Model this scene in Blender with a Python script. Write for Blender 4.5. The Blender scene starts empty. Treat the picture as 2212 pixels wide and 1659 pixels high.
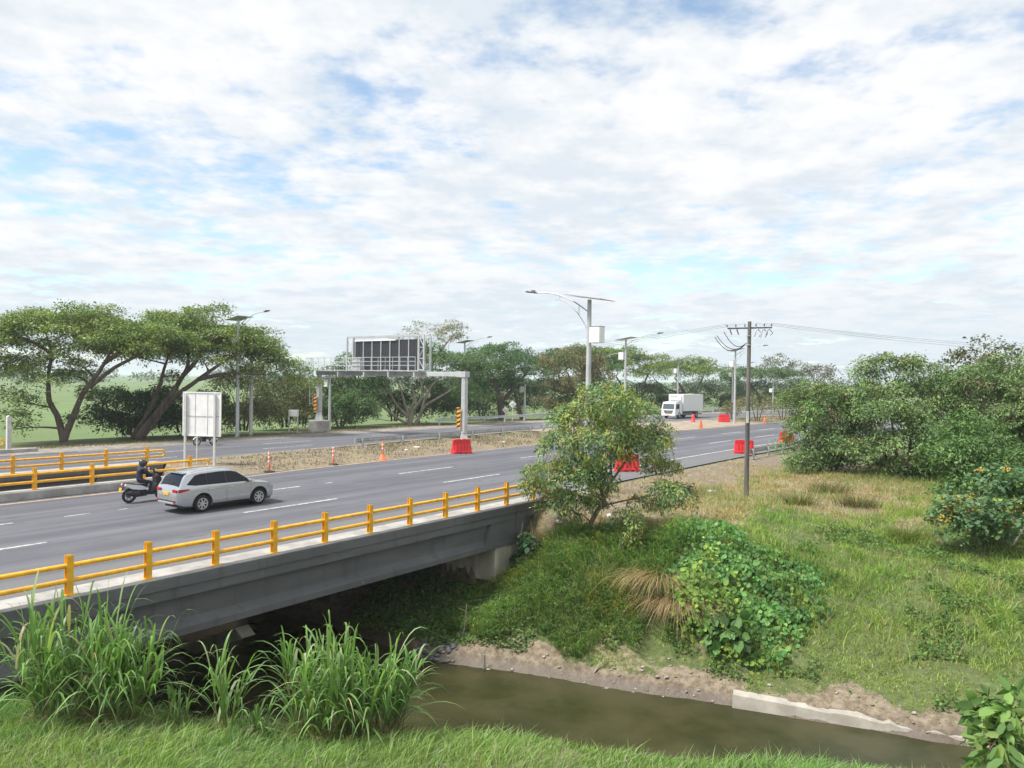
import bpy, bmesh, math, random
import numpy as np
from mathutils import Matrix, Vector

scene = bpy.context.scene
COL = scene.collection
rng = np.random.default_rng(7)
random.seed(7)
R = math.radians

# ------------------------------------------------------------------ camera
CAM_H = 5.35
pitch, roll = R(0.36), R(0.8)
fw = Vector((0, math.cos(pitch), -math.sin(pitch)))
rt = Vector((1, 0, 0))
up = rt.cross(fw)
rt2 = rt * math.cos(roll) + up * math.sin(roll)
up2 = -rt * math.sin(roll) + up * math.cos(roll)
cam_data = bpy.data.cameras.new('camera')
cam = bpy.data.objects.new('camera', cam_data)
COL.objects.link(cam)
m = Matrix.Identity(4)
for i in range(3):
    m[i][0], m[i][1], m[i][2] = rt2[i], up2[i], -fw[i]
m[2][3] = CAM_H
cam.matrix_world = m
cam_data.sensor_width = 36
cam_data.lens = 1660 / 2212 * 36
cam_data.clip_start = 0.1
cam_data.clip_end = 60000
scene.camera = cam

# ------------------------------------------------------------------ world: sky with a broken altocumulus deck
SUN_EL, SUN_AZ = 57.0, -112.0           # azimuth clockwise from +Y
world = bpy.data.worlds.new('World')
scene.world = world
world.use_nodes = True
nt = world.node_tree
nt.nodes.clear()
def N(tree, kind, **kw):
    n = tree.nodes.new(kind)
    for k, v in kw.items():
        setattr(n, k, v)
    return n
def mth(tree, op, a, b=None, c=None, clamp=False):
    n = tree.nodes.new('ShaderNodeMath'); n.operation = op; n.use_clamp = clamp
    for i, v in enumerate((a, b, c)):
        if v is None: continue
        if isinstance(v, (int, float)): n.inputs[i].default_value = v
        else: tree.links.new(v, n.inputs[i])
    return n.outputs[0]
def vmth(tree, op, a, b=None):
    n = tree.nodes.new('ShaderNodeVectorMath'); n.operation = op
    for i, v in enumerate((a, b)):
        if v is None: continue
        if isinstance(v, tuple): n.inputs[i].default_value = v
        else: tree.links.new(v, n.inputs[i])
    return n.outputs[0]
def maprange(tree, v, a, b, c=0.0, d=1.0, smooth=True):
    n = tree.nodes.new('ShaderNodeMapRange')
    n.interpolation_type = 'SMOOTHSTEP' if smooth else 'LINEAR'
    tree.links.new(v, n.inputs[0])
    for i, x in enumerate((a, b, c, d)): n.inputs[i + 1].default_value = x
    return n.outputs[0]
def noise(tree, vec, scale, detail=4, rough=0.55, dist=0.0, dims='3D'):
    n = tree.nodes.new('ShaderNodeTexNoise'); n.noise_dimensions = dims
    n.inputs['Scale'].default_value = scale; n.inputs['Detail'].default_value = detail
    n.inputs['Roughness'].default_value = rough; n.inputs['Distortion'].default_value = dist
    if vec is not None: tree.links.new(vec, n.inputs['Vector'])
    return n.outputs['Fac']
def mixc(tree, fac, a, b, blend='MIX'):
    n = tree.nodes.new('ShaderNodeMix'); n.data_type = 'RGBA'; n.blend_type = blend
    for sock, v in ((n.inputs[0], fac), (n.inputs[6], a), (n.inputs[7], b)):
        if isinstance(v, (int, float)): sock.default_value = v
        elif isinstance(v, tuple): sock.default_value = (v[0], v[1], v[2], 1)
        else: tree.links.new(v, sock)
    return n.outputs[2]

tc = N(nt, 'ShaderNodeTexCoord')
dirv = tc.outputs['Generated']
sep = N(nt, 'ShaderNodeSeparateXYZ'); nt.links.new(dirv, sep.inputs[0])
dz = mth(nt, 'MAXIMUM', sep.outputs[2], 0.02)
den = mth(nt, 'ADD', mth(nt, 'MAXIMUM', sep.outputs[2], 0.0), 0.11)
px = mth(nt, 'DIVIDE', sep.outputs[0], den)
py = mth(nt, 'DIVIDE', sep.outputs[1], den)
comb = N(nt, 'ShaderNodeCombineXYZ')
nt.links.new(px, comb.inputs[0]); nt.links.new(py, comb.inputs[1])
cp = comb.outputs[0]
sky = N(nt, 'ShaderNodeTexSky')
sky.sky_type = 'NISHITA'; sky.sun_disc = False
sky.sun_elevation = R(SUN_EL); sky.sun_rotation = R(SUN_AZ)
sky.air_density = 1.0; sky.dust_density = 0.5; sky.ozone_density = 1.2
# cloud cover: large patches x small puffs
cpo = vmth(nt, 'ADD', cp, (3.15, 7.4, 0.0))
big = noise(nt, cpo, 0.85, 2, 0.5, 0.0, '2D')
puff = noise(nt, cpo, 4.6, 5, 0.58, 0.0, '2D')
fine = noise(nt, cpo, 13, 3, 0.55, 0.0, '2D')
cover = mth(nt, 'ADD', mth(nt, 'MULTIPLY', big, 0.78), mth(nt, 'MULTIPLY', puff, 0.72))
cover = mth(nt, 'ADD', cover, mth(nt, 'MULTIPLY', fine, 0.22))
# the deck thins out far away to the left, where clear pale sky shows under its edge
edge = mth(nt, 'ADD', mth(nt, 'MULTIPLY', px, -0.028), mth(nt, 'MULTIPLY', py, 0.013))
edge = maprange(nt, edge, 0.06, 0.36, 0.0, 0.34)
cover = mth(nt, 'SUBTRACT', cover, edge)
mask = maprange(nt, cover, 0.54, 0.88, 0.0, 1.0)
# cloud tone: bright tops, soft grey-blue bases
tone = noise(nt, vmth(nt, 'ADD', cpo, (0.10, 0.16, 0.0)), 4.2, 5, 0.6, 0.0, '2D')
tone2 = noise(nt, cpo, 1.1, 2, 0.5, 0.0, '2D')
tone = mth(nt, 'ADD', mth(nt, 'MULTIPLY', tone, 0.65), mth(nt, 'MULTIPLY', tone2, 0.35))
tone = maprange(nt, tone, 0.34, 0.62, 0.0, 1.0)
ccol = mixc(nt, tone, (0.76, 0.83, 0.90), (0.985, 0.99, 1.0))
hz = maprange(nt, sep.outputs[2], 0.0, 0.17, 1.0, 0.0)
ccol = mixc(nt, mth(nt, 'MULTIPLY', hz, 0.8), ccol, (0.72, 0.82, 0.90))
bg1 = N(nt, 'ShaderNodeBackground'); nt.links.new(mixc(nt, 1.0, sky.outputs[0], (0.93, 1.0, 0.97), 'MULTIPLY'), bg1.inputs[0]); bg1.inputs[1].default_value = 0.12
bg2 = N(nt, 'ShaderNodeBackground'); nt.links.new(ccol, bg2.inputs[0]); bg2.inputs[1].default_value = 0.565
veil = mth(nt, 'ADD', mth(nt, 'MULTIPLY', mask, 0.86), mth(nt, 'ADD', 0.14, mth(nt, 'MULTIPLY', hz, 0.3)), clamp=True)
mixs = N(nt, 'ShaderNodeMixShader')
nt.links.new(veil, mixs.inputs[0]); nt.links.new(bg1.outputs[0], mixs.inputs[1]); nt.links.new(bg2.outputs[0], mixs.inputs[2])
wout = N(nt, 'ShaderNodeOutputWorld'); nt.links.new(mixs.outputs[0], wout.inputs[0])

# ------------------------------------------------------------------ sun through thin cloud
sd = bpy.data.lights.new('sun', 'SUN'); sd.energy = 3.3; sd.angle = R(13); sd.color = (1.0, 0.955, 0.89)
so = bpy.data.objects.new('sun', sd); COL.objects.link(so)
d = Vector((math.sin(R(SUN_AZ)) * math.cos(R(SUN_EL)), math.cos(R(SUN_AZ)) * math.cos(R(SUN_EL)), math.sin(R(SUN_EL))))
so.rotation_euler = d.to_track_quat('Z', 'Y').to_euler()
so.location = (0, 0, 60)

scene.view_settings.view_transform = 'Standard'
scene.view_settings.look = 'None'
scene.view_settings.exposure = 0.85
scene.view_settings.gamma = 1.0
scene.view_settings.use_curve_mapping = False
world.cycles.sampling_method = 'MANUAL'; world.cycles.sample_map_resolution = 512
scene.cycles.max_bounces = 5
scene.cycles.diffuse_bounces = 2
scene.cycles.transmission_bounces = 4
scene.cycles.volume_bounces = 1
scene.cycles.transparent_max_bounces = 6
scene.cycles.use_denoising = True
scene.cycles.use_adaptive_sampling = True; scene.cycles.adaptive_threshold = 0.025

# ------------------------------------------------------------------ helpers
def link(name, data, parent=None, loc=None, rz=None):
    o = bpy.data.objects.new(name, data); COL.objects.link(o)
    if parent is not None: o.parent = parent
    if loc is not None: o.location = loc
    if rz is not None: o.rotation_euler = (0, 0, rz)
    return o
def tag(o, label, cat, group=None):
    o['label'] = label; o['category'] = cat
    if group: o['group'] = group
    return o
def thing(name, label, cat, loc=(0, 0, 0), rz=0.0, group=None):
    o = link(name, None, None, loc, rz); o.empty_display_size = 0.2
    return tag(o, label, cat, group)
def setting(o):
    o['kind'] = 'structure'; return o
def copy_tree(root, loc, rz, label, group=None):
    r = root.copy(); COL.objects.link(r); r.location = loc; r.rotation_euler = (0, 0, rz)
    r['label'] = label
    if group: r['group'] = group
    def rec(o, p):
        for ch in list(o.children):
            c = ch.copy(); COL.objects.link(c); c.parent = p
            rec(ch, c)
    rec(root, r)
    return r

class MB:
    """collects simple shapes, then becomes one mesh"""
    def __init__(self): self.v = []; self.f = []; self.smooth = []
    def add(self, v, f, smooth=False):
        n = len(self.v); self.v += [tuple(p) for p in v]
        self.f += [tuple(i + n for i in q) for q in f]; self.smooth += [smooth] * len(f)
        return self
    def box(self, x0, x1, y0, y1, z0, z1, b=0.0, M=None):
        if b <= 0:
            v = [(x, y, z) for x in (x0, x1) for y in (y0, y1) for z in (z0, z1)]
            f = [(0, 1, 3, 2), (4, 6, 7, 5), (0, 4, 5, 1), (2, 3, 7, 6), (0, 2, 6, 4), (1, 5, 7, 3)]
        else:   # chamfered box: 24 verts
            v = []; idx = {}
            for sx in (0, 1):
                for sy in (0, 1):
                    for sz in (0, 1):
                        X, Y, Z = (x0, x1)[sx], (y0, y1)[sy], (z0, z1)[sz]
                        dx, dy, dz_ = (b, -b)[sx], (b, -b)[sy], (b, -b)[sz]
                        for ax, p in enumerate(((X, Y + dy, Z + dz_), (X + dx, Y, Z + dz_), (X + dx, Y + dy, Z))):
                            idx[(sx, sy, sz, ax)] = len(v); v.append(p)
            f = []
            for s in (0, 1):
                q = [idx[(s, 0, 0, 0)], idx[(s, 1, 0, 0)], idx[(s, 1, 1, 0)], idx[(s, 0, 1, 0)]]; f.append(q if s else q[::-1])
                q = [idx[(0, s, 0, 1)], idx[(0, s, 1, 1)], idx[(1, s, 1, 1)], idx[(1, s, 0, 1)]]; f.append(q if s else q[::-1])
                q = [idx[(0, 0, s, 2)], idx[(1, 0, s, 2)], idx[(1, 1, s, 2)], idx[(0, 1, s, 2)]]; f.append(q if s else q[::-1])
            for a in (0, 1):
                for c in (0, 1):
                    f.append([idx[(a, c, 0, 0)], idx[(a, c, 1, 0)], idx[(a, c, 1, 1)], idx[(a, c, 0, 1)]])
                    f.append([idx[(a, 0, c, 0)], idx[(a, 1, c, 0)], idx[(a, 1, c, 2)], idx[(a, 0, c, 2)]])
                    f.append([idx[(0, a, c, 1)], idx[(1, a, c, 1)], idx[(1, a, c, 2)], idx[(0, a, c, 2)]])
                    for e in (0, 1):
                        f.append([idx[(a, c, e, 0)], idx[(a, c, e, 1)], idx[(a, c, e, 2)]])
        if M is not None: v = [M @ Vector(p) for p in v]
        return self.add(v, f)
    def tube(self, pts, rad, n=8, caps=True, smooth=True):
        pts = [Vector(p) for p in pts]; m_ = len(pts)
        if not hasattr(rad, '__len__'): rad = [rad] * m_
        ref = None; v = []
        for i, p in enumerate(pts):
            t = (pts[min(i + 1, m_ - 1)] - pts[max(i - 1, 0)])
            if t.length < 1e-9: t = Vector((0, 0, 1))
            t.normalize()
            if ref is None:
                ref = Vector((1, 0, 0)) if abs(t.x) < 0.8 else Vector((0, 1, 0))
            a = (ref - t * ref.dot(t)); a.normalize(); b = t.cross(a); ref = a
            for k in range(n):
                w = 2 * math.pi * k / n
                v.append(p + (a * math.cos(w) + b * math.sin(w)) * rad[i])
        f = []
        for i in range(m_ - 1):
            for k in range(n):
                f.append((i * n + k, i * n + (k + 1) % n, (i + 1) * n + (k + 1) % n, (i + 1) * n + k))
        self.add(v, f, smooth)
        if caps:
            self.add(v[:n], [tuple(range(n))[::-1]]); self.add(v[-n:], [tuple(range(n))])
        return self
    def prism(self, poly, y0, y1, axis='y'):
        """poly: list of (a,b) in the plane across the axis"""
        def P(a, b, c):
            return {'y': (a, c, b), 'x': (c, a, b), 'z': (a, b, c)}[axis]
        n = len(poly)
        v = [P(a, b, y0) for a, b in poly] + [P(a, b, y1) for a, b in poly]
        f = [tuple(range(n)), tuple(range(2 * n - 1, n - 1, -1))]
        f += [(i, n + i, n + (i + 1) % n, (i + 1) % n) for i in range(n)]
        return self.add(v, f)
    def lathe(self, prof, n=16, axis='z', c=(0, 0, 0), smooth=True, caps=True):
        """prof: (radius, height)"""
        v = []
        for r_, h in prof:
            for k in range(n):
                w = 2 * math.pi * k / n
                a, b = r_ * math.cos(w), r_ * math.sin(w)
                p = {'z': (a, b, h), 'y': (a, h, b), 'x': (h, a, b)}[axis]
                v.append((p[0] + c[0], p[1] + c[1], p[2] + c[2]))
        f = []
        for i in range(len(prof) - 1):
            for k in range(n):
                f.append((i * n + k, i * n + (k + 1) % n, (i + 1) * n + (k + 1) % n, (i + 1) * n + k))
        self.add(v, f, smooth)
        if caps: self.add(v[:n], [tuple(range(n))[::-1]]); self.add(v[-n:], [tuple(range(n))])
        return self
    def mesh(self, name, mat):
        me = bpy.data.meshes.new(name); me.from_pydata(self.v, [], self.f)
        me.polygons.foreach_set('use_smooth', self.smooth)
        bm = bmesh.new(); bm.from_mesh(me); bmesh.ops.recalc_face_normals(bm, faces=bm.faces); bm.to_mesh(me); bm.free()
        if mat: me.materials.append(mat)
        return me
    def build(self, name, mat, parent=None, loc=None, rz=None):
        return link(name, self.mesh(name, mat), parent, loc, rz)

def npmesh(name, V, F, mat, cols=None, smooth=False):
    """V (n,3), F (m,k) k = 3 or 4, cols (n,3) linear colours per vertex"""
    V = np.asarray(V, np.float32); F = np.asarray(F, np.int32); k = F.shape[1]
    me = bpy.data.meshes.new(name)
    me.vertices.add(len(V)); me.vertices.foreach_set('co', V.ravel())
    me.loops.add(F.size); me.loops.foreach_set('vertex_index', F.ravel())
    me.polygons.add(len(F))
    me.polygons.foreach_set('loop_start', np.arange(0, F.size, k, dtype=np.int32))
    if smooth: me.polygons.foreach_set('use_smooth', np.ones(len(F), bool))
    if cols is not None:
        at = me.color_attributes.new('tint', 'FLOAT_COLOR', 'POINT')
        c4 = np.ones((len(V), 4), np.float32); c4[:, :3] = cols
        at.data.foreach_set('color', c4.ravel())
    me.update(calc_edges=True)
    if mat: me.materials.append(mat)
    return me

# ------------------------------------------------------------------ materials
MATS = {}
def mat(name, base, rough=0.7, metal=0.0, vary=0.0, vscale=3.0, bump=0.0, bscale=40.0, spec=0.5, dark=None, coat=0.0, stretch=None, streak=None):
    if name in MATS: return MATS[name]
    M_ = bpy.data.materials.new(name); M_.use_nodes = True
    t = M_.node_tree; b = t.nodes['Principled BSDF']
    b.inputs['Roughness'].default_value = rough; b.inputs['Metallic'].default_value = metal
    b.inputs['Specular IOR Level'].default_value = spec
    b.inputs['Coat Weight'].default_value = coat; b.inputs['Coat Roughness'].default_value = 0.08
    b.inputs['Base Color'].default_value = (*base, 1)
    tcn = t.nodes.new('ShaderNodeTexCoord'); vec = tcn.outputs['Object']
    if stretch: vec = vmth(t, 'MULTIPLY', vec, stretch)
    if vary > 0:
        f1 = noise(t, vec, vscale, 6, 0.62)
        dk = dark if dark else tuple(c * (1 - vary) for c in base)
        lt = tuple(min(1.0, c * (1 + vary * 0.5)) for c in base)
        fr = maprange(t, f1, 0.3, 0.7)
        bc = mixc(t, fr, dk, lt)
        if streak:
            sn = noise(t, vmth(t, 'MULTIPLY', tcn.outputs['Object'], (2.6, 2.6, 0.22)), 1.0, 5, 0.65)
            bc = mixc(t, maprange(t, sn, 0.52, 0.74, 0.0, 0.6), bc, streak)
            bl = noise(t, vmth(t, 'MULTIPLY', tcn.outputs['Object'], (0.5, 1.0, 1.2)), 1.7, 6, 0.7)
            bc = mixc(t, maprange(t, bl, 0.58, 0.75, 0.0, 0.45), bc, tuple(min(1, c * 1.5) for c in base))
        t.links.new(bc, b.inputs['Base Color'])
        t.links.new(maprange(t, f1, 0.2, 0.8, min(1, rough + 0.4 * vary), max(0.02, rough - 0.4 * vary)), b.inputs['Roughness'])
    if bump > 0:
        bn = t.nodes.new('ShaderNodeBump'); bn.inputs['Strength'].default_value = bump; bn.inputs['Distance'].default_value = 0.02
        t.links.new(noise(t, vec, bscale, 5, 0.6), bn.inputs['Height']); t.links.new(bn.outputs[0], b.inputs['Normal'])
    MATS[name] = M_
    return M_
def leafmat(name, rough=0.55, trans=0.35, tgain=(1.25, 1.35, 0.6), spec=0.35):
    if name in MATS: return MATS[name]
    M_ = bpy.data.materials.new(name); M_.use_nodes = True
    t = M_.node_tree; b = t.nodes['Principled BSDF']; out = t.nodes['Material Output']
    a = t.nodes.new('ShaderNodeAttribute'); a.attribute_name = 'tint'
    b.inputs['Roughness'].default_value = rough; b.inputs['Specular IOR Level'].default_value = spec
    t.links.new(a.outputs['Color'], b.inputs['Base Color'])
    tr = t.nodes.new('ShaderNodeBsdfTranslucent')
    t.links.new(mixc(t, 1.0, a.outputs['Color'], tgain, 'MULTIPLY'), tr.inputs['Color'])
    mx = t.nodes.new('ShaderNodeMixShader'); mx.inputs[0].default_value = trans
    t.links.new(b.outputs[0], mx.inputs[1]); t.links.new(tr.outputs[0], mx.inputs[2])
    t.links.new(mx.outputs[0], out.inputs[0])
    MATS[name] = M_
    return M_

# ------------------------------------------------------------------ the road's own coordinates
# s runs along the highway (away from the camera to the right), t across it (positive towards the camera's bank)
TH0 = R(36.4); S0 = 42.0; KR = R(0.085); RR = 1 / KR
P0 = np.array([-16.0, 10.0])
U0 = np.array([math.sin(TH0), math.cos(TH0)]); V0 = np.array([math.cos(TH0), -math.sin(TH0)])
PS0 = P0 + S0 * U0; CC = PS0 + RR * V0
def ang(s): return TH0 + np.maximum(0, KR * (np.asarray(s, float) - S0))
def W2(s, t):
    s = np.asarray(s, float); t = np.asarray(t, float)
    a = ang(s)
    bx = np.where(s <= S0, P0[0] + s * U0[0], CC[0] - RR * np.cos(a))
    by = np.where(s <= S0, P0[1] + s * U0[1], CC[1] + RR * np.sin(a))
    return bx + t * np.cos(a), by - t * np.sin(a)
def W(s, t, z=0.0):
    x, y = W2(s, t); return (float(x), float(y), float(z))
def ST(x, y):
    x = np.asarray(x, float); y = np.asarray(y, float)
    ds = (x - PS0[0]) * U0[0] + (y - PS0[1]) * U0[1]
    dt = (x - PS0[0]) * V0[0] + (y - PS0[1]) * V0[1]
    wx, wy = x - CC[0], y - CC[1]; r = np.hypot(wx, wy)
    a = np.arctan2(wy, -wx)
    return np.where(ds < 0, S0 + ds, S0 + (a - TH0) / KR), np.where(ds < 0, dt, RR - r)
def head(s): return float(math.pi / 2 - ang(s))     # rotation_z so that local +X points along the road

# ------------------------------------------------------------------ terrain
def sst(x, a, b):
    u = np.clip((x - a) / (b - a), 0, 1); return u * u * (3 - 2 * u)
def vnoise(x, y, seed=0):
    """cheap smooth value noise, -1..1"""
    xi = np.floor(x).astype(np.int64); yi = np.floor(y).astype(np.int64)
    xf = x - xi; yf = y - yi; xf = xf * xf * (3 - 2 * xf); yf = yf * yf * (3 - 2 * yf)
    def h(i, j):
        n = (i * 374761393 + j * 668265263 + seed * 1442695041) & 0x7fffffff
        n = ((n ^ (n >> 13)) * 1274126177) & 0x7fffffff
        return ((n ^ (n >> 16)) & 0xffff) / 32767.5 - 1
    return (h(xi, yi) * (1 - xf) + h(xi + 1, yi) * xf) * (1 - yf) + (h(xi, yi + 1) * (1 - xf) + h(xi + 1, yi + 1) * xf) * yf
def fbm(x, y, seed=0, o=4):
    r_ = 0; a = 1.0
    for k in range(o):
        r_ = r_ + a * vnoise(x * 2 ** k, y * 2 ** k, seed + k); a *= 0.5
    return r_ / 1.6
WATER_Z = -4.2
S_ABUT = 25.6
def near_brow(t): return 8.0 + 0.55 * (np.clip(t, -60, 30) - 1.0) * (t > 1)
def far_foot(t): return 20.9 + 0.27 * np.clip(t - 1.0, 0, 40) - 0.0 * t
def terrain(x, y):
    s, t = ST(x, y)
    tj = t + 0
    wob = 0.55 * fbm(x * 0.35, y * 0.35, 3)
    sb = near_brow(tj) + wob * 0.5; sf = far_foot(tj) + wob * 0.5
    # near bank, bed and far bank of the stream
    z = np.full(np.shape(x), -1.3) + 0.12 * fbm(x * 0.5, y * 0.5, 9) - 0.25 * sst(s - sb, -2.2, 0)
    drop = sst(s - sb, -0.2, 3.4)
    z = z * (1 - drop) + (-4.75) * drop
    d_ = s - sf
    steep = np.interp(d_, [-1.6, -0.35, 0.0, 0.35, 1.2, 3.0, 6.0, 8.0, 14.0], [-4.75, -4.4, -4.2, -3.75, -3.35, -2.25, -0.75, -0.5, -0.36])
    cutb = np.interp(d_, [-1.6, -0.35, 0.0, 0.4, 2.0, 4.9, 6.5, 7.5, 14.0], [-4.75, -4.4, -4.2, -4.0, -3.55, -2.72, -1.9, -0.6, -0.36])
    wc = sst(tj, 0.7, 3.0); steep = cutb * (1 - wc) + steep * wc
    gentle = np.interp(d_, [-1.6, -0.35, 0.0, 0.35, 1.4, 4.0, 7.0, 9.0, 14.0, 20.0], [-4.75, -4.4, -4.2, -3.85, -3.5, -2.75, -1.75, -1.45, -0.95, -0.42])
    w = sst(tj, 7.0, 12.5)
    bank = steep * (1 - w) + gentle * w
    bank = bank + 0.16 * fbm(x * 0.9, y * 0.9, 21) * sst(d_, 0.1, 1.5) + 0.06 * fbm(x * 2.5, y * 2.5, 31) * sst(d_, -0.2, 0.3)
    far = np.where(d_ > -1.6, bank, z)
    z = np.where(d_ > -1.6, np.maximum(far, z * (drop < 1) + -9 * (drop >= 1)), z)
    # plateau carrying the highway
    ab = sst(s, S_ABUT - 0.2, S_ABUT + 0.6)
    plat = -0.36 + 0.1 * fbm(x * 0.3, y * 0.3, 5) + 0.3 * sst(-t, -4.0, 0.2)
    road = -0.07 + 0 * t
    med = (t < -17.2) & (t > -26.2)
    op_ = 1 - sst(s, 60, 66) * (1 - sst(s, 103, 106))
    road = np.where(med, -0.02 + op_ * 0.05 + 0.09 * op_ * np.sin(np.clip((-17.2 - t) / 9.0, 0, 1) * math.pi) + 0.02 * op_ * fbm(x * 1.5, y * 1.5, 8), road)
    verge = (t < -36.4)
    vz = 0.0 - 0.25 * sst(-t, 38, 46) - 0.9 * sst(-t, 50, 64) + 0.05 * fbm(x * 0.8, y * 0.8, 12)
    road = np.where(verge, vz, road)
    onroad = (t < -0.6)
    z = np.where(onroad & (s > S_ABUT), np.where(ab < 1, z * (1 - ab) + road * ab, road), z)
    pl = (~onroad) & (d_ > 5.0)
    pf = sst(d_, 10.0, 22.0)
    z = np.where(pl, z * (1 - pf) + plat * pf, z)
    # close to the pavement edge beyond the bridge the bank comes right up
    lip = (~onroad) & (s > S_ABUT + 0.5)
    lf = sst(s, S_ABUT + 0.5, S_ABUT + 4.0) * (1 - sst(t, 0.5, 3.6))
    z = np.where(lip, z * (1 - lf) + (-0.08 - 0.10 * np.clip(t, 0, 4)) * lf, z)
    # left end of the bridge: land again
    lb = 1 - sst(s, -10.0, -6.0)
    z = z * (1 - lb) + np.where(t < 2, -0.3, -1.3) * lb
    # beyond the trees on the far side the stream is out of sight
    fld = sst(-t, 41, 47)
    z = z * (1 - fld) + (vz - 0.2) * fld
    return z

def warp(n, fine, rng_near, far_, c=0.0):
    u = np.linspace(-1, 1, n)
    return u
def axis(dense0, dense1, step, lo, hi, growth=1.16):
    a = list(np.arange(dense0, dense1 + step * 0.5, step))
    s_ = step; x = a[-1]
    while x < hi: s_ *= growth; x += s_; a.append(x)
    s_ = step; x = a[0]; b = []
    while x > lo: s_ *= growth; x -= s_; b.append(x)
    return np.array(b[::-1] + a)
gx = axis(-14, 26, 0.22, -4000, 4000); gy = axis(9, 46, 0.22, -300, 6000)
GX, GY = np.meshgrid(gx, gy)
GZ = terrain(GX, GY)
far_r = np.hypot(GX, GY)
S_, T_ = ST(GX, GY)
# colour zones: R = lush grass, G = straw/dry, B = bare soil / gravel
def zones(x, y, z=None):
    s, t = ST(x, y)
    d_ = s - far_foot(t)
    n1 = fbm(x * 0.22, y * 0.22, 41); n2 = fbm(x * 0.8, y * 0.8, 47)
    soil = np.zeros(np.shape(x)); straw = np.zeros(np.shape(x))
    bank = (s < 60) & (t > -0.6)
    mud = sst(d_, -2.5, -0.3) * (1 - sst(d_ + 0.9 * n2 + 0.6 * n1, 0.35, 1.15))
    straw_b = np.clip(0.2 + 0.7 * n1 + 0.45 * n2, 0, 1) * 0.6
    # dry verge near the pavement, up to the pole
    dry = sst(d_ + 2.2 * n1, 5.0, 8.5) * (1 - sst(t + 2.2 * n1 - 0.26 * np.clip(s - 28, 0, 12), 3.5, 7.5)) + 0.9 * sst(s + 3 * n1, 35.5, 39) * (1 - sst(t + 3 * n2, 10.5, 16)) * (1 - sst(s, 50, 55))
    bare = sst(d_ + 2 * n2, 6.0, 9.0) * (1 - sst(t + 1.2 * n2, 1.2, 4.2))
    soil = np.where(bank, np.maximum(mud, 0.85 * np.clip(bare, 0, 1)), 0)
    straw = np.where(bank, np.clip(np.maximum(straw_b, dry), 0, 1), 0)
    nearbank = s < near_brow(t) + 2.0
    soil = np.where(nearbank & (t > 0), 0.15, soil); straw = np.where(nearbank & (t > 0), np.clip(0.15 + 0.5 * n1, 0, 0.6), straw)
    med = (t < -16.9) & (t > -26.5) & (s > S_ABUT)
    opening = sst(s, 62, 70) * (1 - sst(s, 99, 103))
    straw = np.where(med, 0.85 + 0.15 * n1, straw)
    soil = np.where(med, np.clip(0.42 + 0.5 * n2 + opening, 0, 1), soil)
    vg = (t < -35.5) & (t > -47)
    straw = np.where(vg, np.clip(0.8 + 0.3 * n1, 0, 1), straw); soil = np.where(vg, np.clip(0.55 + 0.5 * n2, 0, 1), soil)
    under = (t <= -0.6) & (s < S_ABUT + 0.3) & (t > -36)
    soil = np.where(under, 1.0, soil)
    return np.clip(soil, 0, 1), np.clip(straw, 0, 1)
so_, sw_ = zones(GX, GY)
cols = np.stack([1 - np.maximum(so_, sw_), sw_, so_], -1).reshape(-1, 3)
ny, nx = GX.shape
ii = (np.arange(ny - 1)[:, None] * nx + np.arange(nx - 1)[None]).ravel()
F = np.stack([ii, ii + 1, ii + 1 + nx, ii + nx], 1)

MG = bpy.data.materials.new('ground_soil_and_turf'); MG.use_nodes = True
t = MG.node_tree; b = t.nodes['Principled BSDF']
geo = t.nodes.new('ShaderNodeNewGeometry'); pos = geo.outputs['Position']
at = t.nodes.new('ShaderNodeAttribute'); at.attribute_name = 'tint'
sp = t.nodes.new('ShaderNodeSeparateColor'); t.links.new(at.outputs['Color'], sp.inputs[0])
nA = noise(t, pos, 0.7, 6, 0.6); nB = noise(t, pos, 4.5, 6, 0.65); nC = noise(t, pos, 22, 4, 0.6)
green = mixc(t, maprange(t, nB, 0.3, 0.7), (0.06, 0.085, 0.025), (0.12, 0.155, 0.05))
green = mixc(t, maprange(t, nC, 0.5, 0.7, 0.0, 0.6), green, (0.15, 0.115, 0.07))
fieldn = noise(t, vmth(t, 'MULTIPLY', pos, (0.02, 0.09, 0.1)), 1.0, 3, 0.5)
spy = t.nodes.new('ShaderNodeSeparateXYZ'); t.links.new(pos, spy.inputs[0])
farm = maprange(t, spy.outputs[1], 62, 75)
green = mixc(t, mth(t, 'MULTIPLY', farm, maprange(t, fieldn, 0.42, 0.62, 0.55, 1.0)), green, (0.13, 0.20, 0.065))
strawc = mixc(t, maprange(t, nB, 0.32, 0.68), (0.165, 0.125, 0.08), (0.30, 0.245, 0.165))
strawc = mixc(t, maprange(t, nA, 0.5, 0.72, 0.0, 0.55), strawc, (0.17, 0.17, 0.055))
soilc = mixc(t, maprange(t, nB, 0.3, 0.72), (0.125, 0.095, 0.062), (0.285, 0.235, 0.17))
soilc = mixc(t, maprange(t, nC, 0.55, 0.75, 0.0, 0.5), soilc, (0.42, 0.37, 0.31))
jit = mth(t, 'MULTIPLY', mth(t, 'SUBTRACT', nB, 0.5), 0.9)
c1 = mixc(t, maprange(t, mth(t, 'ADD', sp.outputs[1], jit), 0.3, 0.62), green, strawc)
c2 = mixc(t, maprange(t, mth(t, 'ADD', sp.outputs[2], jit), 0.35, 0.62), c1, soilc)
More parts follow.
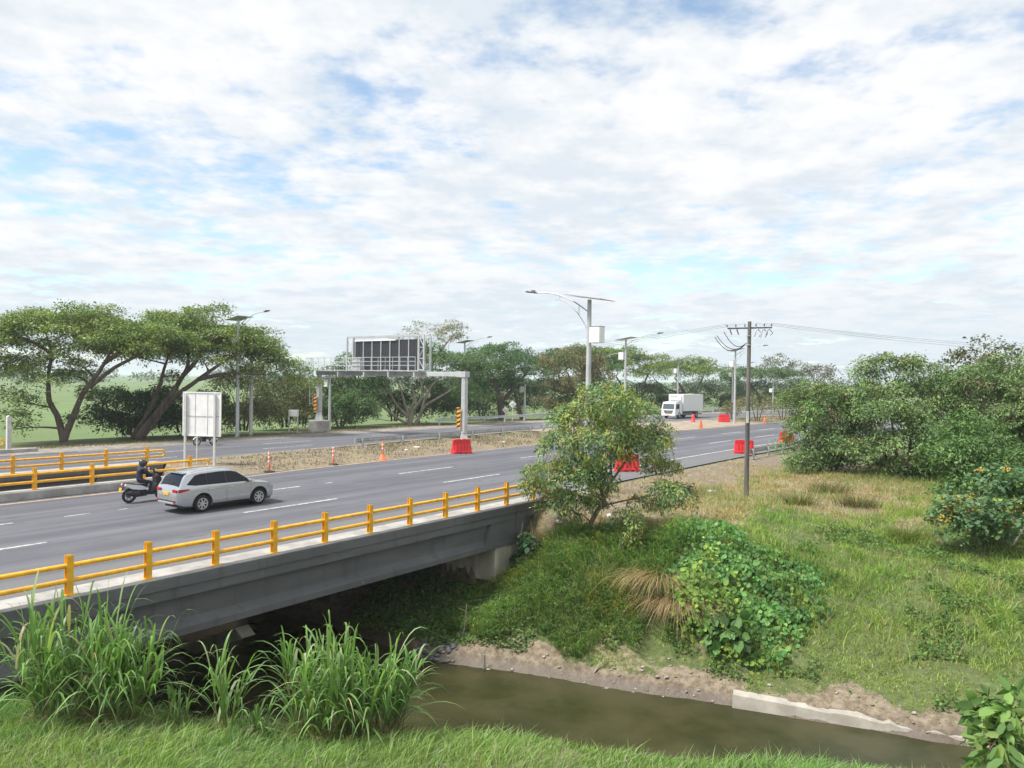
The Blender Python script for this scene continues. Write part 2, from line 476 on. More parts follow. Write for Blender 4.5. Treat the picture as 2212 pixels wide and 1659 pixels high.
# wet mud next to the water
sepz = t.nodes.new('ShaderNodeSeparateXYZ'); t.links.new(pos, sepz.inputs[0])
wet = maprange(t, mth(t, 'ADD', sepz.outputs[2], mth(t, 'MULTIPLY', nB, 0.25)), -3.98, -3.7, 1.0, 0.0)
c3 = mixc(t, mth(t, 'MULTIPLY', wet, 0.75), c2, (0.075, 0.055, 0.04))
t.links.new(c3, b.inputs['Base Color'])
t.links.new(maprange(t, wet, 0, 1, 0.95, 0.45), b.inputs['Roughness'])
bn = t.nodes.new('ShaderNodeBump'); bn.inputs['Strength'].default_value = 0.7; bn.inputs['Distance'].default_value = 0.06
t.links.new(mth(t, 'ADD', mth(t, 'MULTIPLY', nC, 0.5), nB), bn.inputs['Height']); t.links.new(bn.outputs[0], b.inputs['Normal'])
ground = setting(link('ground', npmesh('ground', np.stack([GX, GY, GZ], -1).reshape(-1, 3), F, MG, cols, True)))
def gz(x, y): return float(terrain(np.array([float(x)]), np.array([float(y)]))[0])

# ------------------------------------------------------------------ the stream
MW = bpy.data.materials.new('stream_water'); MW.use_nodes = True
t = MW.node_tree; b = t.nodes['Principled BSDF']
geo = t.nodes.new('ShaderNodeNewGeometry'); pos = geo.outputs['Position']
nw = noise(t, pos, 0.6, 4, 0.55)
t.links.new(mixc(t, maprange(t, nw, 0.35, 0.65), (0.034, 0.036, 0.014), (0.058, 0.055, 0.026)), b.inputs['Base Color'])
b.inputs['Roughness'].default_value = 0.12; b.inputs['IOR'].default_value = 1.33; b.inputs['Specular IOR Level'].default_value = 0.2
bn = t.nodes.new('ShaderNodeBump'); bn.inputs['Strength'].default_value = 0.3; bn.inputs['Distance'].default_value = 0.03
flow = vmth(t, 'MULTIPLY', pos, (1.2, 2.2, 1.0))
t.links.new(noise(t, flow, 3.2, 7, 0.66, 0.4), bn.inputs['Height']); t.links.new(bn.outputs[0], b.inputs['Normal'])
mb = MB(); tt = np.linspace(-46, 60, 60)
v = [W(2.0, q, WATER_Z) for q in tt] + [W(34.0 if q > 20 else 27.5, q, WATER_Z) for q in tt]
n_ = len(tt)
mb.add(v, [(i, i + 1, n_ + i + 1, n_ + i) for i in range(n_ - 1)])
setting(mb.build('stream_water', MW))

# ------------------------------------------------------------------ carriageways
MA = bpy.data.materials.new('asphalt'); MA.use_nodes = True
t = MA.node_tree; b = t.nodes['Principled BSDF']
uv = t.nodes.new('ShaderNodeUVMap'); uv.uv_map = 'lanes'
st_ = t.nodes.new('ShaderNodeSeparateXYZ'); t.links.new(uv.outputs[0], st_.inputs[0])
lv = vmth(t, 'MULTIPLY', uv.outputs[0], (0.05, 1.1, 1.0))
n1 = noise(t, lv, 1.0, 5, 0.6, dims='2D'); n2 = noise(t, uv.outputs[0], 0.35, 5, 0.62, dims='2D'); n3 = noise(t, uv.outputs[0], 14, 3, 0.6, dims='2D')
ca = mixc(t, maprange(t, n1, 0.32, 0.68), (0.106, 0.109, 0.128), (0.146, 0.149, 0.168))
ca = mixc(t, maprange(t, n2, 0.42, 0.72, 0, 0.55), ca, (0.160, 0.162, 0.175))
ca = mixc(t, maprange(t, n3, 0.35, 0.75, 0, 0.35), ca, (0.17, 0.165, 0.16))
wt = noise(t, vmth(t, 'MULTIPLY', uv.outputs[0], (0.004, 0.62, 1.0)), 1.0, 3, 0.5, dims='2D')
ca = mixc(t, maprange(t, wt, 0.38, 0.64, 0, 0.65), ca, (0.076, 0.078, 0.092))
stn = noise(t, vmth(t, 'MULTIPLY', uv.outputs[0], (0.5, 1.6, 1.0)), 1.0, 4, 0.6, dims='2D')
ca = mixc(t, maprange(t, stn, 0.60, 0.72, 0, 0.35), ca, (0.05, 0.05, 0.055))
# the shoulder strip beyond the edge line is older and paler
sh = maprange(t, st_.outputs[1], -3.25, -2.9)
ca = mixc(t, mth(t, 'MULTIPLY', sh, 0.6), ca, (0.175, 0.175, 0.175))
t.links.new(ca, b.inputs['Base Color']); b.inputs['Roughness'].default_value = 0.86; b.inputs['Specular IOR Level'].default_value = 0.3
bn = t.nodes.new('ShaderNodeBump'); bn.inputs['Strength'].default_value = 0.25; bn.inputs['Distance'].default_value = 0.01
t.links.new(noise(t, uv.outputs[0], 45, 3, 0.6, dims='2D'), bn.inputs['Height']); t.links.new(bn.outputs[0], b.inputs['Normal'])
MPW = mat('road_paint_white', (0.62, 0.62, 0.60), 0.7, vary=0.45, vscale=5, dark=(0.20, 0.20, 0.20))
MPY = mat('road_paint_yellow', (0.62, 0.44, 0.22), 0.7, vary=0.4, vscale=4, dark=(0.30, 0.22, 0.14))

def strip(name, s_arr, tl, tr, z, material, parent=None, nt_=2, jag=0.0):
    s_arr = np.asarray(s_arr, float); n_ = len(s_arr)
    tl_ = tl(s_arr) if callable(tl) else np.full(n_, float(tl)); tr_ = tr(s_arr) if callable(tr) else np.full(n_, float(tr))
    if jag:
        tr_ = tr_ + jag * fbm(s_arr * 0.9, s_arr * 0 + 3.3, 77)
    V, UVc = [], []
    for k in range(nt_):
        f_ = k / (nt_ - 1); tk = tl_ * (1 - f_) + tr_ * f_
        x, y = W2(s_arr, tk)
        V.append(np.stack([x, y, np.full(n_, z)], 1)); UVc.append(np.stack([s_arr, tk], 1))
    V = np.concatenate(V); UVc = np.concatenate(UVc)
    i = np.arange(n_ - 1); F_ = np.concatenate([np.stack([k * n_ + i, (k + 1) * n_ + i, (k + 1) * n_ + i + 1, k * n_ + i + 1], 1) for k in range(nt_ - 1)])
    me = npmesh(name, V, F_, material)
    uvl = me.uv_layers.new(name='lanes'); li = np.empty(len(me.loops), np.int32); me.loops.foreach_get('vertex_index', li)
    uvl.data.foreach_set('uv', UVc[li].astype(np.float32).ravel())
    return link(name, me, parent)
far_edge_near = lambda s: np.interp(s, [-60, 25, 36, 70, 100, 130, 260], [-24.9, -25.0, -26.0, -28.0, -25.8, -25.6, -25.6])
RS = np.concatenate([np.arange(-70, 30, 1.0), np.arange(30, 110, 1.0), np.arange(110, 330, 4.0)])
road_near = setting(strip('road', RS, -17.25, lambda s: np.interp(s, [-70, S_ABUT + 3.4, S_ABUT + 4.4, 400], [-0.5, -0.5, -0.75, -0.75]), 0.0, MA, None, 5))
road_near['label'] = 'near dark asphalt carriageway crossing the bridge'
road_far = setting(strip('road', RS, -36.3, far_edge_near, 0.0, MA, None, 5))
road_far['label'] = 'far asphalt carriageway beyond the median'
# pale gravel shoulder of the far carriageway, and the sandy crossing through the median
MSH = mat('gravel_shoulder', (0.27, 0.245, 0.215), 0.95, vary=0.35, vscale=1.2, bump=0.5, bscale=30)
setting(strip('shoulder', RS, lambda s: -39.3 + 0.5 * fbm(s * 0.25, s * 0, 5), -36.2, 0.012, MSH, None, 3))
MSD = mat('sandy_crossing', (0.33, 0.27, 0.20), 0.95, vary=0.3, vscale=0.7, bump=0.4, bscale=25)
so_s = np.arange(66, 104, 1.0)
setting(strip('path', so_s, lambda s: far_edge_near(s) - 0.6, lambda s: -17.1 - 0.0 * s, 0.009, MSD, None, 6))
def line(parent, s0, s1, tc_, w, m_, z=0.005):
    n_ = max(2, int((s1 - s0) / 2) + 1)
    return strip('lane_marking', np.linspace(s0, s1, n_), tc_ - w / 2, tc_ + w / 2, z, m_, parent)
for s0 in (7.5, 19.3, 31.1, 42.9, 54.2, 65.1, 75.8, 87.0, 98, 110): line(road_near, s0, s0 + 4.75, -7.3 - 0.0022 * max(0, s0 - 20), 0.14, MPW)
for s0 in (8.3, 20.8, 32.1, 43.8, 55.3, 66.9, 77.6, 87.3, 98, 110): line(road_near, s0, s0 + 4.6, -11.55 - 0.004 * max(0, s0 - 30), 0.14, MPW)
for s0, ln in ((14.6, 0.9), (16.6, 0.35), (26.9, 0.5)): line(road_near, s0, s0 + ln, -11.5, 0.1, MPW)
line(road_near, -60, 130, -3.5, 0.15, MPW)
yl = lambda s: np.interp(s, [0, 22, 30, 60, 75, 110], [-15.95, -16.05, -17.0, -17.0, -16.5, -16.8])
strip('lane_marking', np.arange(-60, 140, 2.0), lambda s: yl(s) - 0.075, lambda s: yl(s) + 0.075, 0.005, MPY, road_near)
for s0 in np.arange(0.5, 150, 11.8): line(road_far, s0, s0 + 4.6, float(far_edge_near(s0)) - 3.2, 0.14, MPW)
for s0 in np.arange(3.0, 150, 11.8): line(road_far, s0, s0 + 4.6, float(far_edge_near(s0)) - 6.5, 0.14, MPW)
line(road_far, 26, 150, -35.9, 0.14, MPW)
x_ = np.arange(26, 150, 2.0); strip('lane_marking', x_, lambda s: far_edge_near(s) - 0.55, lambda s: far_edge_near(s) - 0.4, 0.005, MPY, road_far)
# ================================================================== bridges
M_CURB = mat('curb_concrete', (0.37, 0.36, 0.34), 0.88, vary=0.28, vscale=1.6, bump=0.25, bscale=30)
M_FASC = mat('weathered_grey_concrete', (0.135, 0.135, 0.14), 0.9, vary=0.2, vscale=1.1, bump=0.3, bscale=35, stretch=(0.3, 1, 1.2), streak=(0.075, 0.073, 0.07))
M_ABUT = mat('abutment_concrete', (0.60, 0.55, 0.46), 0.9, vary=0.4, vscale=1.3, bump=0.3, bscale=25, dark=(0.40, 0.36, 0.29), stretch=(1, 1, 0.4))
M_YEL = mat('yellow_rail_paint', (0.90, 0.47, 0.02), 0.5, vary=0.2, vscale=5.0, dark=(0.74, 0.37, 0.03), bump=0.06, bscale=60, coat=0.1)
M_BLACK = mat('black_rubber', (0.018, 0.018, 0.019), 0.8, vary=0.3, vscale=6)
def frame_at(s, t, z=0.0): return W(s, t, z), head(s)

def girder_profile(t0, side):
    # (t, z) outline of one I girder; side = +1 keeps the broad flat fascia of the outer one
    return [(t0 - 0.34, -0.34), (t0, -0.34), (t0, -0.95), (t0 + 0.18, -1.16), (t0 + 0.18, -1.34), (t0 - 0.52, -1.34), (t0 - 0.52, -1.16), (t0 - 0.34, -0.95)]
def bridge(label, t_near, t_far, s0, s1, outer_curb, inner_curb, hc_near, hc_far):
    loc, rz = frame_at(10, 0)
    b_ = thing('bridge', label, 'bridge', loc, rz)
    L0, L1 = s0 - 10, s1 - 10
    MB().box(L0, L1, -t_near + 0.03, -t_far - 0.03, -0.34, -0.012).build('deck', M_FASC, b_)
    c_ = MB().box(L0, L1, -t_near, -t_near + 0.93, -0.008, hc_near, 0.02).build('curb', M_CURB, b_)
    MB().box(L0, min(L1, 14.3), -t_far - outer_curb, -t_far, -0.008, hc_far, 0.02).build('curb', M_CURB, b_)
    # edge beam faces: the upper one stands 3 cm proud of the slab face
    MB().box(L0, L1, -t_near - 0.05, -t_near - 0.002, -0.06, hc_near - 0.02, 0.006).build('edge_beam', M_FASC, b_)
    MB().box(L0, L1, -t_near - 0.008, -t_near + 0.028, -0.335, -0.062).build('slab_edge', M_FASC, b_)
    tg = t_near - 0.2
    k = 0
    while tg > t_far + 0.8:
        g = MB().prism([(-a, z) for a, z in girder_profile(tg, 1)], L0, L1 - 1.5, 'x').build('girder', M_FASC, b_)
        if k == 0:
            MB().prism([(L1 - 3.7, -0.345), (L1 - 1.49, -0.345), (L1 - 1.49, -1.345), (L1 - 2.3, -1.345), (L1 - 4.1, -1.18)], -tg - 0.185, -tg + 0.3, 'y').build('girder_end_block', M_FASC, g)
            for xs in (L0 + 4, L0 + 12.5, L0 + 21, L0 + 27.5):
                MB().lathe([(0.022, 0), (0.022, 0.03)], 8, 'y', (xs, -tg - 0.21, -1.25)).build('drain_stub', M_CURB, g)
        tg -= 2.9; k += 1
    return b_
br1 = bridge('near highway bridge with dark grey girder and pale curb over the stream', 0.42, -17.35, -9, 28.9, 0.75, 0.5, 0.25, 0.36)
br2 = bridge('second bridge behind the near one, carrying the far carriageway', -24.0, -38.3, -9, 25.4, 0.5, 0.5, 0.25, 0.25)
def abutment(label, ta, tb):
    loc, rz = frame_at(10, 0)
    a = thing('bridge_abutment', label, 'abutment', loc, rz)
    MB().box(15.6, 18.4, -ta, -tb, -2.72, -1.36, 0.03).build('bearing_seat', M_ABUT, a)
    MB().box(17.45, 18.5, -ta + 0.05, -tb - 0.05, -1.359, -0.36).build('back_wall', M_FASC, a)
    MB().box(15.9, 17.6, -ta + 0.25, -tb - 0.25, -5.0, -2.722).build('footing', M_ABUT, a)
abutment('pale concrete abutment under the right end of the near bridge', 0.33, -17.6)
abutment('concrete abutment in shadow under the second bridge', -24.6, -38.0)

# ------------------------------------------------------------------ yellow railings
def post_mesh(h=0.92):
    mb = MB()
    mb.box(-0.075, 0.075, -0.07, -0.054, 0, h, 0.004); mb.box(-0.075, 0.075, 0.054, 0.07, 0, h, 0.004)
    mb.box(-0.012, 0.012, -0.057, 0.057, 0.0, h - 0.05)
    mb.box(-0.12, 0.12, -0.11, 0.11, -0.002, 0.014)
    return mb.mesh('post', M_YEL)
POST = post_mesh()
def railing(label, s_posts, t, zb, s_end, s_start, loop_end=True):
    loc, rz = frame_at(10, t, zb)
    r_ = thing('bridge_railing', label, 'railing', loc, rz, 'yellow bridge railings')
    for s in s_posts: link('post', POST, r_, (s - 10, 0, 0))
    hi, lo = 0.675, 0.325
    if loop_end:
        x1 = s_end - 10 - 0.175
        pts = [(s_start - 10, 0, hi), (x1, 0, hi)] + [(x1 + 0.175 * math.sin(a), 0, 0.5 + 0.175 * math.cos(a)) for a in np.linspace(0.3, math.pi - 0.3, 9)] + [(x1, 0, lo), (s_start - 10, 0, lo)]
        MB().tube(pts, 0.058, 12).build('rail_pipe', M_YEL, r_)
    else:
        for h in (hi, lo): MB().tube([(s_start - 10, 0, h), (s_end - 10, 0, h)], 0.058, 12).build('rail_pipe', M_YEL, r_)
    return r_
railing('yellow pipe railing along the near edge of the bridge, closest to the stream', [11.5 + 1.865 * k for k in range(-9, 10)], 0.2, 0.25, 29.7, -8)
railing('yellow railing on the median side of the near bridge, behind the scooter rider', [22.86 - 2.37 * k for k in range(13)], -16.95, 0.36, 23.9, -8)
railing('yellow railing on the near side of the second bridge, just beyond the median gap', [24.54 - 2.3 * k for k in range(14)], -24.2, 0.25, 25.6, -8)
railing('rounded end of a yellow railing at the far left, beside the thick pale post', [19.9 - 2.45 * k for k in range(5)], -38.0, 0.25, 22.3, 8)

# ------------------------------------------------------------------ concrete wall standing in the stream
mbw = MB(); wx = np.linspace(0, 1, 40)
a_ = np.array(W(23.55, 10.75)[:2]); e_ = np.array(W(25.35, 17.3)[:2]); dv = (e_ - a_); L_ = np.linalg.norm(dv); du = dv / L_; dn = np.array([-du[1], du[0]])
tops = -3.86 - 0.03 * fbm(wx * 9, wx * 0, 5) - 0.27 * wx ** 1.3 + 0.05 * np.maximum(0, vnoise(wx * 14, wx * 0, 2)) + 0.06 * (np.abs(wx - 0.62) < 0.02) + 0.05 * (np.abs(wx - 0.78) < 0.025)
V = []
for side in (0.0, 0.30):
    for q, zt in zip(wx, tops):
        p = a_ + du * L_ * q + dn * side
        b0 = -0.22 if side == 0.0 else 0.0; pbm = p + dn * b0
        pt = p - dn * 0.02 if side == 0.0 else p
        V += [(pbm[0], pbm[1], -4.8), (pt[0], pt[1], zt + (0.04 if side else 0))]
n_ = len(wx); o2 = 2 * n_; Fw = []
for i in range(n_ - 1):
    Fw += [(2 * i, 2 * i + 2, 2 * i + 3, 2 * i + 1), (o2 + 2 * i, o2 + 2 * i + 1, o2 + 2 * i + 3, o2 + 2 * i + 2), (2 * i + 1, 2 * i + 3, o2 + 2 * i + 3, o2 + 2 * i + 1)]
Fw += [(0, 1, o2 + 1, o2), (2 * n_ - 2, o2 + 2 * n_ - 2, o2 + 2 * n_ - 1, 2 * n_ - 1)]
M_WALL = mat('pale_river_wall_concrete', (0.39, 0.365, 0.32), 0.92, vary=0.25, vscale=1.6, bump=0.4, bscale=18, dark=(0.30, 0.275, 0.23))
ww = tag(mbw.add(V, Fw).build('river_wall', M_WALL), 'low broken pale concrete wall at the edge of the brown stream', 'wall')
# sloping concrete beam lying under the bridge
tag(MB().prism([(-1.8, -2.9), (-1.4, -2.65), (2.6, -4.25), (2.6, -4.7)], 0, 0.5, 'x').build('concrete_beam', M_ABUT, None, W(16.2, -4.5, -0.2), head(0)), 'sloping concrete beam in the dark under the near bridge', 'beam')

# ================================================================== roadside furniture
M_GALV = mat('galvanised_steel', (0.52, 0.54, 0.55), 0.55, metal=0.25, vary=0.14, vscale=2.0)
M_GALVD = mat('grey_guardrail_steel', (0.44, 0.455, 0.46), 0.6, metal=0.35, vary=0.25, vscale=2.0)
M_WHITE = mat('white_painted_sheet', (0.86, 0.86, 0.85), 0.5, vary=0.08, vscale=2.5)
M_WPOST = mat('white_concrete_post', (0.62, 0.62, 0.59), 0.8, vary=0.16, vscale=3.0, bump=0.1)
M_PANEL = mat('solar_cells', (0.03, 0.035, 0.05), 0.25, vary=0.2, vscale=8)
M_DGREY = mat('dark_grey_metal', (0.10, 0.105, 0.115), 0.5, vary=0.2)
M_RED = mat('red_plastic', (0.70, 0.022, 0.03), 0.45, vary=0.18, vscale=3, dark=(0.52, 0.03, 0.035))
M_ORANGE = mat('orange_plastic', (0.80, 0.16, 0.05), 0.5, vary=0.2, vscale=4)
M_SALMON = mat('faded_orange_plastic', (0.72, 0.20, 0.12), 0.55, vary=0.25, vscale=5)
M_REFL = mat('white_reflective_band', (0.80, 0.80, 0.78), 0.35)
M_WOODP = mat('weathered_pole', (0.155, 0.14, 0.125), 0.9, vary=0.45, vscale=3, bump=0.5, bscale=22, stretch=(1, 1, 0.12))

def solar_lamp(label, loc, rz, h, arm=3.7, box_z=None, full=True):
    """local +X is the way the arm reaches"""
    t_ = thing('street_lamp', label, 'street lamp', loc, rz, 'solar street lamps')
    MB().tube([(0, 0, 0), (0, 0, h * 0.5), (0, 0, h)], [0.17, 0.135, 0.1], 10).build('pole', M_GALV, t_)
    MB().box(-0.25, 0.25, -0.25, 0.25, -0.05, 0.025, 0.01).build('base_plate', M_GALV, t_)
    Mx = Matrix.Translation((0.0, 0, h + 0.1)) @ Matrix.Rotation(R(-9), 4, 'Y')
    p = MB().box(-1.0, 1.0, -0.75, 0.75, -0.025, 0.0, 0, Mx).build('solar_panel', M_GALV, t_)
    for ix in range(4):
        for iy in range(2):
            MB().box(-0.97 + ix * 0.49, -0.51 + ix * 0.49, -0.71 + iy * 0.72, -0.01 + iy * 0.72, 0.001, 0.006, 0, Mx).build('cell', M_PANEL, p)
    if full:
        z0 = h - 0.65; hx = arm
        f_ = lambda u: (hx * u, 0, z0 + 1.15 * (1 - (1 - u) ** 2.2))
        a_ = MB().tube([f_(u) for u in np.linspace(0, 1, 14)], 0.03, 8).build('arm', M_GALV, t_)
        g_ = lambda u: (hx * 0.62 * u, 0, z0 - 0.95 + 1.72 * (1 - (1 - u) ** 2.0))
        MB().tube([g_(u) for u in np.linspace(0, 1, 10)], 0.022, 8).build('arm_brace', M_GALV, a_)
        for u in (0.22, 0.5):
            pa, pb = f_(u * 0.85), g_(u * 0.85 / 0.62 if u < 0.5 else 0.88)
            MB().tube([pb, (pb[0], 0, f_(pb[0] / hx)[2])], 0.018, 6).build('arm_strut', M_GALV, a_)
        hp = f_(1.0)
        hd = MB(); Mh = Matrix.Translation((hp[0] + 0.18, 0, hp[2] + 0.03)) @ Matrix.Rotation(R(-8), 4, 'Y')
        hd.box(-0.22, 0.42, -0.13, 0.13, -0.035, 0.05, 0.03, Mh); hd.box(-0.1, 0.12, -0.06, 0.06, 0.05, 0.12, 0.02, Mh)
        hd.build('lamp_head', M_DGREY, t_)
    bz = box_z if box_z else h - 2.1
    bx = MB().box(-0.72, -0.16, -0.26, 0.26, bz, bz + 0.78, 0.015).build('battery_box', M_WHITE, t_)
    MB().box(-0.74, -0.15, -0.28, 0.28, bz + 0.781, bz + 0.80).build('box_lid', M_GALV, bx)
    return t_
HT = lambda s, sign: head(s) + (-math.pi / 2 if sign > 0 else math.pi / 2)   # arm towards +t or -t
solar_lamp('tallest solar street lamp, rising above the roadside tree, arm to the left', W(33.6, -0.3, -0.1), HT(33.6, -1), 9.35, arm=3.15)
for label, s, t_, h in (
    ('tall solar street lamp left of the gantry, beside a plain pale post', 41.2, -40.2, 10.3),
    ('solar street lamp whose mast rises behind the right leg of the gantry', 71.4, -42, 9.9),
    ('solar street lamp in the median rising behind the roadside tree, right of the tallest lamp', 72.2, -20, 9.7),
    ('solar street lamp mostly hidden by brownish trees, just right of the tallest lamp mast', 98.8, -42, 9.0),
    ('solar street lamp on the far verge directly behind the white truck', 119.4, -41, 9.0),
    ('solar street lamp standing in the median just left of the wooden utility pole', 96.7, -19.1, 9.5),
    ('small distant solar street lamp just left of the median lamp near the utility pole', 137.6, -41, 8.6),
    ('most distant solar street lamp, right of the utility pole among far trees', 153.0, -41, 5.6)):
    solar_lamp(label, W(s, t_, gz(*W(s, t_)[:2]) - 0.02), HT(s, 1), h)
for label, s, t_, h in (('short solar mast with white box beside the left leg of the gantry', 53.8, -44.0, 5.9), ('short solar mast with white box near the diamond signs', 83.4, -42.7, 5.1)):
    solar_lamp(label, W(s, t_, gz(*W(s, t_)[:2]) - 0.02), HT(s, 1), h, full=False, box_z=h - 1.3)

# plain posts
def post(label, s, t_, h, r_, m_=M_WPOST):
    z = gz(*W(s, t_)[:2]); p = thing('concrete_post', label, 'post', W(s, t_, z - 0.1), head(s))
    MB().box(-r_, r_, -r_, r_, 0, h + 0.1, 0.02).build('shaft', m_, p)
    MB().prism([(-r_, h + 0.1), (r_, h + 0.1), (0, h + 0.1 + r_ * 0.5)], -r_, r_, 'y').build('cap', m_, p)
post('slim plain pale post right of the lamp left of the gantry', 43.9, -42.3, 7.3, 0.125)
post('thick pale post at the left edge of the photo by the field', 24.4, -42.9, 4.7, 0.14)
post('short white marker post beside the thick post at far left', 24.3, -40.4, 1.3, 0.055, M_WHITE)

# big white sign seen from behind, in the median
loc = W(26.65, -22.05, 0.05); sg = thing('road_sign', 'large blank white sign board seen from behind, standing in the median', 'sign', loc, R(-10))
MB().box(-1.18, 1.18, -0.03, 0.0, 1.78, 4.28, 0.008).build('panel', M_WHITE, sg)
fr = MB()
for x0, x1, z0, z1 in ((-1.20, 1.20, 4.24, 4.31), (-1.20, 1.20, 1.74, 1.81), (-1.21, -1.15, 1.76, 4.30), (1.15, 1.21, 1.76, 4.30)): fr.box(x0, x1, -0.06, 0.012, z0, z1)
fr.build('panel_frame', M_WHITE, sg)
for x in (-0.42, 0.36): MB().box(x - 0.012, x + 0.012, -0.045, -0.031, 1.82, 4.23).build('seam', M_GALV, sg)
MB().box(-1.14, 1.14, -0.05, -0.046, 2.88, 2.92).build('stiffener', M_GALV, sg)
for x in (-1.0, 0.86): MB().box(x - 0.06, x + 0.06, -0.16, -0.062, -0.1, 4.2, 0.008).build('leg', M_WPOST, sg)
MB().box(-0.74, -0.68, 0.6, 0.66, -0.1, 3.4, 0.006).build('rear_prop', M_WPOST, sg)
sg2 = thing('road_sign', 'small blank white sign on two thin legs near the left gantry leg', 'sign', W(49.1, -43.3, gz(*W(49.1, -43.3)[:2])), R(-12))
MB().box(-0.52, 0.52, -0.02, 0.02, 1.62, 2.28, 0.006).build('panel', M_WHITE, sg2)
for x in (-0.48, 0.44): MB().box(x - 0.04, x + 0.04, -0.1, -0.021, -0.1, 2.26).build('leg', M_WPOST, sg2)
def diamond(label, s, t_, h, r_):
    d_ = thing('warning_sign', label, 'sign', W(s, t_, gz(*W(s, t_)[:2])), R(-6), 'diamond signs seen from behind')
    MB().prism([(0, h - r_), (r_, h), (0, h + r_), (-r_, h)], -0.012, 0.012, 'y').build('plate', M_WHITE, d_)
    MB().box(-0.25, 0.25, -0.05, -0.0125, h - 0.05, h + 0.05).build('bracket', M_GALVD, d_)
    MB().box(-0.05, 0.05, -0.11, -0.051, -0.1, h + 0.1).build('post', M_WPOST, d_)
diamond('larger and nearer of the two white diamond signs by the far guardrail', 80.9, -42.6, 2.2, 0.52)
diamond('smaller and farther of the two white diamond signs by the far guardrail', 82.2, -45.0, 1.55, 0.46)

# guardrails
WP = [(0.0, 0.155), (0.04, 0.13), (0.04, 0.08), (0.0, 0.03), (0.0, -0.03), (0.04, -0.08), (0.04, -0.13), (0.0, -0.155)]
def guardrail(label, s0, s1, t_, z, n_posts, mat_=M_GALVD, flare=0.0, side=1):
    loc, rz = W(s0, t_, z), 0.0
    g = thing('guardrail', label, 'guardrail', loc, 0)
    ss = np.linspace(s0, s1, max(8, int((s1 - s0) / 1.5))); mb = MB(); V = []
    for s in ss:
        tt_ = t_ + flare * max(0, 1 - (s - s0) / 6) ** 2
        for a, b_ in WP:
            x, y, _ = W(s, tt_ + a * side); V.append((x - loc[0], y - loc[1], 0.60 + b_))
    n8 = len(WP)
    Fg = [(i * n8 + k, i * n8 + k + 1, (i + 1) * n8 + k + 1, (i + 1) * n8 + k) for i in range(len(ss) - 1) for k in range(n8 - 1)]
    mb.add(V, Fg).build('beam', mat_, g)
    # rounded terminal
    tt_ = t_ + flare; e = W(s0, tt_); en = MB()
    en.tube([(e[0] - loc[0], e[1] - loc[1], 0.44), (e[0] - loc[0], e[1] - loc[1], 0.76)], 0.1, 10); en.build('end_terminal', mat_, g)
    for s in np.linspace(s0 + 0.6, s1 - 0.6, n_posts):
        tt_ = t_ + flare * max(0, 1 - (s - s0) / 6) ** 2
        p = W(s, tt_ - side * 0.09); zz = gz(p[0], p[1]) - z - 0.1
        Mp = Matrix.Translation((p[0] - loc[0], p[1] - loc[1], 0)) @ Matrix.Rotation(head(s), 4, 'Z')
        MB().box(-0.06, 0.06, -0.075, 0.075, zz, 0.74, 0, Mp).build('post', mat_, g)
    return g
guardrail('grey steel guardrail in the median, running behind the red barrier', 40.2, 62, -24.0, 0.05, 6, side=-1)
guardrail('pale guardrail on the far verge running below the diamond signs', 65.5, 104, -40.6, 0.0, 11, M_GALV, side=1)
guardrail('dark guardrail on the right verge, starting behind the wooden pole', 55.0, 78, 0.05, -0.1, 8, M_GALVD, side=-1)
guardrail('distant guardrail on the far verge behind the white truck', 112, 165, -39.5, 0.0, 14, M_GALV, side=1)

# ------------------------------------------------------------------ gantry with the message board
GP = W(50.8, -41.7, gz(*W(50.8, -41.7)[:2])); GA = HT(50.8, 1)
gn = thing('sign_gantry', 'grey steel gantry over the far carriageway carrying a dark message board', 'gantry', GP, GA)
LX = 18.9
MB().box(-0.75, 0.75, -0.75, 0.75, -0.2, 1.15, 0.06).build('plinth', M_CURB, gn)
for x, z0, nm in ((0.0, 1.15, 'leg'), (LX, 0.0, 'leg')):
    mb = MB(); mb.tube([(x, 0, z0), (x, 0, z0 + 0.9)], [0.55, 0.30], 4, smooth=False).tube([(x, 0, z0 + 0.9), (x, 0, 5.62)], [0.29, 0.26], 8, smooth=False)
    lg = mb.build(nm, M_GALV, gn)
MB().box(LX - 0.3, LX + 0.3, -0.35, 0.35, -0.3, 0.02).build('plinth', M_CURB, gn)
MB().box(-0.3, LX + 0.25, -0.22, 0.22, 5.62, 6.02, 0.02).build('beam', M_GALV, gn)
MB().box(LX - 0.75, LX + 0.3, -0.3, 0.3, 5.58, 6.06, 0.01).build('beam_joint', M_GALV, gn)
MB().box(-0.7, 14.6, -1.15, -0.25, 6.04, 6.12).build('walkway', M_GALV, gn)
for x in (4.0, 7.6, 10.8, 14.0): MB().box(x - 0.08, x + 0.08, -1.1, 0.3, 5.5, 6.035).build('bracket', M_GALV, gn)
rl = MB()
for z in (6.55, 6.9, 7.28): rl.tube([(-0.7, -1.12, z), (14.2, -1.12, z)], 0.025, 6)
for z in (6.55, 6.9, 7.28): rl.tube([(-0.7, -1.12, z), (-0.7, -0.2, z)], 0.025, 6)
rl.build('walkway_rail', M_GALV, gn)
for x in np.linspace(-0.7, 14.2, 17): MB().tube([(x, -1.12, 6.1), (x, -1.12, 7.28)], 0.025, 6).build('rail_post', M_GALV, gn)
for y in (-0.85, -0.5): MB().tube([(-0.7, y, 6.1), (-0.7, y, 7.28)], 0.02, 6).build('rail_post', M_GALV, gn)
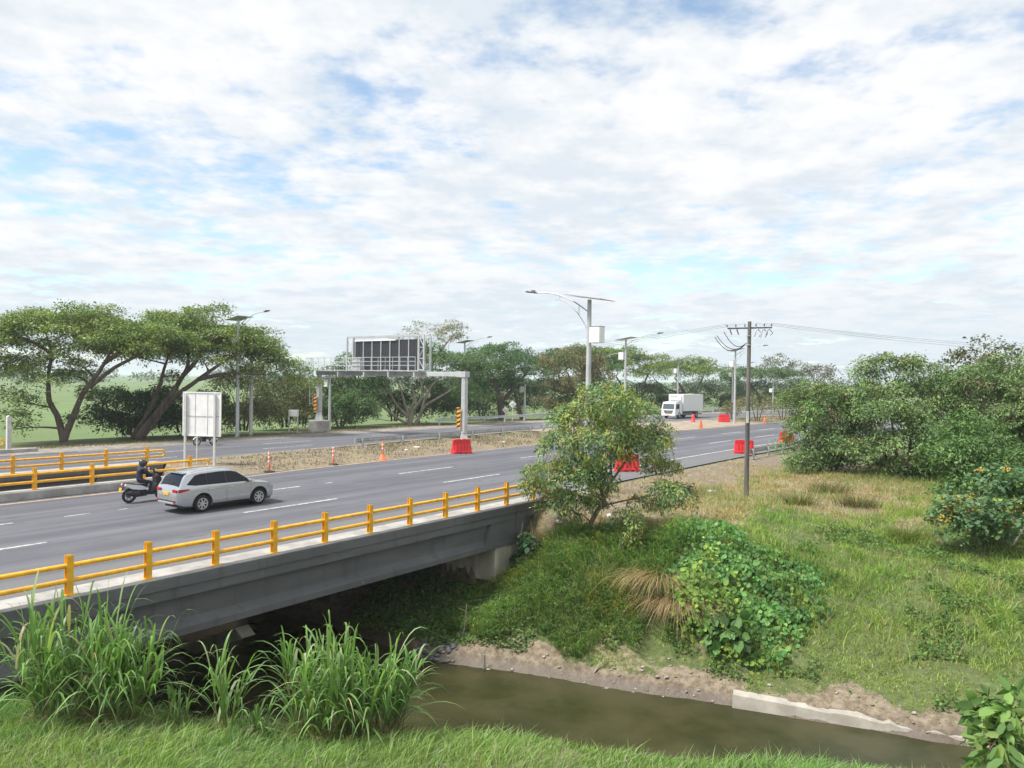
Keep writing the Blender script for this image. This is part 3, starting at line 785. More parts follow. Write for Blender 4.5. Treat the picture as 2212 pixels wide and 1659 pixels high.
# message board: seven dark modules in a steel frame, the cabinet behind
x0, x1, z0, z1 = 4.4, 14.45, 6.1, 9.15
cab = MB().box(x0 + 0.95, x1 - 0.75, -0.05, 0.32, z0 + 0.1, z1 - 0.25).build('board_cabinet', M_DGREY, gn)
M_MOD = mat('message_board_module', (0.035, 0.037, 0.045), 0.55, vary=0.35, vscale=7, bump=0.2, bscale=15)
xs = np.linspace(x0 + 0.98, x1 - 0.78, 8)
for i in range(7):
    md = MB().box(xs[i] + 0.05, xs[i + 1] - 0.05, -0.16, -0.055, z0 + 0.2, z1 - 0.35, 0.01).build('board_module', M_MOD, gn)
    cxm = (xs[i] + xs[i + 1]) / 2
    for zz in np.arange(z0 + 1.3, z1 - 0.5, 0.28): MB().box(cxm - 0.015, cxm + 0.015, -0.175, -0.161, zz, zz + 0.16).build('module_vent', M_BLACK, md)
    MB().box(xs[i] + 0.06, xs[i + 1] - 0.06, -0.172, -0.161, z0 + 1.05, z0 + 1.11).build('module_seam', M_BLACK, md)
for x in xs: MB().box(x - 0.045, x + 0.045, -0.24, -0.165, z0, z1 - 0.2).build('frame_mullion', M_GALV, gn)
for x in (x0, x0 + 0.85, x1 - 0.65, x1):
    for y in ((-0.3, 0.5) if x in (x0, x1) else (-0.3,)): MB().box(x - 0.075, x + 0.075, y - 0.075, y + 0.075, z0 - 0.2, z1, 0.008).build('frame_upright', M_GALV, gn)
for y in (-0.3, 0.5): MB().box(x0, x1, y - 0.07, y + 0.07, z1 + 0.002, z1 + 0.15).build('frame_top', M_GALV, gn)
MB().box(x0 + 0.95, x1 - 3.6, -0.28, -0.2, z1 - 0.33, z1 - 0.22).build('frame_strip', M_WHITE, gn)
for xa, xb in ((x0, x0 + 0.85), (x1 - 0.65, x1)):
    for k in range(3):
        za = z0 + 0.1 + k * 0.98
        a, b_ = ((xa, -0.3, za), (xb, -0.3, za + 0.95)) if k % 2 else ((xb, -0.3, za), (xa, -0.3, za + 0.95))
        MB().tube([a, b_], 0.04, 6).build('frame_brace', M_GALV, gn); MB().tube([(xa, -0.3, za), (xb, -0.3, za)], 0.035, 6).build('frame_brace', M_GALV, gn)
MB().box(6.0, 7.05, -1.05, -0.72, 6.13, 7.25, 0.02).build('control_cabinet', M_GALV, gn)
MB().tube([(x1 - 0.5, 0, z1 + 0.1), (x1 - 0.5, 0, z1 + 1.4)], 0.02, 6).build('lightning_rod', M_GALV, gn)
ld = MB()
for y in (-0.75, -0.35): ld.tube([(-0.55, y, 2.6), (-0.55, y, 7.2)], 0.025, 6)
for z in np.arange(2.8, 6.2, 0.33): ld.tube([(-0.55, -0.75, z), (-0.55, -0.35, z)], 0.018, 6)
ld.build('ladder', M_GALV, gn)
# hazard plates: black stripes over yellow, cut as separate bands
M_HZ = mat('hazard_yellow', (0.80, 0.36, 0.03), 0.5, vary=0.1)
for x, zb in ((-0.12, 1.95), (LX - 0.25, 1.3)):
    pl = MB().box(x - 0.2, x + 0.2, -0.43, -0.41, zb, zb + 1.75).build('hazard_plate', M_HZ, gn)
    for k in range(5):
        za = zb + 0.02 + k * 0.36
        MB().prism([(x - 0.199, za + 0.16), (x - 0.199, za), (x + 0.199, za - 0.0 + 0.13 if k == 99 else za + 0.14), (x + 0.199, za + 0.30)], -0.436, -0.431, 'y').build('hazard_stripe', M_BLACK, pl)

# ------------------------------------------------------------------ red water barriers
def barrier_root(label, loc, rz):
    b_ = thing('traffic_barrier', label, 'barrier', loc, rz, 'red plastic barriers')
    L, Hh = 0.98, 1.0
    sec = [(-0.30, 0.0), (-0.30, 0.14), (-0.20, 0.2), (-0.10, 0.70), (-0.12, 0.78), (-0.12, Hh), (0.12, Hh), (0.12, 0.78), (0.10, 0.70), (0.20, 0.2), (0.30, 0.14), (0.30, 0.0)]
    mb = MB(); V = []
    for x, sx in ((-L, 0.86), (-L + 0.06, 1.0), (L - 0.06, 1.0), (L, 0.86)):
        for y, z in sec:
            xx = x * (1 - 0.13 * z); V.append((xx, y * sx, z if z < 0.9 else z - (0.02 if abs(x) == L else 0)))
    n8 = len(sec)
    Fb = [(i * n8 + k, i * n8 + (k + 1) % n8, (i + 1) * n8 + (k + 1) % n8, (i + 1) * n8 + k) for i in range(3) for k in range(n8)]
    Fb += [tuple(range(n8))[::-1], tuple(range(3 * n8, 4 * n8))]
    mb.add(V, Fb).build('body', M_RED, b_)
    for sgn in (-1, 1):
        for x in (-0.66, -0.33, 0.0, 0.33, 0.66):
            xx = x * 0.95
            mb = MB(); v = [(xx - 0.10, sgn * 0.17, 0.145), (xx + 0.10, sgn * 0.17, 0.145), (xx + 0.06, sgn * 0.08, 0.76), (xx - 0.06, sgn * 0.08, 0.76), (xx - 0.07, sgn * 0.295, 0.142), (xx + 0.07, sgn * 0.295, 0.142), (xx + 0.04, sgn * 0.16, 0.74), (xx - 0.04, sgn * 0.16, 0.74)]
            mb.add(v, [(4, 5, 6, 7), (0, 1, 5, 4), (1, 2, 6, 5), (2, 3, 7, 6), (3, 0, 4, 7)]).build('rib', M_RED, b_)
    for x in (-0.3, 0.3): MB().box(x - 0.16, x + 0.16, -0.1, 0.1, Hh + 0.001, Hh + 0.035, 0.012).build('top_lip', M_RED, b_)
    for x in (-0.25, 0.3):
        MB().box(x - 0.12, x + 0.12, -0.3, -0.2, -0.002, 0.085).build('fork_slot', M_BLACK, b_)
    for x in (-1, 1):
        MB().tube([(x * 0.90, 0, 0.1), (x * 0.85, 0, 0.92)], 0.05, 8).build('coupling', M_RED, b_)
    return b_
bar = barrier_root('red plastic barrier in front of the right gantry leg', W(43.4, -16.55, 0.004), 0.50)
bar.scale = (0.77, 1.0, 1.0)
for label, s, t_, rz in (('red plastic barrier partly hidden behind the roadside tree', 42.1, -2.6, 0.28), ('red plastic barrier at the start of the right guardrail, beside the wooden pole', 58.4, -1.6, -0.12), ('red plastic barrier farthest right, at the edge of the big thicket', 71.9, -3.0, 0.35), ('small red barrier in the median, right of the white truck', 99.3, -21.8, -0.03)):
    copy_tree(bar, W(s, t_, 0.004 if s < 64 or s > 104 or t_ > -17 else 0.012), rz, label)
dr = thing('traffic_drum', 'red plastic drum beside the rear wheel of the white truck', 'drum', W(95.5, -24.3, 0.01), 0.0)
MB().lathe([(0.32, 0), (0.32, 0.06), (0.26, 0.08), (0.25, 0.4), (0.23, 0.42), (0.22, 0.75), (0.2, 0.78), (0.19, 1.0), (0.1, 1.04)], 18).build('drum_body', M_RED, dr)
MB().lathe([(0.255, 0.15), (0.25, 0.38)], 18).build('band', M_SALMON, dr)
MB().tube([(0, -0.08, 1.03), (0, -0.05, 1.12), (0, 0.05, 1.12), (0, 0.08, 1.03)], 0.018, 6).build('handle', M_RED, dr)

# ------------------------------------------------------------------ delineator posts and cones
def delineator(label, s, t_, h=1.18):
    d_ = thing('delineator_post', label, 'delineator', W(s, t_, 0.005), 0.3, 'orange delineator posts')
    MB().lathe([(0.34, 0), (0.34, 0.035), (0.2, 0.07), (0.11, 0.085)], 8).build('rubber_base', M_BLACK, d_)
    MB().lathe([(0.065, 0.08), (0.06, h - 0.04), (0.03, h)], 12).build('tube', M_SALMON, d_)
    for z in (0.55, 0.80, 1.0): MB().lathe([(0.0665, z), (0.0655, z + 0.09)], 12).build('band', M_REFL, d_)
delineator('orange delineator post with white bands on a black base, in front of the silver car', 27.8, -17.3)
delineator('orange delineator post on a black base, middle of the three along the median edge', 32.5, -17.45, 1.1)
def cone(label, s, t_, h, rb=0.26, tall=False, m_=M_ORANGE):
    d_ = thing('traffic_cone', label, 'cone', W(s, t_, 0.006 if not 64 < s < 104 else 0.012), 0.2, 'orange traffic cones')
    if tall:
        MB().lathe([(0.30, 0), (0.30, 0.04), (0.25, 0.06), (0.09, 0.34), (0.07, 0.36)], 14).build('cone_base', m_, d_)
        MB().lathe([(0.055, 0.34), (0.055, h - 0.03), (0.03, h)], 12).build('tube', m_, d_)
        for z in (0.7, 0.95): MB().lathe([(0.0575, z), (0.0575, z + 0.1)], 12).build('band', M_REFL, d_)
    else:
        MB().box(-rb, rb, -rb, rb, 0, 0.04, 0.015).build('base', m_, d_)
        MB().lathe([(rb * 0.72, 0.04), (0.035, h)], 16).build('cone_body', m_, d_)
        MB().lathe([(rb * 0.72 * 0.55 + 0.018, 0.042 + h * 0.42), (rb * 0.72 * 0.36 + 0.018, 0.042 + h * 0.62)], 16).build('band', M_REFL, d_)
cone('tall orange tube on a cone base, nearest the red barrier by the gantry', 36.5, -17.35, 1.22, tall=True)
cone('orange cone on the sandy median crossing', 84.5, -17.5, 1.15, 0.3)
cone('orange cone under the brown median shrubs', 103.1, -17.9, 0.95, 0.28)

# ------------------------------------------------------------------ utility pole and wires
pb = W(39.4, 5.5); pz = gz(pb[0], pb[1])
up_ = thing('utility_pole', 'weathered wooden utility pole standing on the dry right verge', 'utility pole', (pb[0], pb[1], pz - 0.2), 0.0)
PT = 8.4 - pz
MB().tube([(0, 0, 0), (0.01, 0, PT * 0.5), (0.03, 0, PT + 0.2)], [0.128, 0.108, 0.088], 12).build('shaft', M_WOODP, up_)
MB().box(-0.11, 0.02, -0.145, -0.12, 3.9, 4.5, 0.005).build('number_plate', M_WPOST, up_)
ARMZ = PT - 0.12
ca_ = R(-32); adx, ady = math.cos(ca_), math.sin(ca_)
for off, sg_ in ((0.11, 1),):
    M_ = Matrix.Translation((-ady * off, adx * off, ARMZ)) @ Matrix.Rotation(ca_, 4, 'Z')
    MB().box(-1.1, 1.1, -0.03, 0.03, -0.04, 0.04, 0.006, M_).build('crossarm', M_DGREY, up_)
ins = []
for u in (-1.1, -0.65, -0.2, 0.35, 0.75, 1.1):
    x, y = u * adx, u * ady; ins.append((x, y))
    MB().lathe([(0.015, 0), (0.045, 0.03), (0.02, 0.05), (0.04, 0.07), (0.02, 0.09), (0.03, 0.11), (0.01, 0.14)], 8, 'z', (x, y, ARMZ + 0.06)).build('insulator', M_DGREY, up_)
for u, dn_ in ((0.45, 0.45), (0.75, 0.5), (1.0, 0.4)):
    x, y = u * adx, u * ady
    MB().tube([(x, y, ARMZ - 0.06), (x - 0.1, y, ARMZ - 0.15), (x - 0.18, y, ARMZ - dn_)], 0.035, 8).build('fuse_cutout', M_GALVD, up_)
    MB().tube([(x, y, ARMZ - 0.08), (x + 0.18, y, ARMZ - 0.28), (x + 0.05, y, ARMZ - dn_)], 0.016, 6).build('jumper_wire', M_BLACK, up_)
for u in (-0.95, -0.6):
    x, y = u * adx, u * ady
    MB().tube([(x, y, ARMZ - 0.06), (x + 0.09, y, ARMZ - 0.32)], 0.03, 6).build('surge_arrester', M_DGREY, up_)
for k, (x0_, dz_) in enumerate(((-1.75, -0.05), (-1.65, 0.0), (-1.3, 0.12))):
    p0_ = Vector((x0_, -0.2, ARMZ - 0.42 + dz_ * 1.6)); p1_ = Vector((-0.1, 0, ARMZ - 0.75 - 0.12 * k * 0))
    pts = [p0_.lerp(p1_, u) + Vector((0, 0, -0.55 * 4 * u * (1 - u) * (1 - 0.12 * k))) for u in np.linspace(0, 1, 12)]
    MB().tube(pts, 0.016, 6).build('jumper_wire', M_BLACK, up_)
def hose_clamp(z): MB().lathe([(0.13, z), (0.13, z + 0.05)], 12).build('band_clamp', M_GALVD, up_)
hose_clamp(PT - 0.55); hose_clamp(PT - 1.0)
def cable(label, a, b_, sag, r_=0.012):
    a, b_ = Vector(a), Vector(b_)
    pts = [a.lerp(b_, u) + Vector((0, 0, -sag * 4 * u * (1 - u))) - a for u in np.linspace(0, 1, 40)]
    o = MB().tube(pts, r_, 5).build('power_cable', M_DGREY, None, tuple(a))
    tag(o, label, 'cable', 'overhead power cables')
top = Vector((pb[0], pb[1], pz - 0.2 + ARMZ + 0.22))
WL = (('upper overhead cable running left from the utility pole across the sky', -1.1, 0.25), ('middle overhead cable running left from the utility pole', -0.65, -0.05), ('lowest overhead cable running left from the utility pole', -0.2, -0.3))
for (lab, u, dz_), ex in zip(WL, (0, 1.0, 2.0)):
    cable(lab, top + Vector((u * adx, u * ady, 0)), (-62 + ex, 78 + ex, 13.2 + dz_ * 2), 4.4, 0.006)
for lab, u, ez in (('upper overhead cable running right from the utility pole', 1.1, 9.2), ('middle overhead cable running right from the utility pole', 0.75, 8.9), ('lower overhead cable running right from the utility pole', 0.35, 8.5)):
    cable(lab, top + Vector((u * adx, u * ady, 0)), (62, 52, ez), 1.2, 0.006)
# ================================================================== vegetation builders
def nrm(a): return a / np.maximum(1e-9, np.linalg.norm(a, axis=-1, keepdims=True))
def leaf_mesh(P, D, Nn, L, Wd, C, broad=False):
    """one small folded leaf per row: P base, D direction, Nn normal"""
    D = nrm(D); S = nrm(np.cross(D, Nn)); Nn = np.cross(S, D)
    L = np.asarray(L)[:, None]; Wd = np.asarray(Wd)[:, None]; n = len(P)
    if not broad:
        V = np.stack([P, P + D * L * 0.45 + S * Wd * 0.5 + Nn * Wd * 0.12, P + D * L, P + D * L * 0.45 - S * Wd * 0.5 + Nn * Wd * 0.12], 1)
        F = np.arange(n * 4).reshape(n, 4); k = 4
    else:
        up_ = Nn * Wd * 0.14
        V = np.stack([P, P + D * L * 0.2 + S * Wd * 0.42 + up_, P + D * L * 0.62 + S * Wd * 0.46 + up_, P + D * L, P + D * L * 0.62 - S * Wd * 0.46 + up_, P + D * L * 0.2 - S * Wd * 0.42 + up_], 1)
        b_ = np.arange(n)[:, None] * 6
        F = np.concatenate([b_ + np.array([[0, 1, 2, 3]]), b_ + np.array([[0, 3, 4, 5]])]); k = 6
    return V.reshape(-1, 3), F, np.repeat(C, k, 0)
def pal(n, palette, weights, jit=0.18, r_=rng):
    palette = np.array(palette); i = r_.choice(len(palette), n, p=np.array(weights) / np.sum(weights))
    return palette[i] * (1 + jit * r_.standard_normal((n, 1))).clip(0.5, 1.6)
def crown_leaves(clumps, dens, tuft_n, tuft_r, L, Wd, palette, weights, flat=0.5, droop=0.25, low=0.25, r_=rng, broad=False):
    """clumps (n,6): leaf tufts on the shell of every clump"""
    clumps = np.asarray(clumps, float)
    area = 4 * np.pi * ((clumps[:, 3] * clumps[:, 4]) ** 1.6 / 3 + (clumps[:, 3] * clumps[:, 5]) ** 1.6 / 3 + (clumps[:, 4] * clumps[:, 5]) ** 1.6 / 3) ** (1 / 1.6)
    nt_ = np.maximum(4, (area * dens).astype(int))
    ci = np.repeat(np.arange(len(clumps)), nt_); n = len(ci)
    u = nrm(r_.standard_normal((n, 3)))
    flip = (u[:, 2] < -0.1) & (r_.random(n) > low); u[flip, 2] *= -1
    rad = 0.55 + 0.5 * r_.random(n) ** 0.7
    tc_ = clumps[ci, :3] + u * clumps[ci, 3:] * rad[:, None]
    tn = nrm(u * (1 - flat) + np.array([0, 0, 1.0]) * flat + 0.25 * r_.standard_normal((n, 3)))
    tcol = pal(n, palette, weights, 0.14, r_)
    k = r_.poisson(tuft_n, n).clip(2)
    ti = np.repeat(np.arange(n), k); m_ = len(ti)
    N_ = tn[ti]; a = nrm(np.cross(N_, nrm(r_.standard_normal((m_, 3)))))
    rr = tuft_r * np.sqrt(r_.random(m_)) * (0.6 + 0.8 * r_.random(n))[ti]
    P = tc_[ti] + a * rr[:, None] + N_ * (0.22 * tuft_r * r_.standard_normal(m_))[:, None] - np.array([0, 0, 1]) * (droop * rr ** 2 / max(tuft_r, 1e-3))[:, None]
    D = a + 0.45 * r_.standard_normal((m_, 3)) + np.array([0, 0, -droop])
    Nn = N_ + 0.5 * r_.standard_normal((m_, 3))
    C = tcol[ti] * (1 + 0.14 * r_.standard_normal((m_, 1))).clip(0.55, 1.5)
    return leaf_mesh(P, D, Nn, L * (q_ := 0.5 + 0.5 * r_.random(m_) + 0.6 * r_.random(m_) ** 4), Wd * q_ * (0.75 + 0.5 * r_.random(m_)), C, broad)
def cat3(parts):
    V, F, C, o = [], [], [], 0
    for v, f, c in parts:
        V.append(v); F.append(f + o); C.append(c); o += len(v)
    return np.concatenate(V), np.concatenate(F), np.concatenate(C)
ML = leafmat('leaves', 0.55, 0.22); MLB = leafmat('broad_leaves', 0.6, 0.3, spec=0.22); MGR = leafmat('grass_blades', 0.5, 0.35)
M_BARK = mat('bark_grey_brown', (0.105, 0.085, 0.068), 0.95, vary=0.45, vscale=3, bump=0.6, bscale=12, stretch=(1, 1, 0.25))
M_BARKP = mat('bark_pale', (0.27, 0.24, 0.20), 0.95, vary=0.35, vscale=3, bump=0.4, bscale=12, stretch=(1, 1, 0.25))
def bez(p0, c, p1, n): 
    u = np.linspace(0, 1, n)[:, None]; return (1 - u) ** 2 * p0 + 2 * u * (1 - u) * c + u ** 2 * p1
def tree(name, label, cat, base, trunks, clumps, leaf, bark=M_BARK, group=None, limb_r=0.09, twigs=2, rise=0.35, seed=1, sink=0.15, extra=None, mat_=None, limbs=True):
    """trunks: list of (points, radii) in local metres; every clump hangs on a limb grown from the nearest lower trunk point"""
    r_ = np.random.default_rng(seed)
    x, y = base[:2]; z = base[2] if len(base) > 2 else gz(x, y)
    root = thing(name, label, cat, (x, y, z - sink), 0.0, group)
    mb = MB(); nodes = []
    for pts, rad in trunks:
        pts = np.array(pts, float); n = len(pts)
        q = np.concatenate([np.linspace(pts[i], pts[i + 1], 4)[:-1] for i in range(n - 1)] + [pts[-1:]])
        rq = np.interp(np.linspace(0, n - 1, len(q)), np.arange(n), rad)
        q[1:-1] += 0.25 * rq[1:-1, None] * r_.standard_normal((len(q) - 2, 3))
        if n > 2: q[1:-1] = 0.25 * q[:-2] + 0.5 * q[1:-1] + 0.25 * q[2:]
        mb.tube(q, rq, 8)
        nodes += [(p, r2) for p, r2 in zip(q, rq)]
    mb.build('trunk', bark, root)
    clumps = np.asarray(clumps, float)
    if limbs:
        NP = np.array([p for p, _ in nodes]); NR = np.array([r2 for _, r2 in nodes])
        lb = MB(); top_z = NP[:, 2].max()
        order = np.argsort(np.linalg.norm(clumps[:, :3] - NP.mean(0), axis=1))
        for ci in order:
            c = clumps[ci, :3]; dd = np.linalg.norm(NP - c, axis=1) + 2.0 * np.maximum(0, NP[:, 2] - c[2] + 0.2) + 1.2 * (NP[:, 2] < 0.3 * top_z)
            j = int(dd.argmin()); p0 = NP[j]; r0 = min(NR[j] * 0.75, limb_r * (0.7 + 0.5 * r_.random())); dist = np.linalg.norm(c - p0)
            ctrl = (p0 + c) / 2 + np.array([0, 0, rise * dist * 0.35]) * (1 if c[2] > p0[2] else -0.2) + 0.10 * dist * r_.standard_normal(3)
            end = c - np.array([0, 0, clumps[ci, 5] * 0.3])
            q = bez(p0, ctrl, end, 7); rq = np.linspace(r0, max(0.012, r0 * 0.3), 7)
            lb.tube(q, rq, 6)
            NP = np.concatenate([NP, q[2:6]]); NR = np.concatenate([NR, rq[2:6]])
            for k in range(twigs):
                e = c + nrm(r_.standard_normal(3) * np.array([1, 1, 0.6])) * clumps[ci, 3:] * 0.85
                s_ = q[4 + k % 3]; lb.tube(bez(s_, (s_ + e) / 2 + np.array([0, 0, 0.08 * dist]), e, 5), np.linspace(r0 * 0.4, 0.008, 5), 5)
        lb.build('branches', bark, root)['kind'] = 'stuff'
    lf = dict(leaf); lf.setdefault('r_', r_)
    V, F, C = crown_leaves(clumps, **lf)
    cr = link('crown', npmesh('crown', V, F, mat_ or ML, C), root); cr['kind'] = 'stuff'
    if extra: extra(root, clumps, r_)
    return root
def dome(cx, cy, zt, rx, ry, drop, n, cr=1.7, ch=0.7, r_=rng, inner=0.0):
    """umbrella crown: flat pads laid over a dome whose top is at zt"""
    k = np.arange(n) + 0.5; rad = np.sqrt(k / n) * (0.93 + 0.1 * r_.random(n)); a = k * 2.39996 + 0.35 * r_.standard_normal(n)
    x = cx + rx * rad * np.cos(a); y = cy + ry * rad * np.sin(a)
    z = zt - ch - drop * rad ** 2.2 + 0.40 * r_.standard_normal(n)
    s = cr * (0.75 + 0.5 * r_.random(n))
    return np.stack([x, y, z, s, s, ch * (0.75 + 0.5 * r_.random(n))], 1)
def blob(cx, cy, cz, rx, ry, rz, n, cr=1.2, r_=rng, squash=0.75):
    u = nrm(r_.standard_normal((n, 3))); rad = 0.35 + 0.6 * r_.random(n) ** 0.6
    p = np.array([cx, cy, cz]) + u * rad[:, None] * np.array([rx, ry, rz])
    s = cr * (0.7 + 0.6 * r_.random(n))
    return np.concatenate([p, np.stack([s, s, s * squash], 1)], 1)
G_SAM = dict(dens=1.1, tuft_n=23, tuft_r=0.55, L=0.25, Wd=0.13, palette=[(0.23, 0.305, 0.08), (0.17, 0.25, 0.068), (0.11, 0.185, 0.055), (0.25, 0.255, 0.085)], weights=[4, 4, 3, 0.8], flat=0.62, droop=0.15, low=0.3)
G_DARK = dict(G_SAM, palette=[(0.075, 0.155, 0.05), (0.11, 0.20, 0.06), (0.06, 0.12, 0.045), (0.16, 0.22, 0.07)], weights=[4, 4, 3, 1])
G_OLIVE = dict(G_SAM, palette=[(0.13, 0.14, 0.05), (0.10, 0.125, 0.042), (0.16, 0.14, 0.07), (0.075, 0.11, 0.038)], weights=[3, 3, 2, 2], flat=0.35, droop=0.35)
G_BROWN = dict(G_SAM, palette=[(0.20, 0.185, 0.085), (0.17, 0.18, 0.07), (0.22, 0.175, 0.10), (0.13, 0.155, 0.06)], weights=[3, 3, 2, 2], flat=0.3, droop=0.35)
G_PALE = dict(G_SAM, dens=0.8, tuft_n=15, palette=[(0.27, 0.26, 0.16), (0.22, 0.225, 0.14), (0.31, 0.28, 0.20)], weights=[3, 3, 2], flat=0.4)
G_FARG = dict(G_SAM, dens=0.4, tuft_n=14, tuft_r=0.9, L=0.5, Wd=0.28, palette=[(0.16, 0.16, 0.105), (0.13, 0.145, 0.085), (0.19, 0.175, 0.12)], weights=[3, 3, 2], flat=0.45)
A = np.array
G_SAMF = dict(G_SAM, dens=1.35, tuft_n=28, tuft_r=0.58, L=0.205, Wd=0.12, flat=0.7)
# ------------------------------------------------------------------ the umbrella trees on the far verge, left
r1 = np.random.default_rng(11)
cl = np.concatenate([dome(0.2, 1.5, 10.5, 9.0, 5.0, 2.4, 72, 1.65, 0.44, r1), dome(2.5, 2.5, 9.0, 6.0, 4.0, 1.0, 16, 1.4, 0.5, r1), dome(-3.2, 0.5, 7.2, 5.0, 3.6, 1.2, 14, 1.4, 0.45, r1),
    A([[-2.6, -1, 5.5, 2.1, 1.8, .8], [-0.9, -1, 4.7, 1.7, 1.5, .75], [-3.9, -1, 3.7, 1.5, 1.4, .6], [-1.9, -1.4, 3.2, 1.5, 1.3, .6], [-4.0, -.5, 2.2, 1.3, 1.2, .45], [-2.3, -1.5, 2.0, 1.2, 1.1, .45], [-2.8, -1.2, 1.2, 1.3, 1, .4], [.9, .6, 5.3, 1.4, 1.3, .5], [2.0, .6, 4.1, 1.1, 1, .4], [-6.2, 0, 6.6, 1.8, 1.6, .7]])])
tree('umbrella_tree', 'wide umbrella tree with a forked trunk at far left, beside the green field', 'tree', W(29.6, -46.5), [
    ([(0.1, 0, 0), (-0.2, 0, 1.6), (-1.2, 0, 3.3), (-1.25, 0, 5.0), (-0.9, 0, 7.0), (-1.4, 0, 8.6)], [0.32, 0.25, 0.2, 0.15, 0.11, 0.06]),
    ([(0.1, 0, 0.1), (0.7, 0, 1.8), (1.7, 0, 4.0), (2.9, 0, 5.8), (3.7, 0.2, 7.2), (3.4, 0.3, 8.8)], [0.3, 0.25, 0.2, 0.16, 0.12, 0.06]),
    ([(2.1, 0, 4.4), (4.0, 0, 6.0), (6.2, 0, 7.1), (8.0, 0, 8.0)], [0.19, 0.15, 0.11, 0.06]),
    ([(3.3, 0.1, 6.4), (5.0, 0, 7.6), (5.6, 0, 8.8)], [0.2, 0.14, 0.08]),
    ([(-0.9, 0, 7.0), (-3.0, 0, 8.2), (-5.4, 0, 8.6)], [0.16, 0.12, 0.06])], cl, G_SAMF, limb_r=0.11, seed=3, group='umbrella trees on the far verge')
cl = np.concatenate([dome(3.4, 3.0, 11.1, 7.4, 5.0, 3.4, 74, 1.65, 0.46, r1), dome(5.0, 3.0, 8.9, 5.5, 4.0, 1.6, 18, 1.5, 0.5, r1), dome(9.8, 3.2, 7.6, 3.6, 3.0, 1.5, 10, 1.5, 0.7, r1), A([[12.2, 3, 5.8, 1.8, 1.6, .8], [13.4, 3, 4.8, 1.6, 1.6, .7], [2.2, .5, 5.4, 1.1, 1, .4]])])
tree('umbrella_tree', 'umbrella tree with a leaning double trunk, left of the tall lamp', 'tree', W(35.7, -46.3), [
    ([(-0.1, 0, 0), (1.4, 0, 2.0), (3.0, 0, 4.2), (4.0, 0.6, 6.2), (3.2, 2, 8.6), (2.4, 2.6, 9.4)], [0.32, 0.27, 0.22, 0.16, 0.11, 0.06]),
    ([(-0.6, 0.1, 0), (0.9, 0, 2.4), (1.7, 0, 4.6), (2.2, 0, 6.4), (3.0, 0, 8.3)], [0.23, 0.2, 0.16, 0.12, 0.06]),
    ([(0.2, 0.2, 0.1), (3.0, 0.1, 3.6), (5.2, 0, 5.2), (7.4, 0, 6.8), (9.0, 0, 7.6)], [0.25, 0.21, 0.17, 0.12, 0.06]),
    ([(5.0, 0, 5.1), (8.0, 0, 5.8), (10.6, 0, 5.6)], [0.2, 0.14, 0.07]),
    ([(3.7, 0, 5.4), (5.6, 0, 7.6), (6.6, 0, 9.2)], [0.22, 0.16, 0.08])], cl, G_SAMF, limb_r=0.11, seed=4, group='umbrella trees on the far verge')
# shrubbery under and beside them
def bush(label, s, t_, rx, ry, h, n, leaf, seed, cr=1.1, name='bush', cat='bush', dx=0.0, group='bushes along the far verge'):
    r_ = np.random.default_rng(seed)
    cl = np.concatenate([blob(0, 0, h * 0.52, rx, ry, h * 0.5, n, cr, r_), blob(0, -ry * 0.4, h * 0.25, rx, ry * 0.6, h * 0.22, max(4, n // 3), cr * 0.8, r_)])
    cl[:, 2] = np.maximum(cl[:, 2], 0.5)
    tr = [([(0.3 * k, 0, 0), (0.6 * k, 0.1, h * 0.3), (rx * 0.3 * k, 0.1, h * 0.62)], [0.12, 0.09, 0.05]) for k in (-1, 0.2, 1)]
    return tree(name, label, cat, W(s, t_), tr, cl, leaf, seed=seed, group=group, limb_r=0.05, twigs=1)
bush('dark bush between the two umbrella trees', 36.5, -50.0, 4.4, 2.6, 4.7, 30, dict(G_DARK, dens=1.25, palette=[(0.03, 0.065, 0.022), (0.045, 0.09, 0.026), (0.06, 0.11, 0.03)], weights=[3, 3, 1]), 21)  # near-black leaf palette: deep shade under the trees put into the colour
bush('low dark bush behind the leaning double trunk', 41.5, -49.5, 4.2, 2.6, 4.2, 26, dict(G_DARK, dens=1.25, palette=[(0.03, 0.065, 0.022), (0.045, 0.09, 0.026), (0.06, 0.11, 0.03)], weights=[3, 3, 1]), 22)  # same palette, shade painted into the leaf greens
bush('dense olive bush behind the plain pale post', 46.8, -48.0, 3.8, 3.0, 5.4, 20, dict(G_OLIVE, dens=1.0), 23)
bush('dense olive-brown bush just left of the left gantry leg', 52.5, -49.5, 4.6, 3.2, 6.5, 26, dict(G_OLIVE, dens=1.0), 24, 1.25)
bush('bright green bush just right of the left gantry leg', 57.5, -47.0, 3.6, 2.4, 3.8, 16, G_DARK, 25)
bush('dark bush under the gantry beam, left of the spreading multi-stemmed tree', 60.5, -49.5, 4.4, 2.8, 5.8, 20, G_DARK, 26)
bush('dark undergrowth behind the spreading multi-stemmed tree', 68.5, -51, 8.5, 2.4, 6.6, 46, dict(G_DARK, dens=0.9, palette=[(0.03, 0.065, 0.022), (0.045, 0.09, 0.026), (0.06, 0.11, 0.03)], weights=[3, 3, 1]), 27, 1.5)  # here and in the undergrowth below, leaf colour carries painted shade
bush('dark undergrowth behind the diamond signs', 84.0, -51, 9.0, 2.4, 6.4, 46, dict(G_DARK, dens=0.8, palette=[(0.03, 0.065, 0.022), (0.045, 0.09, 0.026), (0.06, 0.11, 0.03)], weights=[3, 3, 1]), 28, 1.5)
bush('dark undergrowth behind the white truck', 116, -49, 10.0, 2.4, 5.4, 40, dict(G_DARK, dens=0.7, palette=[(0.03, 0.065, 0.022), (0.045, 0.09, 0.026), (0.06, 0.11, 0.03)], weights=[3, 3, 1]), 29, 1.6)
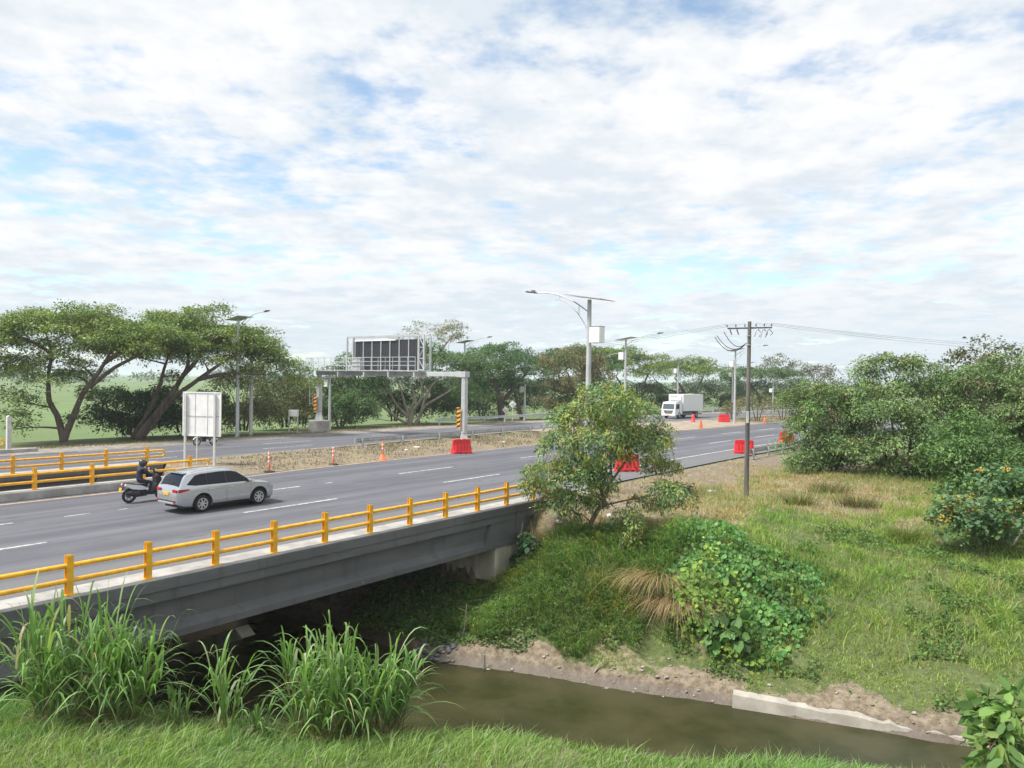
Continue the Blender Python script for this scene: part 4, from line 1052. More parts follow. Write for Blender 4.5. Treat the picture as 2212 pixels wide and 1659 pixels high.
bush('dark undergrowth behind the central roadside tree', 101, -50, 9.0, 2.4, 6.0, 42, dict(G_DARK, dens=0.7, palette=[(0.03, 0.065, 0.022), (0.045, 0.09, 0.026), (0.06, 0.11, 0.03)], weights=[3, 3, 1]), 31, 1.6)
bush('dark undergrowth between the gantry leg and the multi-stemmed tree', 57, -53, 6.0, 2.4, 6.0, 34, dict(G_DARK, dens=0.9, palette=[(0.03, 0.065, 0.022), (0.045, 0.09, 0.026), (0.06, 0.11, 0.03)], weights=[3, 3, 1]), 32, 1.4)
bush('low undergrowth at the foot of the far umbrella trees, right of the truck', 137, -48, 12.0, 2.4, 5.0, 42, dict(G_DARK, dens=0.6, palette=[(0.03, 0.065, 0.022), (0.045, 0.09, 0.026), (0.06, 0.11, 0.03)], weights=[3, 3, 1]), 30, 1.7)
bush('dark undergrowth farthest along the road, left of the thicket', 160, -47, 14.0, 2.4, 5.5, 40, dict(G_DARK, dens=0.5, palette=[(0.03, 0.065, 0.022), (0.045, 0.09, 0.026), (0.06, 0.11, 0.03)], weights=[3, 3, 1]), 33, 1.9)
# multi-stemmed tree seen through the gantry
r1 = np.random.default_rng(12)
cl = np.concatenate([dome(0.3, 0.8, 9.4, 10.2, 4.5, 2.6, 44, 1.8, 0.75, r1), A([[-5.6, -1, 4.6, 1.6, 1.4, .8], [-7.4, -1, 4.4, 1.8, 1.5, .9], [-3.8, -1.4, 4.7, 1.6, 1.4, .8], [-2.6, -1.6, 3.9, 1.0, 1, .5], [-8.4, -.8, 2.4, 1.6, 1.5, .9], [-6.8, -1, 1.8, 1.5, 1.4, .8], [7.0, -1, 4.2, 1.6, 1.5, .7], [8.5, -1, 3.4, 1.8, 1.6, .8], [5.4, -.6, 5.0, 1.5, 1.4, .7]])])
tk = [([(0, 0, 0), (0.05, 0, 0.9), (0.3, 0, 1.6), (1.4, 0, 3.2), (1.3, 0.2, 5.2), (0.2, 0.2, 7.4)], [0.36, 0.3, 0.2, 0.15, 0.11, 0.06]),
      ([(0.7, 0.1, 0), (1.5, 0, 2.0), (1.7, 0, 3.2), (2.6, 0, 4.8), (4.6, 0.1, 6.8)], [0.22, 0.18, 0.15, 0.12, 0.06]),
      ([(0, 0, 0.8), (-1.3, 0, 2.0), (-2.3, 0, 3.4), (-2.6, 0, 5.0), (-3.6, 0, 6.8)], [0.2, 0.16, 0.13, 0.1, 0.05]),
      ([(-0.1, 0, 1.0), (-0.7, 0, 2.6), (-1.2, 0, 4.4), (-2.2, 0, 6.6)], [0.17, 0.14, 0.1, 0.05]),
      ([(-0.4, 0, 0.1), (-1.8, -0.1, 0.9), (-3.6, -0.2, 2.4), (-5.6, -0.3, 3.2), (-7.2, -0.3, 3.9)], [0.17, 0.14, 0.12, 0.09, 0.05]),
      ([(1.6, 0, 2.2), (3.2, -0.1, 3.1), (4.9, -0.1, 4.2), (6.5, 0, 5.0)], [0.15, 0.13, 0.09, 0.05]),
      ([(1.4, 0, 3.2), (1.2, 0.1, 4.6), (2.4, 0.2, 6.8)], [0.13, 0.1, 0.05]), ([(0.1, 0, 1.6), (0.6, 0, 3.4), (-0.4, 0.1, 5.6), (-0.8, 0.2, 7.2)], [0.16, 0.12, 0.09, 0.05])]
tree('spreading_tree', 'spreading multi-stemmed tree seen below the gantry beam', 'tree', W(65.3, -44.6), tk, cl, dict(G_DARK, palette=[(0.085, 0.17, 0.05), (0.115, 0.20, 0.06), (0.06, 0.12, 0.04), (0.16, 0.20, 0.065)]), bark=M_BARKP, seed=5, limb_r=0.1)
# tall pale tree behind the board
r1 = np.random.default_rng(13)
cl = np.concatenate([blob(0.5, 0, 12.2, 5.2, 3.5, 2.0, 26, 1.0, r1, 0.6), A([[-4.6, 0, 11.4, 1.2, 1.1, .7], [-3.4, 0, 12.3, 1.2, 1.1, .7], [4.8, 0, 13.0, 1.2, 1.1, .7], [3.6, 0, 13.8, 1.3, 1.1, .7]])])
tree('tall_tree', 'tall pale thin-leaved tree rising behind the message board', 'tree', W(83, -60.9), [([(0.4, 0, 0), (0.5, 0, 5), (0.3, 0, 8.0), (-0.5, 0, 11)], [0.4, 0.34, 0.28, 0.12]), ([(0.4, 0, 7.4), (2.0, 0, 10), (3.6, 0, 12)], [0.24, 0.16, 0.08]), ([(0.4, 0, 7.8), (-2.0, 0, 10), (-4.2, 0, 11)], [0.2, 0.14, 0.07])], cl, G_PALE, bark=M_BARKP, seed=6, limb_r=0.1, twigs=3)
# big dark tree right of the gantry
r1 = np.random.default_rng(14)
cl = np.concatenate([dome(0, 0, 10.6, 6.2, 5.0, 3.4, 30, 1.7, 0.85, r1), blob(-1, -1, 5.4, 5.6, 3.4, 2.6, 22, 1.4, r1, 0.6), blob(-4.5, -1, 3.4, 2.4, 2.2, 1.6, 6, 1.2, r1)])
tree('shade_tree', 'big dark green tree to the right of the gantry', 'tree', W(82.5, -46.5), [([(0.5, 0, 0), (0.2, 0, 2.5), (-0.6, 0, 5.0), (-1.5, 0, 7.8)], [0.5, 0.42, 0.3, 0.12]), ([(0.2, 0, 2.4), (2.4, 0, 4.6), (4.2, 0, 7.0)], [0.3, 0.22, 0.1]), ([(3.2, 0, 0), (2.6, 0, 2.4), (2.0, 0, 4.6)], [0.3, 0.26, 0.14])], cl, dict(G_DARK, palette=[(0.07, 0.155, 0.05), (0.10, 0.20, 0.06), (0.055, 0.12, 0.045), (0.13, 0.20, 0.065)]), seed=7, limb_r=0.12)
r1 = np.random.default_rng(15)
cl = np.concatenate([blob(0, 0, 7.2, 5.8, 3.6, 3.3, 42, 1.2, r1, 0.7), blob(-3, 0, 3.4, 3.5, 2.5, 2.4, 12, 1.2, r1)])
tree('brown_tree', 'brownish olive tree behind the central roadside tree', 'tree', W(95.5, -44.0), [([(0, 0, 0), (0.2, 0, 3), (-0.8, 0, 6.5)], [0.35, 0.28, 0.1]), ([(0.1, 0, 2.6), (2.2, 0, 5.2), (3.2, 0, 7.0)], [0.24, 0.16, 0.07])], cl, dict(G_BROWN, L=0.3, Wd=0.14), seed=8)
for k, (lab, s, t_, rx, zt, drop, sd, base_dx) in enumerate((('flat-topped umbrella tree behind the white truck', 113.5, -46, 8.2, 11.0, 2.4, 16, 4.2), ('rounded umbrella tree behind the median lamp, right of the truck', 131, -46, 9.0, 9.8, 2.4, 17, 1.5), ('dark umbrella tree farthest right along the far verge', 160, -48, 10.5, 9.0, 2.6, 18, 0), ('umbrella tree between the brownish tree and the flat-topped one', 103.5, -50, 7.5, 10.6, 2.4, 19, 0))):
    r1 = np.random.default_rng(sd)
    cl = dome(-base_dx, 0, zt, rx, 5.0, drop, 34, 1.8, 0.7, r1)
    tree('umbrella_tree', lab, 'tree', W(s, t_), [([(0.4, 0, 0), (0.1, 0, 2.0), (-1.2, 0, 4.0), (-2.8, 0, 6.2)], [0.42, 0.36, 0.26, 0.1]), ([(0.2, 0, 1.6), (1.6, 0, 4.4), (2.6, 0, 6.6)], [0.3, 0.2, 0.09]), ([(-0.6, 0, 3.2), (-4.0, 0, 3.9), (-6.6, 0, 5.8)], [0.24, 0.17, 0.07])], cl, dict(G_SAM if k < 2 else G_DARK, dens=0.85, tuft_n=20, L=0.34, Wd=0.18, tuft_r=0.65), seed=sd, group='umbrella trees on the far verge')
for lab, x, y, zt, rx, sd in (('pale grey distant tree just right of the utility pole top', 69.5, 200, 13.8, 5.4, 41), ('second pale distant tree, left of the big thicket', 79, 200, 12.2, 4.9, 42), ('pale distant tree top behind the big thicket', 93, 150, 11.5, 6.0, 43)):
    r1 = np.random.default_rng(sd)
    cl = blob(0, 0, zt - 3.2, rx, 4, 3.0, 26, 1.25, r1, 0.6)
    tree('distant_tree', lab, 'tree', (x, y, -1.0), [([(0, 0, 0), (0.2, 0, 4), (-0.6, 0, 8)], [0.4, 0.32, 0.14]), ([(0.1, 0, 4), (2.2, 0, 7.5), (3, 0, 9)], [0.24, 0.16, 0.08])], cl, G_FARG, bark=M_BARKP, seed=sd, group='pale distant trees')
for lab, s, t_, h, rx, sd in (('brownish median shrub directly right of the median lamp', 105.3, -19.9, 4.5, 3.2, 51), ('brownish median shrub at the left edge of the big thicket', 110.5, -18.6, 4.2, 2.7, 52), ('small brownish shrub left of the median lamp', 107, -24.6, 2.9, 1.9, 53)):
    r1 = np.random.default_rng(sd)
    cl = blob(0, 0, h * 0.62, rx, 2.2, h * 0.36, 18, 0.75, r1, 0.65)
    tree('median_shrub', lab, 'shrub', W(s, t_, 0.0), [([(0.2 * k, 0, 0), (0.5 * k, 0, h * 0.3), (1.0 * k, 0, h * 0.6)], [0.08, 0.06, 0.03]) for k in (-1, 0, 1)], cl, dict(G_BROWN, dens=0.9, tuft_n=14, tuft_r=0.45, L=0.24, Wd=0.12), seed=sd, group='brownish median shrubs', limb_r=0.04)

# ------------------------------------------------------------------ big thicket on the right
G_LEU = dict(dens=2.3, tuft_n=24, tuft_r=0.40, L=0.21, Wd=0.085, palette=[(0.14, 0.235, 0.08), (0.18, 0.28, 0.095), (0.10, 0.18, 0.07), (0.22, 0.29, 0.10), (0.22, 0.16, 0.115)], weights=[4, 4, 3, 1.6, 0.55], flat=0.5, droop=0.4, low=0.35)
def pods(n_per, ln=0.17, wd=0.03, palette=((0.13, 0.07, 0.045), (0.17, 0.09, 0.05)), weights=(1, 1), frac=0.3, name='seed_pods'):
    def f(root, clumps, r_):
        pick = clumps[r_.random(len(clumps)) < frac]
        if not len(pick): return
        P = np.concatenate([c[:3] + nrm(r_.standard_normal((n_per // 8 + 1, 3)) + np.array([0, -0.5, 0.3])).repeat(8, 0)[:n_per] * c[3:] * 1.0 + 0.09 * r_.standard_normal((n_per, 3)) for c in pick])
        n = len(P)
        V, F_, C = leaf_mesh(P, np.array([0, 0, -1.0]) + 0.25 * r_.standard_normal((n, 3)), r_.standard_normal((n, 3)), ln * (0.7 + 0.6 * r_.random(n)), np.full(n, wd), pal(n, palette, weights, 0.2, r_))
        o = link(name, npmesh(name, V, F_, ML, C), root); o['kind'] = 'stuff'
    return f
for lab, x, y, zt, rx, ry, sd, col in (
    ('feathery green tree at the left end of the big roadside thicket', 20.6, 50.0, 6.2, 3.0, 2.6, 61, 0), ('tall feathery tree in the middle of the thicket, right of the guardrail', 24.2, 47.5, 7.6, 3.6, 3.0, 62, 0),
    ('feathery tree in the right part of the big thicket', 28.4, 45.5, 7.3, 3.4, 3.0, 63, 0), ('tallest feathery tree of the thicket at the right edge of the photo', 30.6, 42.5, 8.4, 3.0, 2.8, 64, 0),
    ('low bright green feathery tree in front of the thicket, above the flowering shrub', 24.0, 39.5, 3.9, 2.7, 1.9, 65, 1), ('olive feathery tree behind the thicket', 33, 54, 9.0, 4.5, 3.0, 66, 2)):
    r1 = np.random.default_rng(sd); z0 = gz(x, y)
    cl = np.concatenate([blob(0, 0, (zt - z0) * 0.62, rx, ry, (zt - z0) * 0.36, 52 if col != 1 else 26, 0.85, r1, 0.62), blob(0, -ry * 0.35, (zt - z0) * 0.30, rx * 1.05, ry * 0.8, (zt - z0) * 0.22, 24, 0.8, r1, 0.62), blob(0, -ry * 0.2, 0.9, rx * 1.0, ry * 0.7, 0.6, 16, 0.7, r1, 0.6)])
    lf = G_LEU if col == 0 else dict(G_LEU, palette=[(0.11, 0.21, 0.055), (0.145, 0.25, 0.07), (0.08, 0.155, 0.05)], weights=[3, 3, 2]) if col == 1 else G_OLIVE
    tree('thicket_tree', lab, 'tree', (x, y), [([(0.2 * k, 0, 0), (0.7 * k, -0.2, 1.4), (rx * 0.35 * k, 0, (zt - z0) * 0.5)], [0.13, 0.1, 0.05]) for k in (-1.6, -0.6, 0.5, 1.5)], cl, lf, seed=sd, group='feathery trees of the roadside thicket', limb_r=0.05, extra=pods(40, frac=0.5) if col == 0 else None)

# ------------------------------------------------------------------ the roadside tree in the middle of the photo
r1 = np.random.default_rng(71)
bx, by = 3.0, 30.4; bz = gz(bx, by) - 0.1
pxm = 1660 / by
def loc_px(u, v, dy=0.0):      # layout sketched on the tree's own plane, in centimetre-true local metres
    return ((u - 1262) / pxm, dy, (1140 - v) / pxm)
spots = [(1300, 845, 62), (1245, 878, 50), (1360, 875, 54), (1330, 905, 50), (1205, 935, 44), (1280, 935, 60), (1390, 945, 46), (1240, 990, 50), (1318, 962, 38), (1180, 990, 34), (1165, 1035, 32), (1200, 1055, 36), (1280, 1005, 34), (1415, 930, 34), (1415, 985, 22), (1428, 1036, 38), (1466, 1046, 34), (1452, 988, 24), (1408, 1062, 24), (1340, 1085, 30), (1372, 1110, 22), (1245, 1055, 34), (1285, 1070, 30), (1262, 1015, 40), (1300, 1045, 30), (1150, 1000, 26), (1140, 1020, 20), (1185, 1075, 24), (1215, 1070, 26), (1375, 1060, 18), (1215, 890, 34), (1425, 905, 24), (1365, 930, 40), (1230, 1090, 20)]
cl = []
for u, v, q in spots:
    p = loc_px(u, v, (r1.random() - 0.5) * 2.4); s_ = 1.1 * q / pxm
    cl.append([p[0], p[1], p[2], s_, s_, s_ * 0.62])
tk = [([(0, 0, -0.1), (0.35, 0, 0.9), (0.75, 0, 1.55), (1.05, 0, 2.4)], [0.11, 0.095, 0.085, 0.055]), ([(0.72, 0, 1.5), (0.3, 0.2, 2.4), (-0.4, 0.2, 3.4), (-0.5, 0.1, 4.3)], [0.06, 0.05, 0.035, 0.015]),
      ([(1.0, 0, 2.2), (0.9, -0.1, 3.4), (0.8, 0, 5.0)], [0.05, 0.035, 0.014]), ([(1.0, 0, 2.2), (1.7, 0.1, 3.2), (2.2, 0.1, 4.4)], [0.05, 0.035, 0.014]), ([(0.5, 0, 1.2), (1.6, -0.2, 1.5), (3.0, -0.2, 1.75)], [0.045, 0.032, 0.014]), ([(0.6, 0, 1.4), (-0.6, 0, 1.7), (-1.7, 0.1, 1.9)], [0.045, 0.03, 0.013])]
G_CEN = dict(dens=7.0, tuft_n=26, tuft_r=0.27, L=0.16, Wd=0.062, palette=[(0.18, 0.29, 0.12), (0.13, 0.24, 0.11), (0.24, 0.32, 0.11), (0.33, 0.37, 0.10), (0.24, 0.175, 0.11)], weights=[4, 3, 3, 2.8, 0.5], flat=0.5, droop=0.5, low=0.45)
def cen_extra(root, clumps, r_):
    up_c = clumps[clumps[:, 2] > 2.6]; lo_c = clumps[(clumps[:, 2] < 3.6) & ((clumps[:, 0] < -0.6) | (clumps[:, 0] > 1.6))]
    pods(110, 0.2, 0.036, ((0.40, 0.38, 0.06), (0.32, 0.34, 0.07), (0.42, 0.33, 0.07)), (3, 2, 1), 0.95, 'green_seed_pods')(root, up_c, r_)
    pods(56, 0.19, 0.034, ((0.28, 0.11, 0.06), (0.36, 0.19, 0.08), (0.18, 0.085, 0.06)), (2, 2, 2), 0.85, 'brown_seed_pods')(root, lo_c, r_)
M_BARKR = mat('bark_reddish', (0.20, 0.135, 0.09), 0.9, vary=0.35, vscale=4, bump=0.3, bscale=20, stretch=(1, 1, 0.3))
tree('roadside_tree', 'feathery tree hung with yellow and brown seed pods at the end of the bridge', 'tree', (bx, by, bz), tk, cl, G_CEN, bark=M_BARKR, seed=72, limb_r=0.032, twigs=4, extra=cen_extra, sink=0.0)
# small sucker beside it
cl = A([[0, 0, 0.75, .35, .3, .25], [0.25, 0, 1.05, .3, .3, .2], [-0.25, 0, 0.5, .3, .3, .2]])
tree('sapling', 'thin sapling with yellow pods right of the roadside tree trunk', 'sapling', (4.55, 29.0), [([(0, 0, 0), (0.05, 0, 0.6), (0.1, 0, 1.1)], [0.025, 0.02, 0.008])], cl, G_CEN, bark=M_BARKR, seed=73, limb_r=0.01, extra=pods(40, 0.17, 0.03, ((0.30, 0.24, 0.04), (0.24, 0.2, 0.05)), (1, 1), 1.0, 'seed_pods'))

# ------------------------------------------------------------------ flowering shrub on the right, broad leaves
def flowers(palette, n_per, size, frac=0.4, name='flowers', upz=0.9):
    def f(root, clumps, r_):
        pick = clumps[(r_.random(len(clumps)) < frac)]
        P = np.concatenate([c[:3] + (nrm(r_.standard_normal(3) * np.array([1, 1, 0.4]) + np.array([0, -0.6, upz])) * c[3:] * 1.05)[None] + 0.10 * r_.standard_normal((n_per, 3)) for c in pick]); n = len(P)
        V, F_, C = leaf_mesh(P, r_.standard_normal((n, 3)) + np.array([0, 0, 0.5]), r_.standard_normal((n, 3)), np.full(n, size), np.full(n, size * 0.8), pal(n, palette, [1] * len(palette), 0.2, r_))
        o = link(name, npmesh(name, V, F_, ML, C), root); o['kind'] = 'stuff'
    return f
r1 = np.random.default_rng(81)
x, y = 19.6, 30.3; z0 = gz(x, y)
cl = np.concatenate([blob(0, 0, 1.9, 2.7, 1.9, 1.55, 34, 0.72, r1, 0.36), blob(-1.6, -0.4, 1.2, 1.4, 1.0, 0.7, 12, 0.5, r1, 0.45)]); cl[:, 2] = np.maximum(cl[:, 2], 0.3)
tree('flowering_shrub', 'broad-leaved shrub with yellow-orange flowers at the right edge', 'shrub', (x, y), [([(0.1 * k, 0, 0), (0.5 * k, -0.1, 0.9), (1.1 * k, 0, 2.0)], [0.06, 0.05, 0.025]) for k in (-1, 0.3, 1.2)], cl,
     dict(dens=3.4, tuft_n=11, tuft_r=0.28, L=0.175, Wd=0.15, palette=[(0.12, 0.215, 0.10), (0.15, 0.25, 0.115), (0.095, 0.18, 0.09), (0.24, 0.34, 0.09)], weights=[4, 4, 3, 0.5], flat=0.72, droop=0.25, low=0.4, broad=True), bark=M_BARKP, seed=82, limb_r=0.03, extra=flowers([(0.62, 0.33, 0.03), (0.55, 0.24, 0.03), (0.6, 0.42, 0.08)], 20, 0.085, 0.75, upz=1.6), mat_=MLB)
# leafy shrub in the lower right corner
r1 = np.random.default_rng(83)
x, y = 7.25, 10.7; cl = blob(0, 0, 1.75, 0.75, 0.6, 0.95, 16, 0.28, r1, 0.8)
tree('leafy_shrub', 'light green leafy shrub in the lower right corner', 'shrub', (x, y), [([(0.05 * k, 0, 0), (0.25 * k, 0, 1.0), (0.45 * k, 0, 2.1)], [0.03, 0.022, 0.01]) for k in (-1.3, -0.4, 0.5, 1.3)], cl,
     dict(dens=9, tuft_n=8, tuft_r=0.15, L=0.26, Wd=0.105, palette=[(0.18, 0.30, 0.08), (0.13, 0.24, 0.065), (0.25, 0.34, 0.11), (0.10, 0.18, 0.055)], weights=[4, 4, 2, 2], flat=0.45, droop=0.55, low=0.5, broad=True), bark=M_BARKR, seed=84, limb_r=0.014, mat_=MLB)

# ------------------------------------------------------------------ grass
def blades(P, H, Wd, lean, C, seg=2, curl=0.5, r_=rng, az=None):
    """bent tapering blades as triangles: P roots, H heights, lean vectors"""
    n = len(P); a = r_.random(n) * 2 * np.pi
    S = np.stack([np.cos(a), np.sin(a), np.zeros(n)], 1) * (Wd * 0.5)[:, None]
    H = H[:, None]; V = []
    lv = lean * H
    for k in range(seg):
        u = k / seg; c_ = P + np.array([0, 0, 1]) * H * (u - curl * 0.35 * u * u) + lv * u ** 1.7
        w = 1 - 0.55 * u
        V += [c_ - S * w, c_ + S * w]
    V.append(P + np.array([0, 0, 1]) * H * (1 - curl * 0.5) + lv)
    V = np.stack(V, 1); m_ = 2 * seg + 1; b_ = np.arange(n)[:, None] * m_; F_ = []
    for k in range(seg - 1):
        F_ += [b_ + np.array([[2 * k, 2 * k + 1, 2 * k + 3]]), b_ + np.array([[2 * k, 2 * k + 3, 2 * k + 2]])]
    F_.append(b_ + np.array([[2 * seg - 2, 2 * seg - 1, 2 * seg]]))
    return V.reshape(-1, 3), np.concatenate(F_), np.repeat(C, m_, 0)
def scatter(n, x0, x1, y0, y1, keep, r_):
    x = x0 + (x1 - x0) * r_.random(n); y = y0 + (y1 - y0) * r_.random(n)
    vis = (np.abs(x) < y * 0.70 + 4.0)
    x, y = x[vis], y[vis]; k = keep(x, y, r_); x, y = x[k], y[k]
    return x, y, terrain(x, y)
G1, G2, G3 = A([0.17, 0.285, 0.065]), A([0.25, 0.335, 0.085]), A([0.115, 0.225, 0.065])
ST1, ST2 = A([0.42, 0.345, 0.23]), A([0.30, 0.235, 0.15])
def grass_cols(x, y, straw, r_, sat=1.0):
    n = len(x); p1 = fbm(x * 0.45, y * 0.45, 61)[:, None]; p2 = fbm(x * 1.6, y * 1.6, 67)[:, None]; p3 = fbm(x * 0.16 + 9, y * 0.16, 71)[:, None]
    c = G1 * (1 + 0.0 * p1); c = c + (G2 - G1) * np.clip(0.5 + 1.3 * p1, 0, 1); c = c + (G3 - c) * np.clip(0.25 + 1.1 * p2, 0, 1) * 0.8
    c = c * (1 + 0.2 * p3)
    yl = np.clip(p3 * 1.4 + 0.1, 0, 0.7); c = c * (1 - yl * 0.5) + A([0.26, 0.255, 0.06]) * yl * 0.5
    isd = (r_.random(n) < straw)[:, None]
    dry = ST1 + (ST2 - ST1) * r_.random((n, 1))
    c = np.where(isd, dry, c)
    return c * (1 + 0.2 * r_.standard_normal((n, 1))).clip(0.5, 1.6)
rg = np.random.default_rng(91)
def stuff(name, label, cat, parts, mat_=MGR):
    V, F_, C = cat3(parts); o = link(name, npmesh(name, V, F_, mat_, C)); o['kind'] = 'stuff'; o['label'] = label; o['category'] = cat
    return o
# near bank
x, y, z = scatter(125000, -14, 13, 8.0, 18.5, lambda x, y, r_: (lambda s, t: (s < near_brow(t) + 1.6) & (t > 0.3))(*ST(x, y)), rg)
n = len(x); h = (0.13 + 0.30 * rg.random(n)) * (1 + 0.5 * fbm(x * 0.8, y * 0.8, 3)); s_, t_ = ST(x, y)
h *= 1 - 0.25 * (s_ > near_brow(t_))
wind = A([0.35, 0.05, 0.0])
stuff('grass', 'bright green grass on the near bank along the bottom of the photo', 'grass', [blades(np.stack([x, y, z - 0.02], 1), h, 0.012 + 0.010 * rg.random(n), wind + 0.45 * rg.standard_normal((n, 3)) * A([1, 1, 0.1]), grass_cols(x, y, 0.06 + 0.10 * (fbm(x * 0.5, y * 0.5, 99) > 0.2), rg) * A([1.02, 1.15, 1.25]), 2, 0.6, rg)])
# far bank, slope and plateau
def keepB(x, y, r_):
    s, t = ST(x, y); d_ = s - far_foot(t); so2, sw2 = zones(x, y)
    n2 = fbm(x * 1.1, y * 1.1, 83)
    ok = (d_ > 0.25) & (t > -0.2) & (s < 75)
    ok &= r_.random(len(x)) > so2 * 0.93
    ok &= r_.random(len(x)) < np.clip(0.65 + 0.9 * n2, 0.12, 1)
    return ok
x, y, z = scatter(455000, -5, 38, 20, 52, keepB, rg)
s_, t_ = ST(x, y); so2, sw2 = zones(x, y); d_ = s_ - far_foot(t_); n = len(x)
p = fbm(x * 0.7, y * 0.7, 87)
h = (0.10 + 0.17 * rg.random(n)) * (1 + 0.7 * p) * (0.55 + 0.75 * sst(d_, 0.4, 5)) * (1 - 0.45 * (sw2 > 0.75))
h = h + 0.34 * rg.random(n) * (fbm(x * 0.75 + 3, y * 0.75, 88) > 0.32) * (d_ > 3)
stuff('grass', 'green and straw-coloured grass over the right bank of the stream', 'grass', [blades(np.stack([x, y, z - 0.02], 1), h, 0.018 + 0.016 * rg.random(n), 0.55 * rg.standard_normal((n, 3)) * A([1, 1, 0.1]), grass_cols(x, y, np.clip(0.05 + 0.95 * sst(sw2, 0.42, 0.9) + 0.22 * (p < -0.35), 0, 0.97), rg) * A([1.22, 1.24, 1.0]), 2, 0.6, rg)])
xq, yq, zq = scatter(26000, 2, 34, 22, 48, lambda x, y, r_: (lambda s, t: (s - far_foot(t) > 2.5) & (t > 3) & (fbm(x * 0.5 + 7, y * 0.5, 191) > 0.12))(*ST(x, y)), rg); nq = len(xq)
stuff('tall_grass', 'taller mixed stalks and seed heads scattered over the right bank', 'grass', [blades(np.stack([xq, yq, zq], 1), 0.35 + 0.45 * rg.random(nq), 0.014 + 0.012 * rg.random(nq), 0.3 * rg.standard_normal((nq, 3)) * A([1, 1, 0.1]), pal(nq, [(0.40, 0.34, 0.19), (0.27, 0.34, 0.10), (0.32, 0.24, 0.15), (0.19, 0.31, 0.09)], [1, 4, 0.5, 3], 0.2, rg), 3, 0.5, rg)])
# median and far verge
def keepM(x, y, r_):
    s, t = ST(x, y); n2 = fbm(x * 0.8, y * 0.8, 93)
    med = (t < -17.5) & (t > far_edge_near(s) + 0.5) & (s > 27) & ((s < 65) | (s > 101)) & (s < 125)
    vg = (t < -38.6) & (t > -46) & (s > 15) & (s < 130)
    return (med | vg) & (r_.random(len(x)) < np.clip(0.45 + 0.9 * n2, 0.05, 1))
x, y, z = scatter(300000, -45, 55, 40, 125, keepM, rg); n = len(x)
stuff('grass', 'dry brown grass on the median and the far verge', 'grass', [blades(np.stack([x, y, z - 0.02], 1), 0.10 + 0.22 * rg.random(n) ** 2, 0.03 + 0.03 * rg.random(n), 0.5 * rg.standard_normal((n, 3)) * A([1, 1, 0.1]), grass_cols(x, y, np.full(n, 0.6), rg) * A([0.55, 0.50, 0.46]), 2, 0.6, rg)])

def vine_shape(x, y):
    s, t = ST(x, y); d_ = s - far_foot(t)
    edge = 0.8 * fbm(x * 0.7, y * 0.7, 141)
    a = sst(t + edge - 0.55 * np.clip(5.6 - d_, 0, 5), 6.0, 7.2) * (1 - sst(t + edge * 0.7, 11.0, 12.4)) * sst(d_ + edge, 1.0 , 1.9) * (1 - sst(d_ + edge - 0.15 * (t - 7), 6.0, 7.4))
    hgt = 0.55 + 0.5 * fbm(x * 1.2, y * 1.2, 143) + 0.45 * np.exp(-((t - 7.8) / 1.6) ** 2)
    return a, a ** 0.5 * hgt
# long reed grass on the bank right of the abutment, and the dry hanging tussock
def keepR(x, y, r_):
    s, t = ST(x, y); d_ = s - far_foot(t)
    return (((d_ > 1.0 + 0.5 * np.sin(x * 2.3)) & (d_ < 6.4) & (t > 0.55) & (t < 7.4)) | ((vine_shape(x, y)[0] > 0.1) & (r_.random(len(x)) < 0.11))) & (r_.random(len(x)) < np.clip(0.75 + 0.8 * fbm(x * 0.9, y * 0.9, 101), 0.1, 1))
x, y, z = scatter(105000, -4, 15, 21, 34, keepR, rg); n = len(x); z = z + 0.75 * vine_shape(x, y)[1]
h = 0.40 + 0.55 * rg.random(n); p = fbm(x * 0.8, y * 0.8, 105)
dn_ = nrm(A([[float(-U0[0]) + 0.35, float(-U0[1]) , 0.0]]))
C = pal(n, [(0.11, 0.215, 0.065), (0.16, 0.27, 0.08), (0.22, 0.28, 0.09), (0.38, 0.32, 0.17)], [4, 4, 2, 0.6], 0.2, rg)
C = C * (1 + 0.55 * p)[:, None] * np.where((fbm(x * 0.6 + 2, y * 0.6, 107) > 0.3)[:, None], A([1.5, 1.15, 0.9]), 1.0); h = h * (1 + 0.4 * p)
stuff('reed_grass', 'long dark green reed grass hanging down the bank beside the abutment', 'reed grass', [blades(np.stack([x, y, z], 1), h, 0.022 + 0.016 * rg.random(n), dn_ * (0.35 + 0.6 * rg.random((n, 1))) + 0.36 * rg.standard_normal((n, 3)) * A([1, 1, .1]), C, 3, 0.9, rg)])
def tussock(label, x, y, n, rad, h0, cols_, wts, lean, seed, name='grass_tussock', w=0.02, zoff=0.0):
    r_ = np.random.default_rng(seed); th = thing(name, label, 'grass', (x, y, gz(x, y) + zoff), 0.0)
    P = r_.standard_normal((n, 3)) * A([rad, rad * 0.7, 0.03]); out = nrm(P * A([1, 1, 0]) + 1e-6)
    V, F_, C = blades(P, h0 * (0.5 + 0.7 * r_.random(n)), w * (0.7 + 0.7 * r_.random(n)), out * (0.3 + 0.5 * r_.random((n, 1))) + A([lean]) + 0.18 * r_.standard_normal((n, 3)), pal(n, cols_, wts, 0.18, r_), 4, 1.0, r_)
    o = link('leaf_blades', npmesh('leaf_blades', V, F_, MGR, C), th); o['kind'] = 'stuff'
    V, F_, C = blades(P[:n // 6] * 0.7, h0 * 0.35 * (0.6 + 0.5 * r_.random(n // 6)), np.full(n // 6, w * 1.3), out[:n // 6] * 0.15, pal(n // 6, [(0.2, 0.16, 0.08)], [1], 0.2, r_), 2, 0.1, r_)
    o = link('dry_sheaths', npmesh('dry_sheaths', V, F_, MGR, C), th); o['kind'] = 'stuff'
    return th
